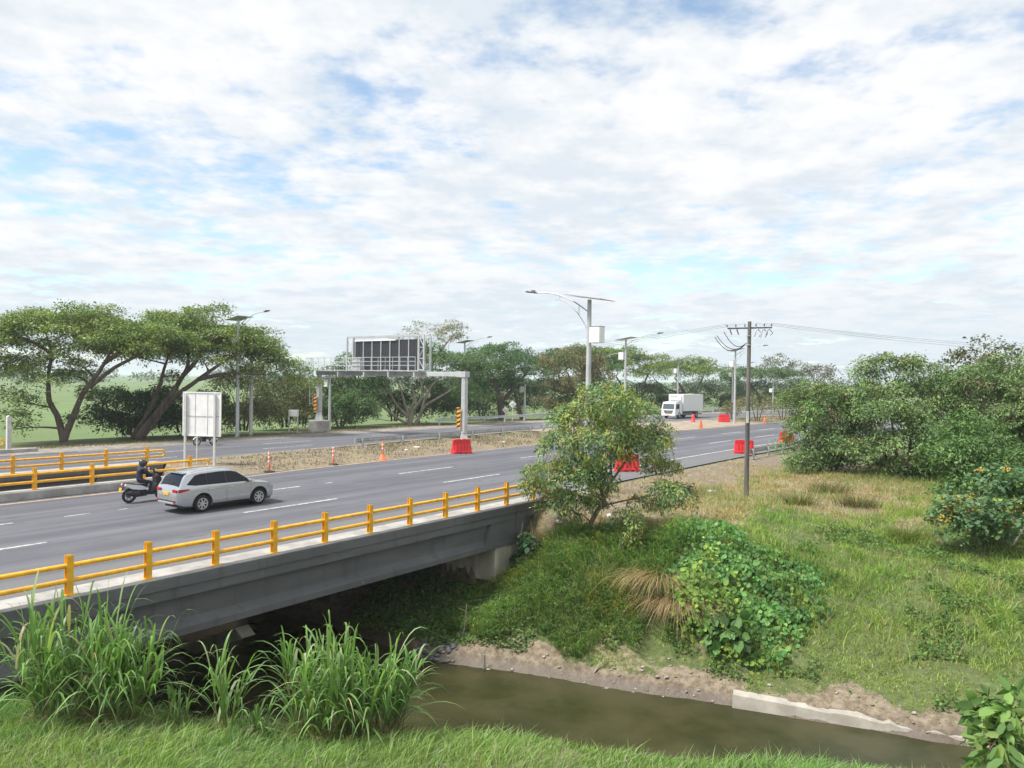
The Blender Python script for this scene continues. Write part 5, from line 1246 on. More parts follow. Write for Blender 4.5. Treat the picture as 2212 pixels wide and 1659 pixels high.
xx, yy = W2(26.6, 6.9); tussock('large tussock of straw-coloured grass hanging over the bank beside the vines', float(xx), float(yy), 900, 0.45, 1.15, [(0.46, 0.36, 0.19), (0.36, 0.27, 0.14), (0.26, 0.25, 0.09)], [3, 2, 1.4], (-0.35, -1.1, -0.45), 111)
xx, yy = W2(25.9, 7.9); tussock('second straw-coloured tussock tucked under the vines', float(xx), float(yy), 700, 0.45, 1.05, [(0.44, 0.33, 0.20), (0.34, 0.24, 0.14)], [3, 2], (-0.2, -1.0, -0.5), 112)
for lab, s, t_, n, rd, h0, cl_, sd in (('yellow-green grass tussock to the right of the wooden pole', 38.6, 8.3, 420, .4, .8, [(0.17, 0.19, 0.05), (0.26, 0.22, 0.09), (0.12, 0.15, 0.04)], 113), ('bright yellow-green tussock in front of the flowering shrub', 36.5, 13.2, 420, .4, .85, [(0.17, 0.21, 0.045), (0.13, 0.18, 0.04)], 114), ('brownish tussock beyond the wooden pole', 43.5, 8.5, 380, .5, .9, [(0.22, 0.18, 0.09), (0.15, 0.15, 0.055)], 115), ('greenish brown tussock between the pole and the thicket', 40.3, 10.5, 400, .45, .85, [(0.15, 0.15, 0.05), (0.22, 0.19, 0.08), (0.09, 0.12, 0.035)], 116), ('dry pinkish tussock beside the sapling', 29.2, 5.0, 380, .55, .55, [(0.30, 0.21, 0.14), (0.36, 0.28, 0.18)], 117), ('dry tussock at the foot of the roadside tree', 27.4, 1.8, 420, .5, .6, [(0.28, 0.19, 0.12), (0.34, 0.26, 0.16), (0.12, 0.13, 0.05)], 118)):
    xx, yy = W2(s, t_); tussock(lab, float(xx), float(yy), n, rd, h0, cl_, [1] * len(cl_), (0, 0, 0), sd)

# ------------------------------------------------------------------ tall cane-like grass in the foreground
def cane_grass(label, x, y, h, n_stem, rad, seed, lean=(0.0, 0.0)):
    r_ = np.random.default_rng(seed); z0 = gz(x, y)
    th = thing('cane_grass', label, 'cane grass', (x, y, z0 - 0.05), 0.0, 'cane grass clumps on the near bank')
    P = r_.standard_normal((n_stem, 3)) * A([rad, rad * 0.6, 0.0]); out = nrm(P + 1e-6)
    ln = out * (0.08 + 0.34 * r_.random((n_stem, 1)) ** 1.5) + A([lean[0], lean[1], 0]) + 0.07 * r_.standard_normal((n_stem, 3)) * A([1, 1, 0])
    hs = h * (0.28 + 0.34 * r_.random(n_stem))
    mb = MB()
    for i in range(n_stem):
        q = [P[i] + A([0, 0, hs[i] * u]) + ln[i] * hs[i] * u ** 1.5 for u in (0, 0.35, 0.7, 1.0)]
        mb.tube(q, [0.012, 0.011, 0.009, 0.006], 5, caps=False)
    mb.build('stems', mat('cane_stem', (0.20, 0.19, 0.07), 0.6, vary=0.3), th)['kind'] = 'stuff'
    nl = 8; si = np.repeat(np.arange(n_stem), nl); m_ = len(si); u = np.tile(np.linspace(0.25, 1.0, nl), n_stem) + 0.04 * r_.standard_normal(m_)
    u = u.clip(0.1, 1.0)
    B = P[si] + np.stack([np.zeros(m_), np.zeros(m_), hs[si] * u], 1) + ln[si] * (hs[si] * u ** 1.5)[:, None]
    az = r_.random(m_) * 2 * np.pi; hz_ = np.stack([np.cos(az), np.sin(az), np.zeros(m_)], 1) + 0.7 * A([0.3, -0.1, 0])
    hz_ = nrm(hz_)
    el = R(50) + R(32) * u + R(12) * r_.standard_normal(m_)
    D = hz_ * np.cos(el)[:, None] + A([0, 0, 1.0]) * np.sin(el)[:, None] + ln[si] * 0.5
    Ln = h * 0.46 * (0.65 + 0.6 * r_.random(m_)); g = 0.18 + 0.62 * r_.random(m_)
    Wd = 0.030 + 0.028 * r_.random(m_); Sd = nrm(np.cross(D, A([0, 0, 1.0])))
    C = pal(m_, [(0.16, 0.29, 0.08), (0.21, 0.36, 0.11), (0.12, 0.23, 0.07), (0.33, 0.42, 0.22), (0.42, 0.38, 0.21)], [4, 4, 3, 1.4, 0.35], 0.14, r_)
    sg_ = 7; V = []
    for k in range(sg_ + 1):
        q = k / sg_; c_ = B + D * (Ln * q)[:, None] + A([0, 0, -1.0]) * (g * Ln * q ** 3.4)[:, None] + hz_ * (g * 0.3 * Ln * q ** 2.6)[:, None]
        w = (Wd * (0.55 + 1.6 * q * (1 - q) + 0.05) * (1 - q ** 4))[:, None] + 0.001
        fold = A([0, 0, 1.0]) * w * 0.3
        V += [c_ - Sd * w * 0.5 + fold, c_ + Sd * w * 0.5 + fold]
    V = np.stack(V, 1); k2 = 2 * (sg_ + 1); b_ = np.arange(m_)[:, None] * k2
    F_ = np.concatenate([b_ + np.array([[2 * k, 2 * k + 1, 2 * k + 3, 2 * k + 2]]) for k in range(sg_)])
    o = link('leaf_blades', npmesh('leaf_blades', V.reshape(-1, 3), F_, MGR, np.repeat(C, k2, 0), True), th); o['kind'] = 'stuff'
    nd = n_stem * 5; Pd = P[r_.integers(0, n_stem, nd)] + 0.08 * r_.standard_normal((nd, 3)) * A([1, 1, 0])
    Vd, Fd, Cd = blades(Pd, 0.35 + 0.5 * r_.random(nd), np.full(nd, 0.022), nrm(Pd * A([1, 1, 0]) + 1e-6) * 0.5 + 0.5 * r_.standard_normal((nd, 3)) * A([1, 1, 0.05]), pal(nd, [(0.32, 0.26, 0.14), (0.2, 0.2, 0.09), (0.12, 0.17, 0.06)], [2, 2, 2], 0.2, r_), 3, 1.1, r_)
    o = link('dead_leaves', npmesh('dead_leaves', Vd, Fd, MGR, Cd), th); o['kind'] = 'stuff'
for lab, x, y, h, n, rd, sd, ln in (('leftmost tall clump of cane grass, at the left edge of the photo', -8.85, 14.9, 3.0, 26, 0.15, 121, (-0.06, 0)), ('tall clump of cane grass in front of the railing post at far left', -8.0, 14.95, 3.25, 32, 0.18, 122, (0.03, 0)), ('leaning cane grass on the right side of the left group', -7.45, 14.8, 2.6, 20, 0.15, 123, (0.16, 0)),
    ('low sparse cane grass in the gap between the left and middle groups', -6.35, 14.95, 1.3, 5, 0.12, 124, (0.12, 0)), ('slender upright cane grass standing alone under the bridge girder', -5.35, 14.75, 2.3, 7, 0.07, 125, (0.05, 0)), ('short thin cane grass just right of the slender one', -4.75, 14.7, 1.0, 4, 0.1, 129, (0.0, 0)),
    ('large cane grass fan in the middle foreground, left one', -3.75, 14.7, 2.55, 30, 0.17, 126, (-0.04, 0)), ('large cane grass fan in the middle foreground, right one', -2.95, 14.65, 2.6, 32, 0.18, 127, (0.03, 0)), ('rightmost cane grass, leaning over the stream', -2.35, 14.8, 2.15, 22, 0.15, 128, (0.14, 0))):
    cane_grass(lab, x, y, h, n, rd, sd, ln)

# ------------------------------------------------------------------ vines and weeds over the bank
def leaf_carpet(name, label, cat, x, y, z, bump, L, palette, weights, seed, tilt=0.5, th_layer=0.25):
    r_ = np.random.default_rng(seed); n = len(x)
    P = np.stack([x, y, z + bump - th_layer * r_.random(n) ** 2], 1)
    dn = A([-0.35, -0.75, 0.55])
    Nn = dn * 0.9 + tilt * r_.standard_normal((n, 3)) + A([0, 0, 0.4]); D = np.cross(nrm(Nn), nrm(r_.standard_normal((n, 3)))) + A([-0.1, -0.2, -0.45])
    ln = L * (0.45 + 0.5 * r_.random(n) + 0.7 * r_.random(n) ** 4) * (1 + 0.25 * fbm(x * 0.9, y * 0.9, 177))
    V, F_, C = leaf_mesh(P, D, Nn, ln, ln * (0.7 + 0.3 * r_.random(n)), pal(n, palette, weights, 0.16, r_) * (1 + 0.45 * fbm(x * 0.8, y * 0.8, 179))[:, None] * np.where((fbm(x * 0.7 + 5, y * 0.7, 181) > 0.28)[:, None], A([1.5, 1.15, 0.8]), A([1.0, 1.0, 1.0])), True)
    th = thing(name, label, cat, (float(x.mean()), float(y.mean()), float(z.mean())), 0.0)
    o = link('leaves', npmesh('leaves', V - A([x.mean(), y.mean(), z.mean()]), F_, MLB, C), th); o['kind'] = 'stuff'
    mb = MB()
    for k in range(22):
        i = r_.integers(n); p = P[i] - A([x.mean(), y.mean(), z.mean()]); q = p + r_.standard_normal(3) * A([0.7, 0.7, 0.15]); mid = (p + q) / 2 + A([0, 0, 0.12])
        mb.tube(bez(p, mid, q, 5), 0.008, 5, caps=False)
    mb.build('stems', mat('vine_stem', (0.16, 0.13, 0.07), 0.8, vary=0.3), th)['kind'] = 'stuff'
    return th
rv = np.random.default_rng(131)
x, y, z = scatter(34000, 1, 16, 20, 34, lambda x, y, r_: vine_shape(x, y)[0] > 0.12 + 0.5 * r_.random(len(x)), rv)
leaf_carpet('vine', 'mound of broad-leaved green vines covering the bank above the mud', 'vine', x, y, z, vine_shape(x, y)[1], 0.165, [(0.10, 0.23, 0.065), (0.14, 0.29, 0.08), (0.075, 0.175, 0.065), (0.22, 0.35, 0.09)], [4, 4, 3, 1.2], 132, th_layer=0.3)
# a few large pale leaves at the foot of the mound
r1 = np.random.default_rng(133); xx, yy = W2(25.1, 10.0)
cl = blob(0, 0, 0.75, 0.55, 0.4, 0.6, 9, 0.25, r1, 0.8)
tree('castor_plant', 'plant with large pale green lobed leaves at the foot of the vine mound', 'plant', (float(xx), float(yy)), [([(0, 0, 0), (0.05, -0.05, 0.5), (0.1, -0.1, 0.9)], [0.03, 0.022, 0.01])], cl, dict(dens=7, tuft_n=5, tuft_r=0.16, L=0.33, Wd=0.30, palette=[(0.11, 0.22, 0.06), (0.14, 0.25, 0.09), (0.09, 0.17, 0.06)], weights=[3, 2, 2], flat=0.5, droop=0.5, broad=True), seed=134, limb_r=0.015, mat_=MLB)
r1 = np.random.default_rng(135); xx, yy = W2(26.6, 1.15)
cl = np.concatenate([blob(0, 0, 0.9, 0.45, 0.4, 0.55, 9, 0.25, r1, 0.8), blob(-0.2, 0, 0.35, 0.5, 0.4, 0.3, 6, 0.22, r1)])
tree('castor_plant', 'grey-green leafy plant climbing the end of the bridge parapet', 'plant', (float(xx), float(yy)), [([(0, 0, 0), (0.05, 0, 0.6), (-0.05, 0, 1.5)], [0.025, 0.02, 0.008]), ([(0, 0, 0.4), (-0.3, 0, 1.2), (-0.2, 0, 1.9)], [0.016, 0.012, 0.006]), ([(0, 0, 0.3), (0.25, 0, 1.3), (0.1, 0, 2.0)], [0.016, 0.012, 0.006])], cl, dict(dens=9, tuft_n=5, tuft_r=0.15, L=0.22, Wd=0.18, palette=[(0.055, 0.12, 0.06), (0.075, 0.145, 0.07)], weights=[3, 2], flat=0.5, droop=0.5, broad=True), bark=M_BARKP, seed=136, limb_r=0.014, mat_=MLB)
# small leafy weeds: shaded bank by the abutment, scattered patches on the mud and the slope
def keepW(x, y, r_):
    s, t = ST(x, y); d_ = s - far_foot(t); n2 = fbm(x * 0.9, y * 0.9, 151)
    shade = (t > -4.0) & (t < 4.2) & (d_ > 0.35) & (d_ < 4.3) & (n2 > -0.45)
    patch = (d_ > 0.7) & (d_ < 3.2) & (t > 3) & (t < 17) & (n2 > 0.18)
    slope = (d_ > 3) & (d_ < 13) & (t > 10) & (t < 22) & (fbm(x * 0.6, y * 0.6, 155) > 0.2)
    return shade | patch | slope
x, y, z = scatter(150000, -6, 20, 19, 36, keepW, rv); n = len(x)
Nn = A([0, -0.3, 1.0]) + 0.6 * rv.standard_normal((n, 3)); D = np.cross(nrm(Nn), nrm(rv.standard_normal((n, 3))))
V, F_, C = leaf_mesh(np.stack([x, y, z + 0.02 + (0.16 + 0.3 * np.maximum(0, fbm(x * 1.3, y * 1.3, 159))) * rv.random(n)], 1), D, Nn, 0.06 + 0.09 * rv.random(n), 0.045 + 0.06 * rv.random(n), pal(n, [(0.10, 0.19, 0.05), (0.14, 0.235, 0.06), (0.08, 0.14, 0.05), (0.21, 0.27, 0.07)], [3, 3, 2, 1.2], 0.2, rv))
stuff('weeds', 'small leafy weeds in patches over the muddy bank', 'weeds', [(V, F_, C)], MLB)
# distant woods along the horizon
def far_wood(label, az0, az1, dist, hmin, hmax, n, seed, cols_):
    r_ = np.random.default_rng(seed); a = R(az0) + (R(az1) - R(az0)) * r_.random(n); rr = dist * (1 + 0.12 * r_.random(n))
    s_ = (hmin + (hmax - hmin) * r_.random(n)) * (0.7 + 0.5 * np.abs(fbm(a * 60, a * 0, seed)))
    cl = np.stack([rr * np.sin(a), rr * np.cos(a), -1.5 + s_ * 0.5, s_ * 0.9, s_ * 0.9, s_ * 0.6], 1)
    V, F_, C = crown_leaves(cl, 0.03 * (400 / dist), 14, dist * 0.004, dist * 0.0028, dist * 0.0018, cols_, [1] * len(cols_), r_=r_)
    stuff('woodland', label, 'woodland', [(V, F_, C)], ML)
far_wood('distant hazy line of trees on the horizon beyond the green field', -42, 6, 620, 7, 12, 130, 161, [(0.06, 0.09, 0.04), (0.08, 0.10, 0.05)])
far_wood('distant woods on the horizon at right', 4, 44, 420, 6, 10, 120, 162, [(0.06, 0.085, 0.035), (0.09, 0.10, 0.05)])

# ------------------------------------------------------------------ stones, driftwood and litter on the mud
r1 = np.random.default_rng(171); V, F_, C = [], [], []; o_ = 0
ico = bmesh.new(); bmesh.ops.create_icosphere(ico, subdivisions=1, radius=1.0)
IV = np.array([v.co[:] for v in ico.verts]); IF = np.array([[v.index for v in f.verts] for f in ico.faces]); ico.free()
for k in range(240):
    t_ = 1.0 + 15 * r1.random() if k > 60 else 0.4 + 1.6 * r1.random(); d0 = -0.2 + 1.3 * r1.random() ** 1.5
    xx, yy = W2(float(far_foot(t_)) + d0, t_); s_ = 0.02 + 0.07 * r1.random() ** 2.5 if k > 60 else 0.05 + 0.12 * r1.random()
    q = IV * (1 + 0.22 * r1.standard_normal((len(IV), 1))) * A([1, 0.8, 0.55]) * s_
    V.append(q + A([float(xx), float(yy), gz(xx, yy) + s_ * 0.2])); F_.append(IF + o_); o_ += len(IV)
    C.append(np.repeat((A([0.30, 0.27, 0.23]) * (0.6 + 0.7 * r1.random()) if k > 60 else A([0.16, 0.16, 0.165]) * (0.7 + 0.6 * r1.random()))[None], len(IV), 0))
so2 = link('stones', npmesh('stones', np.concatenate(V), np.concatenate(F_), leafmat('stone', 0.9, 0.0), np.concatenate(C))); so2['kind'] = 'stuff'; so2['label'] = 'small stones scattered over the muddy bank'; so2['category'] = 'stones'
M_DRIFT = mat('bleached_driftwood', (0.40, 0.33, 0.25), 0.9, vary=0.3, vscale=8)
def stick(label, s, t_, dv_, r_=0.03, forks=1):
    xx, yy = W2(s, t_); z = gz(xx, yy); th = thing('driftwood', label, 'driftwood', (float(xx), float(yy), z), 0.0)
    e = A(dv_); mb = MB().tube(bez(A([0, 0, 0.0]), e * 0.5 + A([0.05, 0, 0.1]), e, 7), np.linspace(r_, r_ * 0.4, 7), 6); mb.build('stem', M_DRIFT, th)
    for k in range(forks):
        a = e * (0.4 + 0.25 * k); MB().tube(bez(a, a + A([0.1, 0, 0.15]), a + A([0.25 * (-1) ** k, -0.1, 0.28]), 5), np.linspace(r_ * 0.6, 0.006, 5), 5).build('twig', M_DRIFT, th)
stick('forked driftwood branch at the water edge below the mud bank', 22.6, 6.6, (0.35, 0.1, 0.45), 0.025, 2)
stick('dead bent stem hanging over the water under the bridge', 21.4, 1.6, (0.35, -0.4, -0.75), 0.02, 1)
stick('dry upright cane standing in the weeds by the abutment', 22.0, 1.7, (0.1, 0.0, 1.15), 0.022, 2)
xx, yy = W2(21.3, 3.2)
pk = thing('plank', 'short pale plank stuck upright in the mud at the water edge', 'plank', (float(xx), float(yy), gz(xx, yy) - 0.1), 0.4)
MB().box(-0.035, 0.035, -0.015, 0.015, 0, 0.62, 0.004).build('board', M_WALL, pk); MB().box(-0.03, 0.14, -0.03, 0.03, 0.05, 0.11, 0.01).build('foot', M_WALL, pk)
# pale flattened litter on the dry verge and in the median
M_LIT = mat('white_litter', (0.70, 0.70, 0.68), 0.6, vary=0.15, vscale=6)
for lab, s, t_, sz in (('flattened white bag on the dry verge left of the pole', 39.6, 3.6, 0.5), ('white scrap of plastic at the end of the bridge parapet', 28.2, 1.6, 0.32), ('white plastic scrap under the roadside tree', 30.6, 2.6, 0.28), ('white litter beside the median guardrail, left of the barrier', 43.5, -21.0, 0.45), ('white litter on the median right of the gantry leg', 52.0, -19.5, 0.35), ('small white litter at the foot of the median guardrail', 41.6, -20.2, 0.3)):
    xx, yy = W2(s, t_); z = gz(xx, yy); r_ = np.random.default_rng(int(s * 10))
    g = np.stack(np.meshgrid(np.linspace(-1, 1, 6), np.linspace(-1, 1, 5)), -1).reshape(-1, 2); hh = 0.10 * sz + 0.10 * sz * r_.random(len(g))
    Vq = np.concatenate([np.stack([g[:, 0] * sz * 0.5, g[:, 1] * sz * 0.28, hh], 1) + 0.03 * sz * r_.standard_normal((len(g), 3)), np.stack([g[:, 0] * sz * 0.5, g[:, 1] * sz * 0.28, -0.03 + 0 * hh], 1)])
    fq = [(j * 6 + i, j * 6 + i + 1, (j + 1) * 6 + i + 1, (j + 1) * 6 + i) for j in range(4) for i in range(5)]
    fq = fq + [tuple(30 + k for k in q[::-1]) for q in fq]
    rim = [0, 1, 2, 3, 4, 5, 11, 17, 23, 29, 28, 27, 26, 25, 24, 18, 12, 6]
    fq += [(rim[i], 30 + rim[i], 30 + rim[(i + 1) % 18], rim[(i + 1) % 18]) for i in range(18)]
    tag(MB().add(Vq, fq).build('plastic_bag', M_LIT, None, (float(xx), float(yy), z + 0.02), r_.random() * 3), lab, 'litter')
# ================================================================== vehicles
M_SILVER = mat('silver_car_paint', (0.52, 0.54, 0.565), 0.27, metal=0.75, coat=0.7)
M_GLASS = mat('tinted_glass', (0.010, 0.012, 0.018), 0.06, spec=0.3)
M_TRIM = mat('black_plastic_trim', (0.022, 0.022, 0.024), 0.55, vary=0.15)
M_CHROME = mat('bright_trim', (0.66, 0.67, 0.68), 0.25, metal=0.7, vary=0.04)
M_ALLOY = mat('alloy_rim', (0.58, 0.58, 0.58), 0.35, metal=0.5, vary=0.06)
M_TYRE = mat('tyre_rubber', (0.020, 0.020, 0.021), 0.85, vary=0.25, vscale=10)
M_TAIL = mat('red_tail_lamp', (0.42, 0.008, 0.015), 0.15, coat=0.5, vary=0.2, vscale=12)
M_HEADL = mat('clear_lamp', (0.62, 0.66, 0.70), 0.12, coat=0.5, vary=0.15, vscale=10)
M_PLATE = mat('yellow_plate', (0.80, 0.42, 0.04), 0.5, vary=0.06)
M_VWHITE = mat('white_vehicle_paint', (0.74, 0.75, 0.76), 0.35, coat=0.3, vary=0.05, vscale=1.5)

def sp(xs, ys):
    """monotone-ish smooth interpolation through the given points"""
    xs, ys = np.array(xs, float), np.array(ys, float)
    d_ = np.diff(ys) / np.diff(xs); m_ = np.concatenate([[d_[0]], np.where(d_[:-1] * d_[1:] > 0, 2 * d_[:-1] * d_[1:] / (d_[:-1] + d_[1:] + 1e-12), 0), [d_[-1]]])
    def f(q):
        q = np.clip(np.asarray(q, float), xs[0], xs[-1]); i = np.clip(np.searchsorted(xs, q) - 1, 0, len(xs) - 2)
        h = xs[i + 1] - xs[i]; u = (q - xs[i]) / h
        return (2 * u ** 3 - 3 * u ** 2 + 1) * ys[i] + (u ** 3 - 2 * u ** 2 + u) * h * m_[i] + (-2 * u ** 3 + 3 * u ** 2) * ys[i + 1] + (u ** 3 - u ** 2) * h * m_[i + 1]
    return f
ZT = sp([-2.36, -2.33, -2.28, -2.22, -2.02, -1.86, -1.4, -0.6, 0.0, 0.35, 0.8, 1.12, 1.22, 1.6, 2.0, 2.2, 2.31, 2.36], [0.62, 0.88, 1.02, 1.12, 1.48, 1.60, 1.655, 1.69, 1.665, 1.59, 1.30, 1.10, 1.065, 1.02, 0.95, 0.86, 0.74, 0.6])
ZB = sp([-2.36, -2.2, -1.8, -1.0, 1.0, 1.9, 2.2, 2.36], [0.44, 0.36, 0.28, 0.25, 0.25, 0.27, 0.29, 0.36])
WB = sp([-2.36, -2.31, -2.2, -1.9, -1.4, 0.0, 1.3, 1.8, 2.1, 2.26, 2.36], [0.66, 0.78, 0.85, 0.885, 0.905, 0.905, 0.90, 0.875, 0.80, 0.68, 0.50])
def yside(x, z):
    w = WB(x); lo = w * (1 - 0.10 * np.clip((0.62 - z) / 0.4, 0, 1) ** 2 - 0.015 * np.clip((z - 0.85) / 0.2, 0, 1))
    crease = 0.012 * np.exp(-((z - 0.98) / 0.03) ** 2)
    return lo + crease - np.clip(z - 1.04, 0, 1) * 0.40
def ztop_side(x): return ZT(x) - 0.06
def ytop(x, y):
    zs = ztop_side(x); w = np.maximum(0.05, yside(x, zs)); return ZT(x) - 0.06 * np.clip(np.abs(y) / w, 0, 1) ** 2.6
def suv(label, loc, rz):
    car = thing('car', label, 'car', loc, rz)
    X = np.concatenate([np.linspace(-2.36, -2.2, 8), np.linspace(-2.17, -1.75, 12), np.linspace(-1.7, 0.2, 26), np.linspace(0.25, 1.25, 18), np.linspace(1.3, 2.15, 14), np.linspace(2.19, 2.36, 8)])
    rings = []
    for x in X:
        zb, zs = float(ZB(x)), float(ztop_side(x)); zs = max(zs, zb + 0.1)
        side = [(float(yside(x, z)), z) for z in np.linspace(zb, zs, 18)]
        yt = side[-1][0]; roof = [(yt * (1 - u), float(ytop(x, yt * (1 - u)))) for u in np.linspace(0, 1, 9)[1:]]
        half = [(side[0][0] * 0.5, zb - 0.0)] + side + roof
        ring = [(x, -y, z) for y, z in half] + [(x, y, z) for y, z in half[:-1][::-1]]
        rings.append(ring)
    k = len(rings[0]); V = [p for r_ in rings for p in r_]
    Fc = [(i * k + j, i * k + (j + 1) % k, (i + 1) * k + (j + 1) % k, (i + 1) * k + j) for i in range(len(X) - 1) for j in range(k)]
    Fc += [tuple(range(k))[::-1], tuple(range((len(X) - 1) * k, len(X) * k))]
    mb = MB(); mb.add(V, Fc, True); me = mb.mesh('body', M_SILVER)
    body = link('body', me, car)
    cut = MB()
    for ax in (1.40, -1.27):
        for sy in (-1, 1): cut.lathe([(0.41, sy * 0.52), (0.415, sy * 1.1)], 40, 'y', (ax, 0, 0.36), False)
    co = cut.build('arch_cut', M_TRIM, car)
    for dm in (co.data, body.data):
        bm = bmesh.new(); bm.from_mesh(dm); bmesh.ops.remove_doubles(bm, verts=bm.verts, dist=1e-5); bmesh.ops.recalc_face_normals(bm, faces=bm.faces); bm.to_mesh(dm); bm.free()
    md = body.modifiers.new('arches', 'BOOLEAN'); md.object = co; md.operation = 'DIFFERENCE'; md.solver = 'EXACT'; bpy.context.view_layer.update()
    dg = bpy.context.evaluated_depsgraph_get(); me2 = bpy.data.meshes.new_from_object(body.evaluated_get(dg))
    body.modifiers.clear(); body.data = me2; bpy.data.objects.remove(co)
    if len(me2.materials) < 1: me2.materials.append(M_SILVER)
    me2.set_sharp_from_angle(angle=R(38))
    def spatch(name, xa, xb, lo, hi, off, m_, parent=car, n=22, nz=5):
        for sy in (-1, 1):
            xs_ = np.linspace(xa, xb, n); V = []
            for x in xs_:
                for z in np.linspace(float(lo(x)), float(hi(x)), nz): V.append((x, sy * (float(yside(x, z)) + off), z))
            f = [(i * nz + j, (i + 1) * nz + j, (i + 1) * nz + j + 1, i * nz + j + 1) for i in range(n - 1) for j in range(nz - 1)]
            b_ = MB(); b_.add(V, f, True); b_.build(name, m_, parent)
    L = lambda xs_, ys_: (lambda x: np.interp(x, xs_, ys_))
    lo_ = L([-1.95, -1.6, 0.6, 1.0], [1.16, 1.105, 1.075, 1.075]); hi_ = L([-1.95, -1.55, -1.3, -0.4, 0.12, 0.35, 1.0], [1.17, 1.50, 1.545, 1.575, 1.555, 1.50, 1.085])
    spatch('window_trim', -1.95, 1.0, lo_, hi_, 0.004, M_TRIM, n=60)
    for xa, xb in ((-0.16, 0.93), (-1.02, -0.20), (-1.88, -1.07)):
        spatch('side_window', xa, xb, lambda x: lo_(x) + 0.012, lambda x: hi_(x) - 0.012, 0.008, M_GLASS, n=30)
    spatch('belt_trim', -1.9, 1.0, lambda x: lo_(x) - 0.022, lambda x: lo_(x) - 0.004, 0.007, M_CHROME, n=30, nz=2)
    for xd in (-1.05, -0.18, 0.98):
        spatch('door_seam', xd - 0.004, xd + 0.004, lambda x: 0.36, lambda x: 1.06, 0.004, M_TRIM, n=2, nz=12)
    spatch('sill', -0.82, 0.95, lambda x: 0.252, lambda x: 0.315, 0.004, M_TRIM, n=12, nz=3)
    spatch('sill_strip', -0.80, 0.93, lambda x: 0.318, lambda x: 0.352, 0.012, M_CHROME, n=12, nz=3)
    spatch('tail_lamp', -2.29, -1.86, L([-2.29, -1.86], [0.86, 0.955]), L([-2.29, -1.86], [1.005, 1.0]), 0.008, M_TAIL, n=12)
    spatch('front_lamp', 1.95, 2.26, L([1.95, 2.26], [0.83, 0.72]), L([1.95, 2.26], [0.87, 0.80]), 0.008, M_HEADL, n=10)
    for x in (-0.85, 0.05):
        for sy in (-1, 1):
            y = float(yside(x, 0.93)); MB().box(x - 0.10, x + 0.10, sy * y - 0.02, sy * y + 0.025, 0.905, 0.94, 0.008).build('door_handle', M_CHROME, car)
    def tpatch(name, xa, xb, w0, w1, off, m_, n=14, m2=13):
        xs_ = np.linspace(xa, xb, n); V = []
        for i, x in enumerate(xs_):
            w = w0 + (w1 - w0) * i / (n - 1)
            for y in np.linspace(-w, w, m2): V.append((x - (off if x < 0 else -off) * 0.8, y, float(ytop(x, y)) + off * 0.8))
        f = [(i * m2 + j, (i + 1) * m2 + j, (i + 1) * m2 + j + 1, i * m2 + j + 1) for i in range(n - 1) for j in range(m2 - 1)]
        b_ = MB(); b_.add(V, f, True); return b_.build(name, m_, car)
    rw = tpatch('rear_window', -2.215, -1.95, 0.70, 0.60, 0.007, M_GLASS)
    MB().tube([(-2.225, 0.02, 1.14), (-2.17, -0.3, 1.25)], 0.012, 6).build('rear_wiper', M_TRIM, rw)
    tpatch('windshield', 0.42, 1.08, 0.56, 0.72, 0.007, M_GLASS)
    sp_ = MB(); sp_.box(-2.02, -1.80, -0.56, 0.56, 1.585, 1.615, 0.012); sp_.build('rear_spoiler', M_SILVER, car)
    for sy in (-1, 1):
        pts = [(-1.65, sy * 0.60, 1.625), (-1.5, sy * 0.60, 1.665), (-0.4, sy * 0.59, 1.705), (0.05, sy * 0.575, 1.675), (0.15, sy * 0.57, 1.64)]
        MB().tube(pts, 0.018, 6).build('roof_rail', M_CHROME, car)
        m_ = MB().box(0.80, 0.96, sy * 0.93 - 0.11, sy * 0.93 + 0.11, 1.03, 1.17, 0.035).build('wing_mirror', M_SILVER, car)
        MB().box(0.79, 0.80, sy * 0.93 - 0.085, sy * 0.93 + 0.085, 1.05, 1.15).build('mirror_glass', M_GLASS, m_)
        MB().box(-2.352, -2.31, sy * 0.60 - 0.16, sy * 0.60 + 0.16, 0.865, 0.995, 0.012).build('tail_lamp', M_TAIL, car)
        MB().box(-2.372, -2.30, sy * 0.62 - 0.07, sy * 0.62 + 0.07, 0.46, 0.56, 0.012).build('rear_reflector', M_TAIL, car)
    MB().box(-2.385, -2.25, -0.62, 0.62, 0.50, 0.545, 0.012).build('rear_bumper_strip', M_TRIM, car)
    MB().box(-2.39, -2.24, -0.56, 0.56, 0.40, 0.475, 0.015).build('rear_skid_plate', M_CHROME, car)
    pl = MB().box(-2.372, -2.345, -0.20, 0.20, 0.74, 0.86, 0.004).build('number_plate', M_PLATE, car)
    MB().box(2.30, 2.375, -0.45, 0.45, 0.36, 0.62, 0.03).build('grille', M_TRIM, car)
    MB().box(-2.0, 2.1, -0.72, 0.72, 0.20, 0.30).build('underbody', M_TRIM, car)
    for ax in (1.40, -1.27):
        for sy in (-1, 1):
            MB().lathe([(0.40, sy * 0.50), (0.40, sy * 0.60)], 24, 'y', (ax, 0, 0.37)).build('arch_liner', M_TRIM, car)
            wheel(car, (ax, sy * 0.785, 0.345), 0.345, 0.225, sy, M_ALLOY, 0.225, 7)
            arc = [(ax + 0.425 * math.cos(a), sy * (float(yside(ax + 0.425 * math.cos(a), 0.36 + 0.425 * math.sin(a))) + 0.004), 0.36 + 0.425 * math.sin(a)) for a in np.linspace(-0.1, math.pi + 0.1, 22)]
            MB().tube(arc, 0.016, 6).build('arch_trim', M_TRIM, car)
    return car
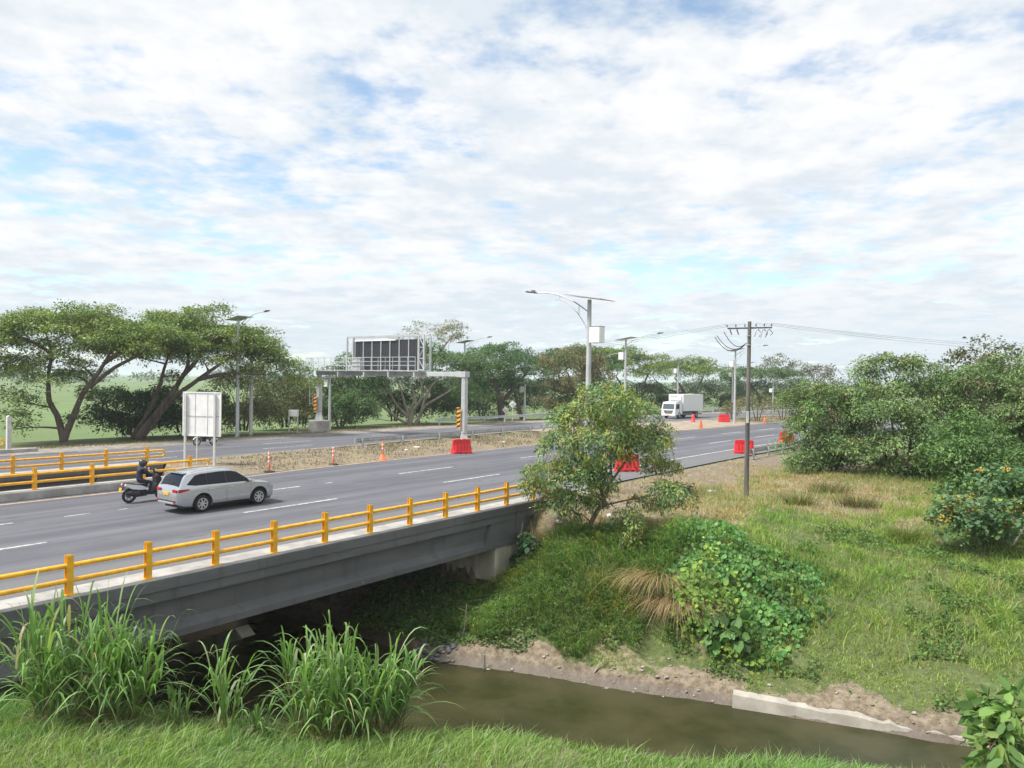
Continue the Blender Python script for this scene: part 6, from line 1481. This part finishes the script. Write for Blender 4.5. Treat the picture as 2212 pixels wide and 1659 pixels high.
def wheel(parent, c, r_, w, sy, rim_m, rr, spokes):
    wl = MB().lathe([(r_ * 0.66, -w / 2 * 0.9), (r_ * 0.9, -w / 2), (r_ * 0.985, -w / 2 * 0.7), (r_, -w / 4), (r_, w / 4), (r_ * 0.985, w / 2 * 0.7), (r_ * 0.9, w / 2), (r_ * 0.66, w / 2 * 0.9)], 32, 'y', caps=False).build('wheel', M_TYRE, parent, c)
    rim = MB(); rim.lathe([(rr * 0.98, sy * w * 0.28), (rr * 1.04, sy * w * 0.47), (rr * 0.93, sy * w * 0.475), (rr * 0.90, sy * w * 0.3)], 28, 'y', caps=False); rim.lathe([(0.055, sy * w * 0.25), (0.05, sy * w * 0.44)], 12, 'y')
    for k in range(spokes):
        a = 2 * math.pi * k / spokes
        Mr = Matrix.Rotation(a, 4, 'Y'); rim.box(0.03, rr * 0.95, sy * w * 0.33, sy * w * 0.42, -0.024, 0.024, 0.006, Mr)
    rim.build('rim', rim_m, wl)
    MB().lathe([(rr * 0.92, sy * w * 0.20), (rr * 0.92, sy * w * 0.22)], 24, 'y').build('brake_disc', M_TRIM, wl)
    return wl
sc_, sr_ = W(19.35, -9.42), head(19.4)
suv('silver estate-style SUV driving away across the near bridge', W(19.62, -9.40, 0.0), head(19.4) - R(0.5)).scale = (0.95, 0.95, 0.96)

# ------------------------------------------------------------------ riders
M_NAVY = mat('navy_jacket', (0.022, 0.030, 0.060), 0.8, vary=0.3, vscale=6, bump=0.3, bscale=14)
M_TROU = mat('dark_navy_trousers', (0.014, 0.018, 0.034), 0.85, vary=0.3, vscale=6, bump=0.3, bscale=14)
M_SKIN = mat('skin', (0.30, 0.17, 0.11), 0.6, vary=0.1)
M_SHOE = mat('black_shoe', (0.015, 0.015, 0.016), 0.6, vary=0.1)
M_HELM = mat('dark_helmet', (0.035, 0.038, 0.05), 0.25, coat=0.5, vary=0.1)
def rider(label, loc, rz, jacket):
    J = {'pel': ((-0.27, 0, 0.90), (0.165, 0.14)), 'sp1': ((-0.27, 0, 1.06), (0.16, 0.125)), 'sp2': ((-0.24, 0, 1.24), (0.185, 0.13)), 'chest': ((-0.20, 0, 1.38), (0.19, 0.125)), 'neck': ((-0.16, 0, 1.49), (0.065, 0.06)), 'head': ((-0.12, 0, 1.60), (0.085, 0.095)), 'top': ((-0.11, 0, 1.70), (0.06, 0.07))}
    E_ = [('pel', 'sp1'), ('sp1', 'sp2'), ('sp2', 'chest'), ('chest', 'neck'), ('neck', 'head'), ('head', 'top')]
    for sy, n in ((1, 'l'), (-1, 'r')):
        J.update({n + 'sh': ((-0.19, sy * 0.20, 1.39), (0.085, 0.08)), n + 'el': ((0.03, sy * 0.30, 1.16), (0.058, 0.055)), n + 'wr': ((0.27, sy * 0.29, 1.12), (0.040, 0.034)), n + 'ha': ((0.345, sy * 0.285, 1.125), (0.042, 0.026)),
            n + 'hip': ((-0.22, sy * 0.11, 0.86), (0.115, 0.11)), n + 'kn': ((0.16, sy * 0.20, 0.80), (0.075, 0.075)), n + 'mid': ((0.10, sy * 0.20, 0.58), (0.062, 0.062)), n + 'an': ((0.05, sy * 0.19, 0.38), (0.046, 0.048)), n + 'to': ((0.22, sy * 0.20, 0.335), (0.045, 0.032))})
        E_ += [('chest', n + 'sh'), (n + 'sh', n + 'el'), (n + 'el', n + 'wr'), (n + 'wr', n + 'ha'), ('pel', n + 'hip'), (n + 'hip', n + 'kn'), (n + 'kn', n + 'mid'), (n + 'mid', n + 'an'), (n + 'an', n + 'to')]
        for k, dy in enumerate((-0.035, -0.012, 0.012, 0.034)):
            J[n + 'f%d' % k] = ((0.395 - 0.006 * abs(k - 1.4), sy * 0.285 + dy, 1.115), (0.0105, 0.0105)); J[n + 'g%d' % k] = ((0.40, sy * 0.285 + dy, 1.078), (0.0095, 0.0095)); J[n + 'h%d' % k] = ((0.37, sy * 0.285 + dy, 1.066), (0.0085, 0.0085))
            E_ += [(n + 'ha', n + 'f%d' % k), (n + 'f%d' % k, n + 'g%d' % k), (n + 'g%d' % k, n + 'h%d' % k)]
        J[n + 't0'] = ((0.335, sy * 0.285 - sy * 0.05, 1.10), (0.0115, 0.0115)); J[n + 't1'] = ((0.37, sy * 0.285 - sy * 0.055, 1.075), (0.0095, 0.0095)); E_ += [(n + 'wr', n + 't0'), (n + 't0', n + 't1')]
    names = list(J); me = bpy.data.meshes.new('body'); me.from_pydata([J[q][0] for q in names], [(names.index(a), names.index(b_)) for a, b_ in E_], [])
    th = thing('person', label, 'person', loc, rz)
    o = link('body', me, th); sk = o.modifiers.new('skin', 'SKIN'); sk.use_smooth_shade = True; sk.branch_smoothing = 0.4
    for i, q in enumerate(names):
        me.skin_vertices[0].data[i].radius = J[q][1]; me.skin_vertices[0].data[i].use_root = (q == 'pel')
    ss = o.modifiers.new('sub', 'SUBSURF'); ss.levels = 1; ss.render_levels = 1
    dg = bpy.context.evaluated_depsgraph_get(); me2 = bpy.data.meshes.new_from_object(o.evaluated_get(dg)); o.modifiers.clear(); o.data = me2
    me2.materials.clear()
    for m_ in (jacket, M_TROU, M_SKIN, M_SHOE): me2.materials.append(m_)
    for p in me2.polygons:
        c = p.center; p.use_smooth = True
        p.material_index = 2 if (c.x > 0.26 and c.z > 1.0) or c.z > 1.48 else 3 if c.z < 0.385 else 1 if (c.z < 0.93) else 0
    hm = MB(); hm.lathe([(0.05, -0.15), (0.115, -0.14), (0.145, -0.07), (0.155, 0.0), (0.147, 0.07), (0.115, 0.125), (0.06, 0.152), (0.01, 0.16)], 20, 'z', (0, 0, 0))
    h_ = hm.build('helmet', M_HELM, th, (-0.12, 0, 1.615)); h_.scale = (1.08, 0.9, 1.0)
    vz = MB(); V = []
    for a in np.linspace(-1.0, 1.0, 11):
        for z, r_ in ((-0.05, 0.156), (0.0, 0.162), (0.055, 0.158)): V.append((r_ * math.cos(a), r_ * math.sin(a), z))
    vz.add(V, [(i * 3 + j, (i + 1) * 3 + j, (i + 1) * 3 + j + 1, i * 3 + j + 1) for i in range(10) for j in range(2)], True); vz.build('visor', M_GLASS, h_)
    MB().box(0.10, 0.20, -0.07, 0.07, 0.062, 0.075, 0.004).build('peak', M_HELM, h_)
    return th
def two_wheeler_wheel(parent, c, r_, w, rim_m):
    wl = MB().lathe([(r_ * 0.74, -w * 0.3), (r_ * 0.93, -w * 0.5), (r_, -w * 0.15), (r_, w * 0.15), (r_ * 0.93, w * 0.5), (r_ * 0.74, w * 0.3)], 28, 'y', caps=False).build('wheel', M_TYRE, parent, c)
    rm = MB().lathe([(r_ * 0.66, -w * 0.28), (r_ * 0.755, -w * 0.32), (r_ * 0.755, w * 0.32), (r_ * 0.66, w * 0.28)], 28, 'y', caps=False); rm.lathe([(0.05, -w * 0.4), (0.05, w * 0.4)], 12, 'y')
    for k in range(6): rm.box(0.03, r_ * 0.7, -0.012, 0.012, -0.012, 0.012, 0, Matrix.Rotation(k * math.pi / 3, 4, 'Y'))
    rm.build('rim', rim_m, wl)
    MB().lathe([(0.11, w * 0.42), (0.11, w * 0.46)], 18, 'y').build('brake_disc', M_CHROME, wl)
def scooter(label, loc, rz):
    t_ = thing('scooter', label, 'scooter', loc, rz)
    two_wheeler_wheel(t_, (-0.68, 0, 0.29), 0.29, 0.14, M_DGREY); two_wheeler_wheel(t_, (0.70, 0, 0.29), 0.29, 0.12, M_DGREY)
    def panel(name, poly, y0, y1, m_, parent=t_): return MB().prism(poly, y0, y1, 'y').build(name, m_, parent)
    for sy in (-1, 1):
        panel('side_panel', [(-0.90, 0.82), (-0.60, 0.76), (-0.25, 0.70), (0.04, 0.56), (-0.10, 0.50), (-0.42, 0.54), (-0.72, 0.62), (-0.94, 0.74)], sy * 0.13, sy * 0.19, M_VWHITE)
        panel('floor_panel', [(-0.22, 0.30), (0.42, 0.28), (0.52, 0.42), (0.30, 0.44), (0.0, 0.42), (-0.1, 0.52), (-0.24, 0.52)], sy * 0.06, sy * 0.21, M_TRIM)
        MB().tube([(0.36, sy * 0.13, 1.17), (0.30, sy * 0.28, 1.28)], 0.012, 6).build('mirror_stalk', M_TRIM, t_)
        MB().box(0.27, 0.30, sy * 0.30 - 0.075, sy * 0.30 + 0.075, 1.25, 1.36, 0.012).build('mirror', M_CHROME, t_)
    panel('tail_body', [(-0.90, 0.74), (-0.42, 0.58), (0.0, 0.50), (0.0, 0.62), (-0.3, 0.72), (-0.88, 0.82)], -0.128, 0.128, M_TRIM)
    MB().prism([(-0.88, 0.82), (-0.55, 0.80), (-0.42, 0.74), (-0.02, 0.72), (0.05, 0.66), (-0.05, 0.63), (-0.45, 0.68), (-0.88, 0.76)], -0.15, 0.15, 'y').build('seat', M_BLACK, t_)
    panel('front_shield', [(0.30, 0.44), (0.44, 0.42), (0.62, 0.66), (0.56, 0.98), (0.46, 1.06), (0.38, 1.02), (0.40, 0.75)], -0.20, 0.20, M_TRIM)
    panel('front_fairing', [(0.45, 1.07), (0.57, 0.99), (0.72, 0.74), (0.66, 0.60), (0.625, 0.66), (0.565, 0.985)], -0.215, 0.215, M_VWHITE)
    MB().prism([(0.44, 1.06), (0.57, 1.0), (0.36, 1.34), (0.34, 1.335)], -0.15, 0.15, 'y').build('windscreen', M_GLASS, t_)
    MB().tube([(0.36, -0.36, 1.11), (0.42, -0.12, 1.10), (0.42, 0.12, 1.10), (0.36, 0.36, 1.11)], 0.016, 8).build('handlebar', M_TRIM, t_)
    for sy in (-1, 1): MB().tube([(0.60, sy * 0.085, 0.62), (0.70, sy * 0.085, 0.29)], 0.022, 8).build('fork_leg', M_DGREY, t_)
    MB().prism([(0.44, 0.50), (0.56, 0.62), (0.72, 0.635), (0.86, 0.56), (0.72, 0.60), (0.56, 0.58)], -0.07, 0.07, 'y').build('front_fender', M_VWHITE, t_)
    MB().prism([(-0.40, 0.22), (0.02, 0.24), (0.02, 0.46), (-0.40, 0.52), (-0.68, 0.42), (-0.72, 0.28)], -0.10, 0.10, 'y').build('engine', M_DGREY, t_)
    MB().tube([(-0.25, -0.16, 0.30), (-0.5, -0.17, 0.33), (-0.92, -0.18, 0.42)], [0.03, 0.055, 0.06], 10).build('exhaust', M_TRIM, t_)
    MB().box(-0.95, -0.87, -0.10, 0.10, 0.745, 0.805, 0.015).build('tail_lamp', M_TAIL, t_)
    MB().prism([(-0.93, 0.70), (-1.04, 0.50), (-1.03, 0.495), (-0.90, 0.68)], -0.05, 0.05, 'y').build('plate_holder', M_TRIM, t_)
    MB().prism([(-1.035, 0.66), (-1.055, 0.49), (-1.045, 0.488), (-1.025, 0.658)], -0.11, 0.11, 'y').build('number_plate', M_PLATE, t_)
    for sy in (-1, 1): MB().tube([(-0.62, sy * 0.13, 0.68), (-0.68, sy * 0.13, 0.30)], 0.028, 8).build('shock_absorber', M_DGREY, t_)
    return t_
def motorcycle(label, loc, rz):
    t_ = thing('motorcycle', label, 'motorcycle', loc, rz)
    two_wheeler_wheel(t_, (-0.65, 0, 0.31), 0.31, 0.12, M_CHROME); two_wheeler_wheel(t_, (0.68, 0, 0.31), 0.31, 0.10, M_CHROME)
    MB().tube([(0.45, 0, 0.92), (0.15, 0, 0.55), (-0.15, 0, 0.33), (-0.65, 0, 0.31)], 0.03, 8).build('frame', M_DGREY, t_)
    MB().box(-0.18, 0.26, -0.14, 0.14, 0.28, 0.62, 0.05).build('engine', M_TRIM, t_)
    MB().prism([(-0.12, 0.74), (0.30, 0.72), (0.40, 0.86), (0.22, 0.98), (-0.02, 0.94)], -0.15, 0.15, 'y').build('fuel_tank', M_VWHITE, t_)
    MB().prism([(-0.88, 0.86), (-0.70, 0.88), (-0.35, 0.80), (-0.08, 0.80), (-0.06, 0.72), (-0.55, 0.70), (-0.9, 0.78)], -0.12, 0.12, 'y').build('seat', M_BLACK, t_)
    for sy in (-1, 1): MB().tube([(0.42, sy * 0.09, 0.98), (0.68, sy * 0.09, 0.31)], 0.022, 8).build('fork_leg', M_DGREY, t_)
    MB().prism([(0.40, 0.56), (0.52, 0.66), (0.70, 0.68), (0.90, 0.60), (0.98, 0.48), (0.86, 0.57), (0.70, 0.635), (0.53, 0.61)], -0.06, 0.06, 'y').build('front_fender', M_VWHITE, t_)
    MB().tube([(0.30, -0.36, 1.12), (0.42, -0.1, 1.06), (0.42, 0.1, 1.06), (0.30, 0.36, 1.12)], 0.016, 8).build('handlebar', M_TRIM, t_)
    MB().lathe([(0.04, 0.36), (0.10, 0.46), (0.10, 0.52), (0.02, 0.54)], 16, 'x', (0, 0, 0.98)).build('headlamp', M_HEADL, t_)
    MB().tube([(0.22, 0.16, 0.30), (-0.2, 0.17, 0.26), (-0.5, 0.19, 0.36), (-0.9, 0.20, 0.46)], [0.025, 0.03, 0.055, 0.05], 10).build('exhaust', M_CHROME, t_)
    MB().prism([(-0.2, 0.36), (-0.02, 0.50), (0.08, 0.44), (-0.06, 0.24), (-0.18, 0.26)], 0.141, 0.16, 'y').build('engine_cover', M_VWHITE, t_)
    MB().box(-0.97, -0.89, -0.07, 0.07, 0.78, 0.85, 0.012).build('tail_lamp', M_TAIL, t_)
    return t_
SCO = W(18.35, -12.75, 0.004); SA = head(18.5) - R(2)
scooter('white and black scooter with a yellow number plate beside the silver car', SCO, SA)
rider('rider in navy jacket and dark helmet seated on the white scooter', SCO, SA, M_NAVY)
MOT = W(34.6, -34.5, 0.004); MA_ = head(34.5) + math.pi
motorcycle('white and black motorcycle half hidden behind the big white sign', MOT, MA_)
M_GREYJ = mat('charcoal_jacket', (0.04, 0.04, 0.045), 0.85, vary=0.3, vscale=6)
rider('motorcyclist in dark clothing mostly hidden behind the big white sign', MOT, MA_, M_GREYJ)

# ------------------------------------------------------------------ box truck
def truck(label, loc, rz):
    t_ = thing('truck', label, 'truck', loc, rz)
    # origin on the ground under the front axle, +X forward
    cab = MB(); prof = [(-0.85, 0.62), (1.12, 0.50), (1.22, 0.60), (1.20, 1.30), (1.02, 2.18), (0.86, 2.36), (-0.2, 2.44), (-0.85, 2.42)]
    n = len(prof)
    V = [(a, -1.12, z) for a, z in prof] + [(a, 1.12, z) for a, z in prof]
    V2 = [(a * 0.995, y * 0.93, z) if z > 1.4 else (a, y, z) for a, y, z in V]
    cab.add(V2, [tuple(range(n)), tuple(range(2 * n - 1, n - 1, -1))] + [(i, n + i, n + (i + 1) % n, (i + 1) % n) for i in range(n)]); cb = cab.build('cab', M_VWHITE, t_)
    ws = MB(); ws.add([(1.205, -0.93, 1.38), (1.205, 0.93, 1.38), (1.045, 0.88, 2.12), (1.045, -0.88, 2.12)], [(0, 1, 2, 3)]); ws.build('windscreen', mat('windscreen_glass', (0.10, 0.13, 0.14), 0.08, spec=0.6), cb)
    for sy in (-1, 1):
        MB().prism([(0.05, 1.42), (0.92, 1.36), (0.80, 2.05), (0.05, 2.10)], sy * 1.05, sy * 1.105, 'y').build('side_window', M_GLASS, cb)
        MB().prism([(0.0, 0.75), (0.02, 2.2), (0.035, 2.2), (0.015, 0.75)], sy * 1.10, sy * 1.127, 'y').build('door_seam', M_TRIM, cb)
        mr = MB(); mr.box(0.95, 1.12, sy * 1.34 - 0.09, sy * 1.34 + 0.09, 1.45, 1.98, 0.03); mr.tube([(0.95, sy * 1.06, 2.0), (1.03, sy * 1.34, 1.95)], 0.02, 6); mr.build('mirror', M_TRIM, cb)
        MB().box(1.20, 1.245, sy * 0.86 - 0.17, sy * 0.86 + 0.17, 0.72, 0.90, 0.02).build('headlight', M_HEADL, cb)
    MB().prism([(-0.78, 1.18), (0.78, 1.18), (0.52, 0.72), (-0.52, 0.72)], 1.215, 1.25, 'x').build('grille', M_DGREY, cb)
    for z in (0.82, 0.95, 1.08): MB().box(1.251, 1.262, -0.6 - (z - .82) * 0.4, 0.6 + (z - .82) * 0.4, z - 0.014, z + 0.014).build('grille_bar', M_CHROME, cb)
    MB().lathe([(0.10, 1.263), (0.10, 1.272)], 16, 'x', (0, 0, 0.98)).build('round_emblem', M_CHROME, cb)
    MB().box(0.95, 1.30, -1.13, 1.13, 0.38, 0.66, 0.04).build('bumper', M_VWHITE, t_)
    MB().box(1.301, 1.312, -0.26, 0.26, 0.46, 0.58).build('number_plate', M_PLATE, t_)
    bx = MB().box(-6.9, -0.95, -1.22, 1.22, 1.02, 3.48, 0.02).build('cargo_box', M_VWHITE, t_)
    for sy in (-1, 1):
        for z in (1.03, 3.41): MB().box(-6.9, -0.95, sy * 1.222 - 0.01, sy * 1.222 + 0.012, z, z + 0.06).build('box_rail', M_CHROME, bx)
        for x in (-6.87, -1.02): MB().box(x - 0.035, x + 0.035, sy * 1.222 - 0.01, sy * 1.222 + 0.016, 1.1, 3.4).build('box_corner_post', M_CHROME, bx)
        MB().box(-4.0, -1.2, sy * 1.0 - 0.02, sy * 1.0 + 0.02, 0.45, 0.85).build('side_guard', M_DGREY, t_)
    fr = MB().box(-0.949, -0.72, -0.95, 0.95, 2.62, 3.30, 0.05).build('cooling_unit', M_WHITE, bx)
    for z in (3.14, 3.2): MB().box(-0.719, -0.705, -0.75, 0.35, z, z + 0.03).build('vent_slot', M_TRIM, fr)
    MB().box(-6.8, 1.0, -0.42, 0.42, 0.62, 0.90).build('chassis', M_TRIM, t_)
    for x, ys in ((0.0, (-1.0, 1.0)), (-4.9, (-0.98, 0.98))):
        for y in ys: wheel(t_, (x, y, 0.47), 0.47, 0.28 if x == 0 else 0.5, 1 if y > 0 else -1, M_GALVD, 0.26, 6)
        MB().tube([(x, -0.9, 0.47), (x, 0.9, 0.47)], 0.07, 8).build('axle', M_TRIM, t_)
    MB().box(-6.85, -6.6, -1.1, 1.1, 0.5, 0.62).build('rear_guard', M_TRIM, t_)
    return t_
truck('white box truck with cooling unit approaching on the far carriageway', W(102.2, -31.3, 0.0), head(102) + math.pi)

# ================================================================== the hazy air
MHZ = bpy.data.materials.new('haze_air'); MHZ.use_nodes = True
t = MHZ.node_tree; t.nodes.clear()
pv = t.nodes.new('ShaderNodeVolumePrincipled'); out = t.nodes.new('ShaderNodeOutputMaterial')
pv.inputs['Color'].default_value = (0.86, 0.93, 1.0, 1); pv.inputs['Density'].default_value = 0.00032; pv.inputs['Anisotropy'].default_value = 0.2
t.links.new(pv.outputs[0], out.inputs['Volume'])
hz_o = MB().box(-5600, 5600, -900, 7600, -6.5, 19.0).build('haze', MHZ)
hz_o['kind'] = 'stuff'; hz_o['label'] = 'thin pale haze in the air over the whole plain'; hz_o['category'] = 'haze'
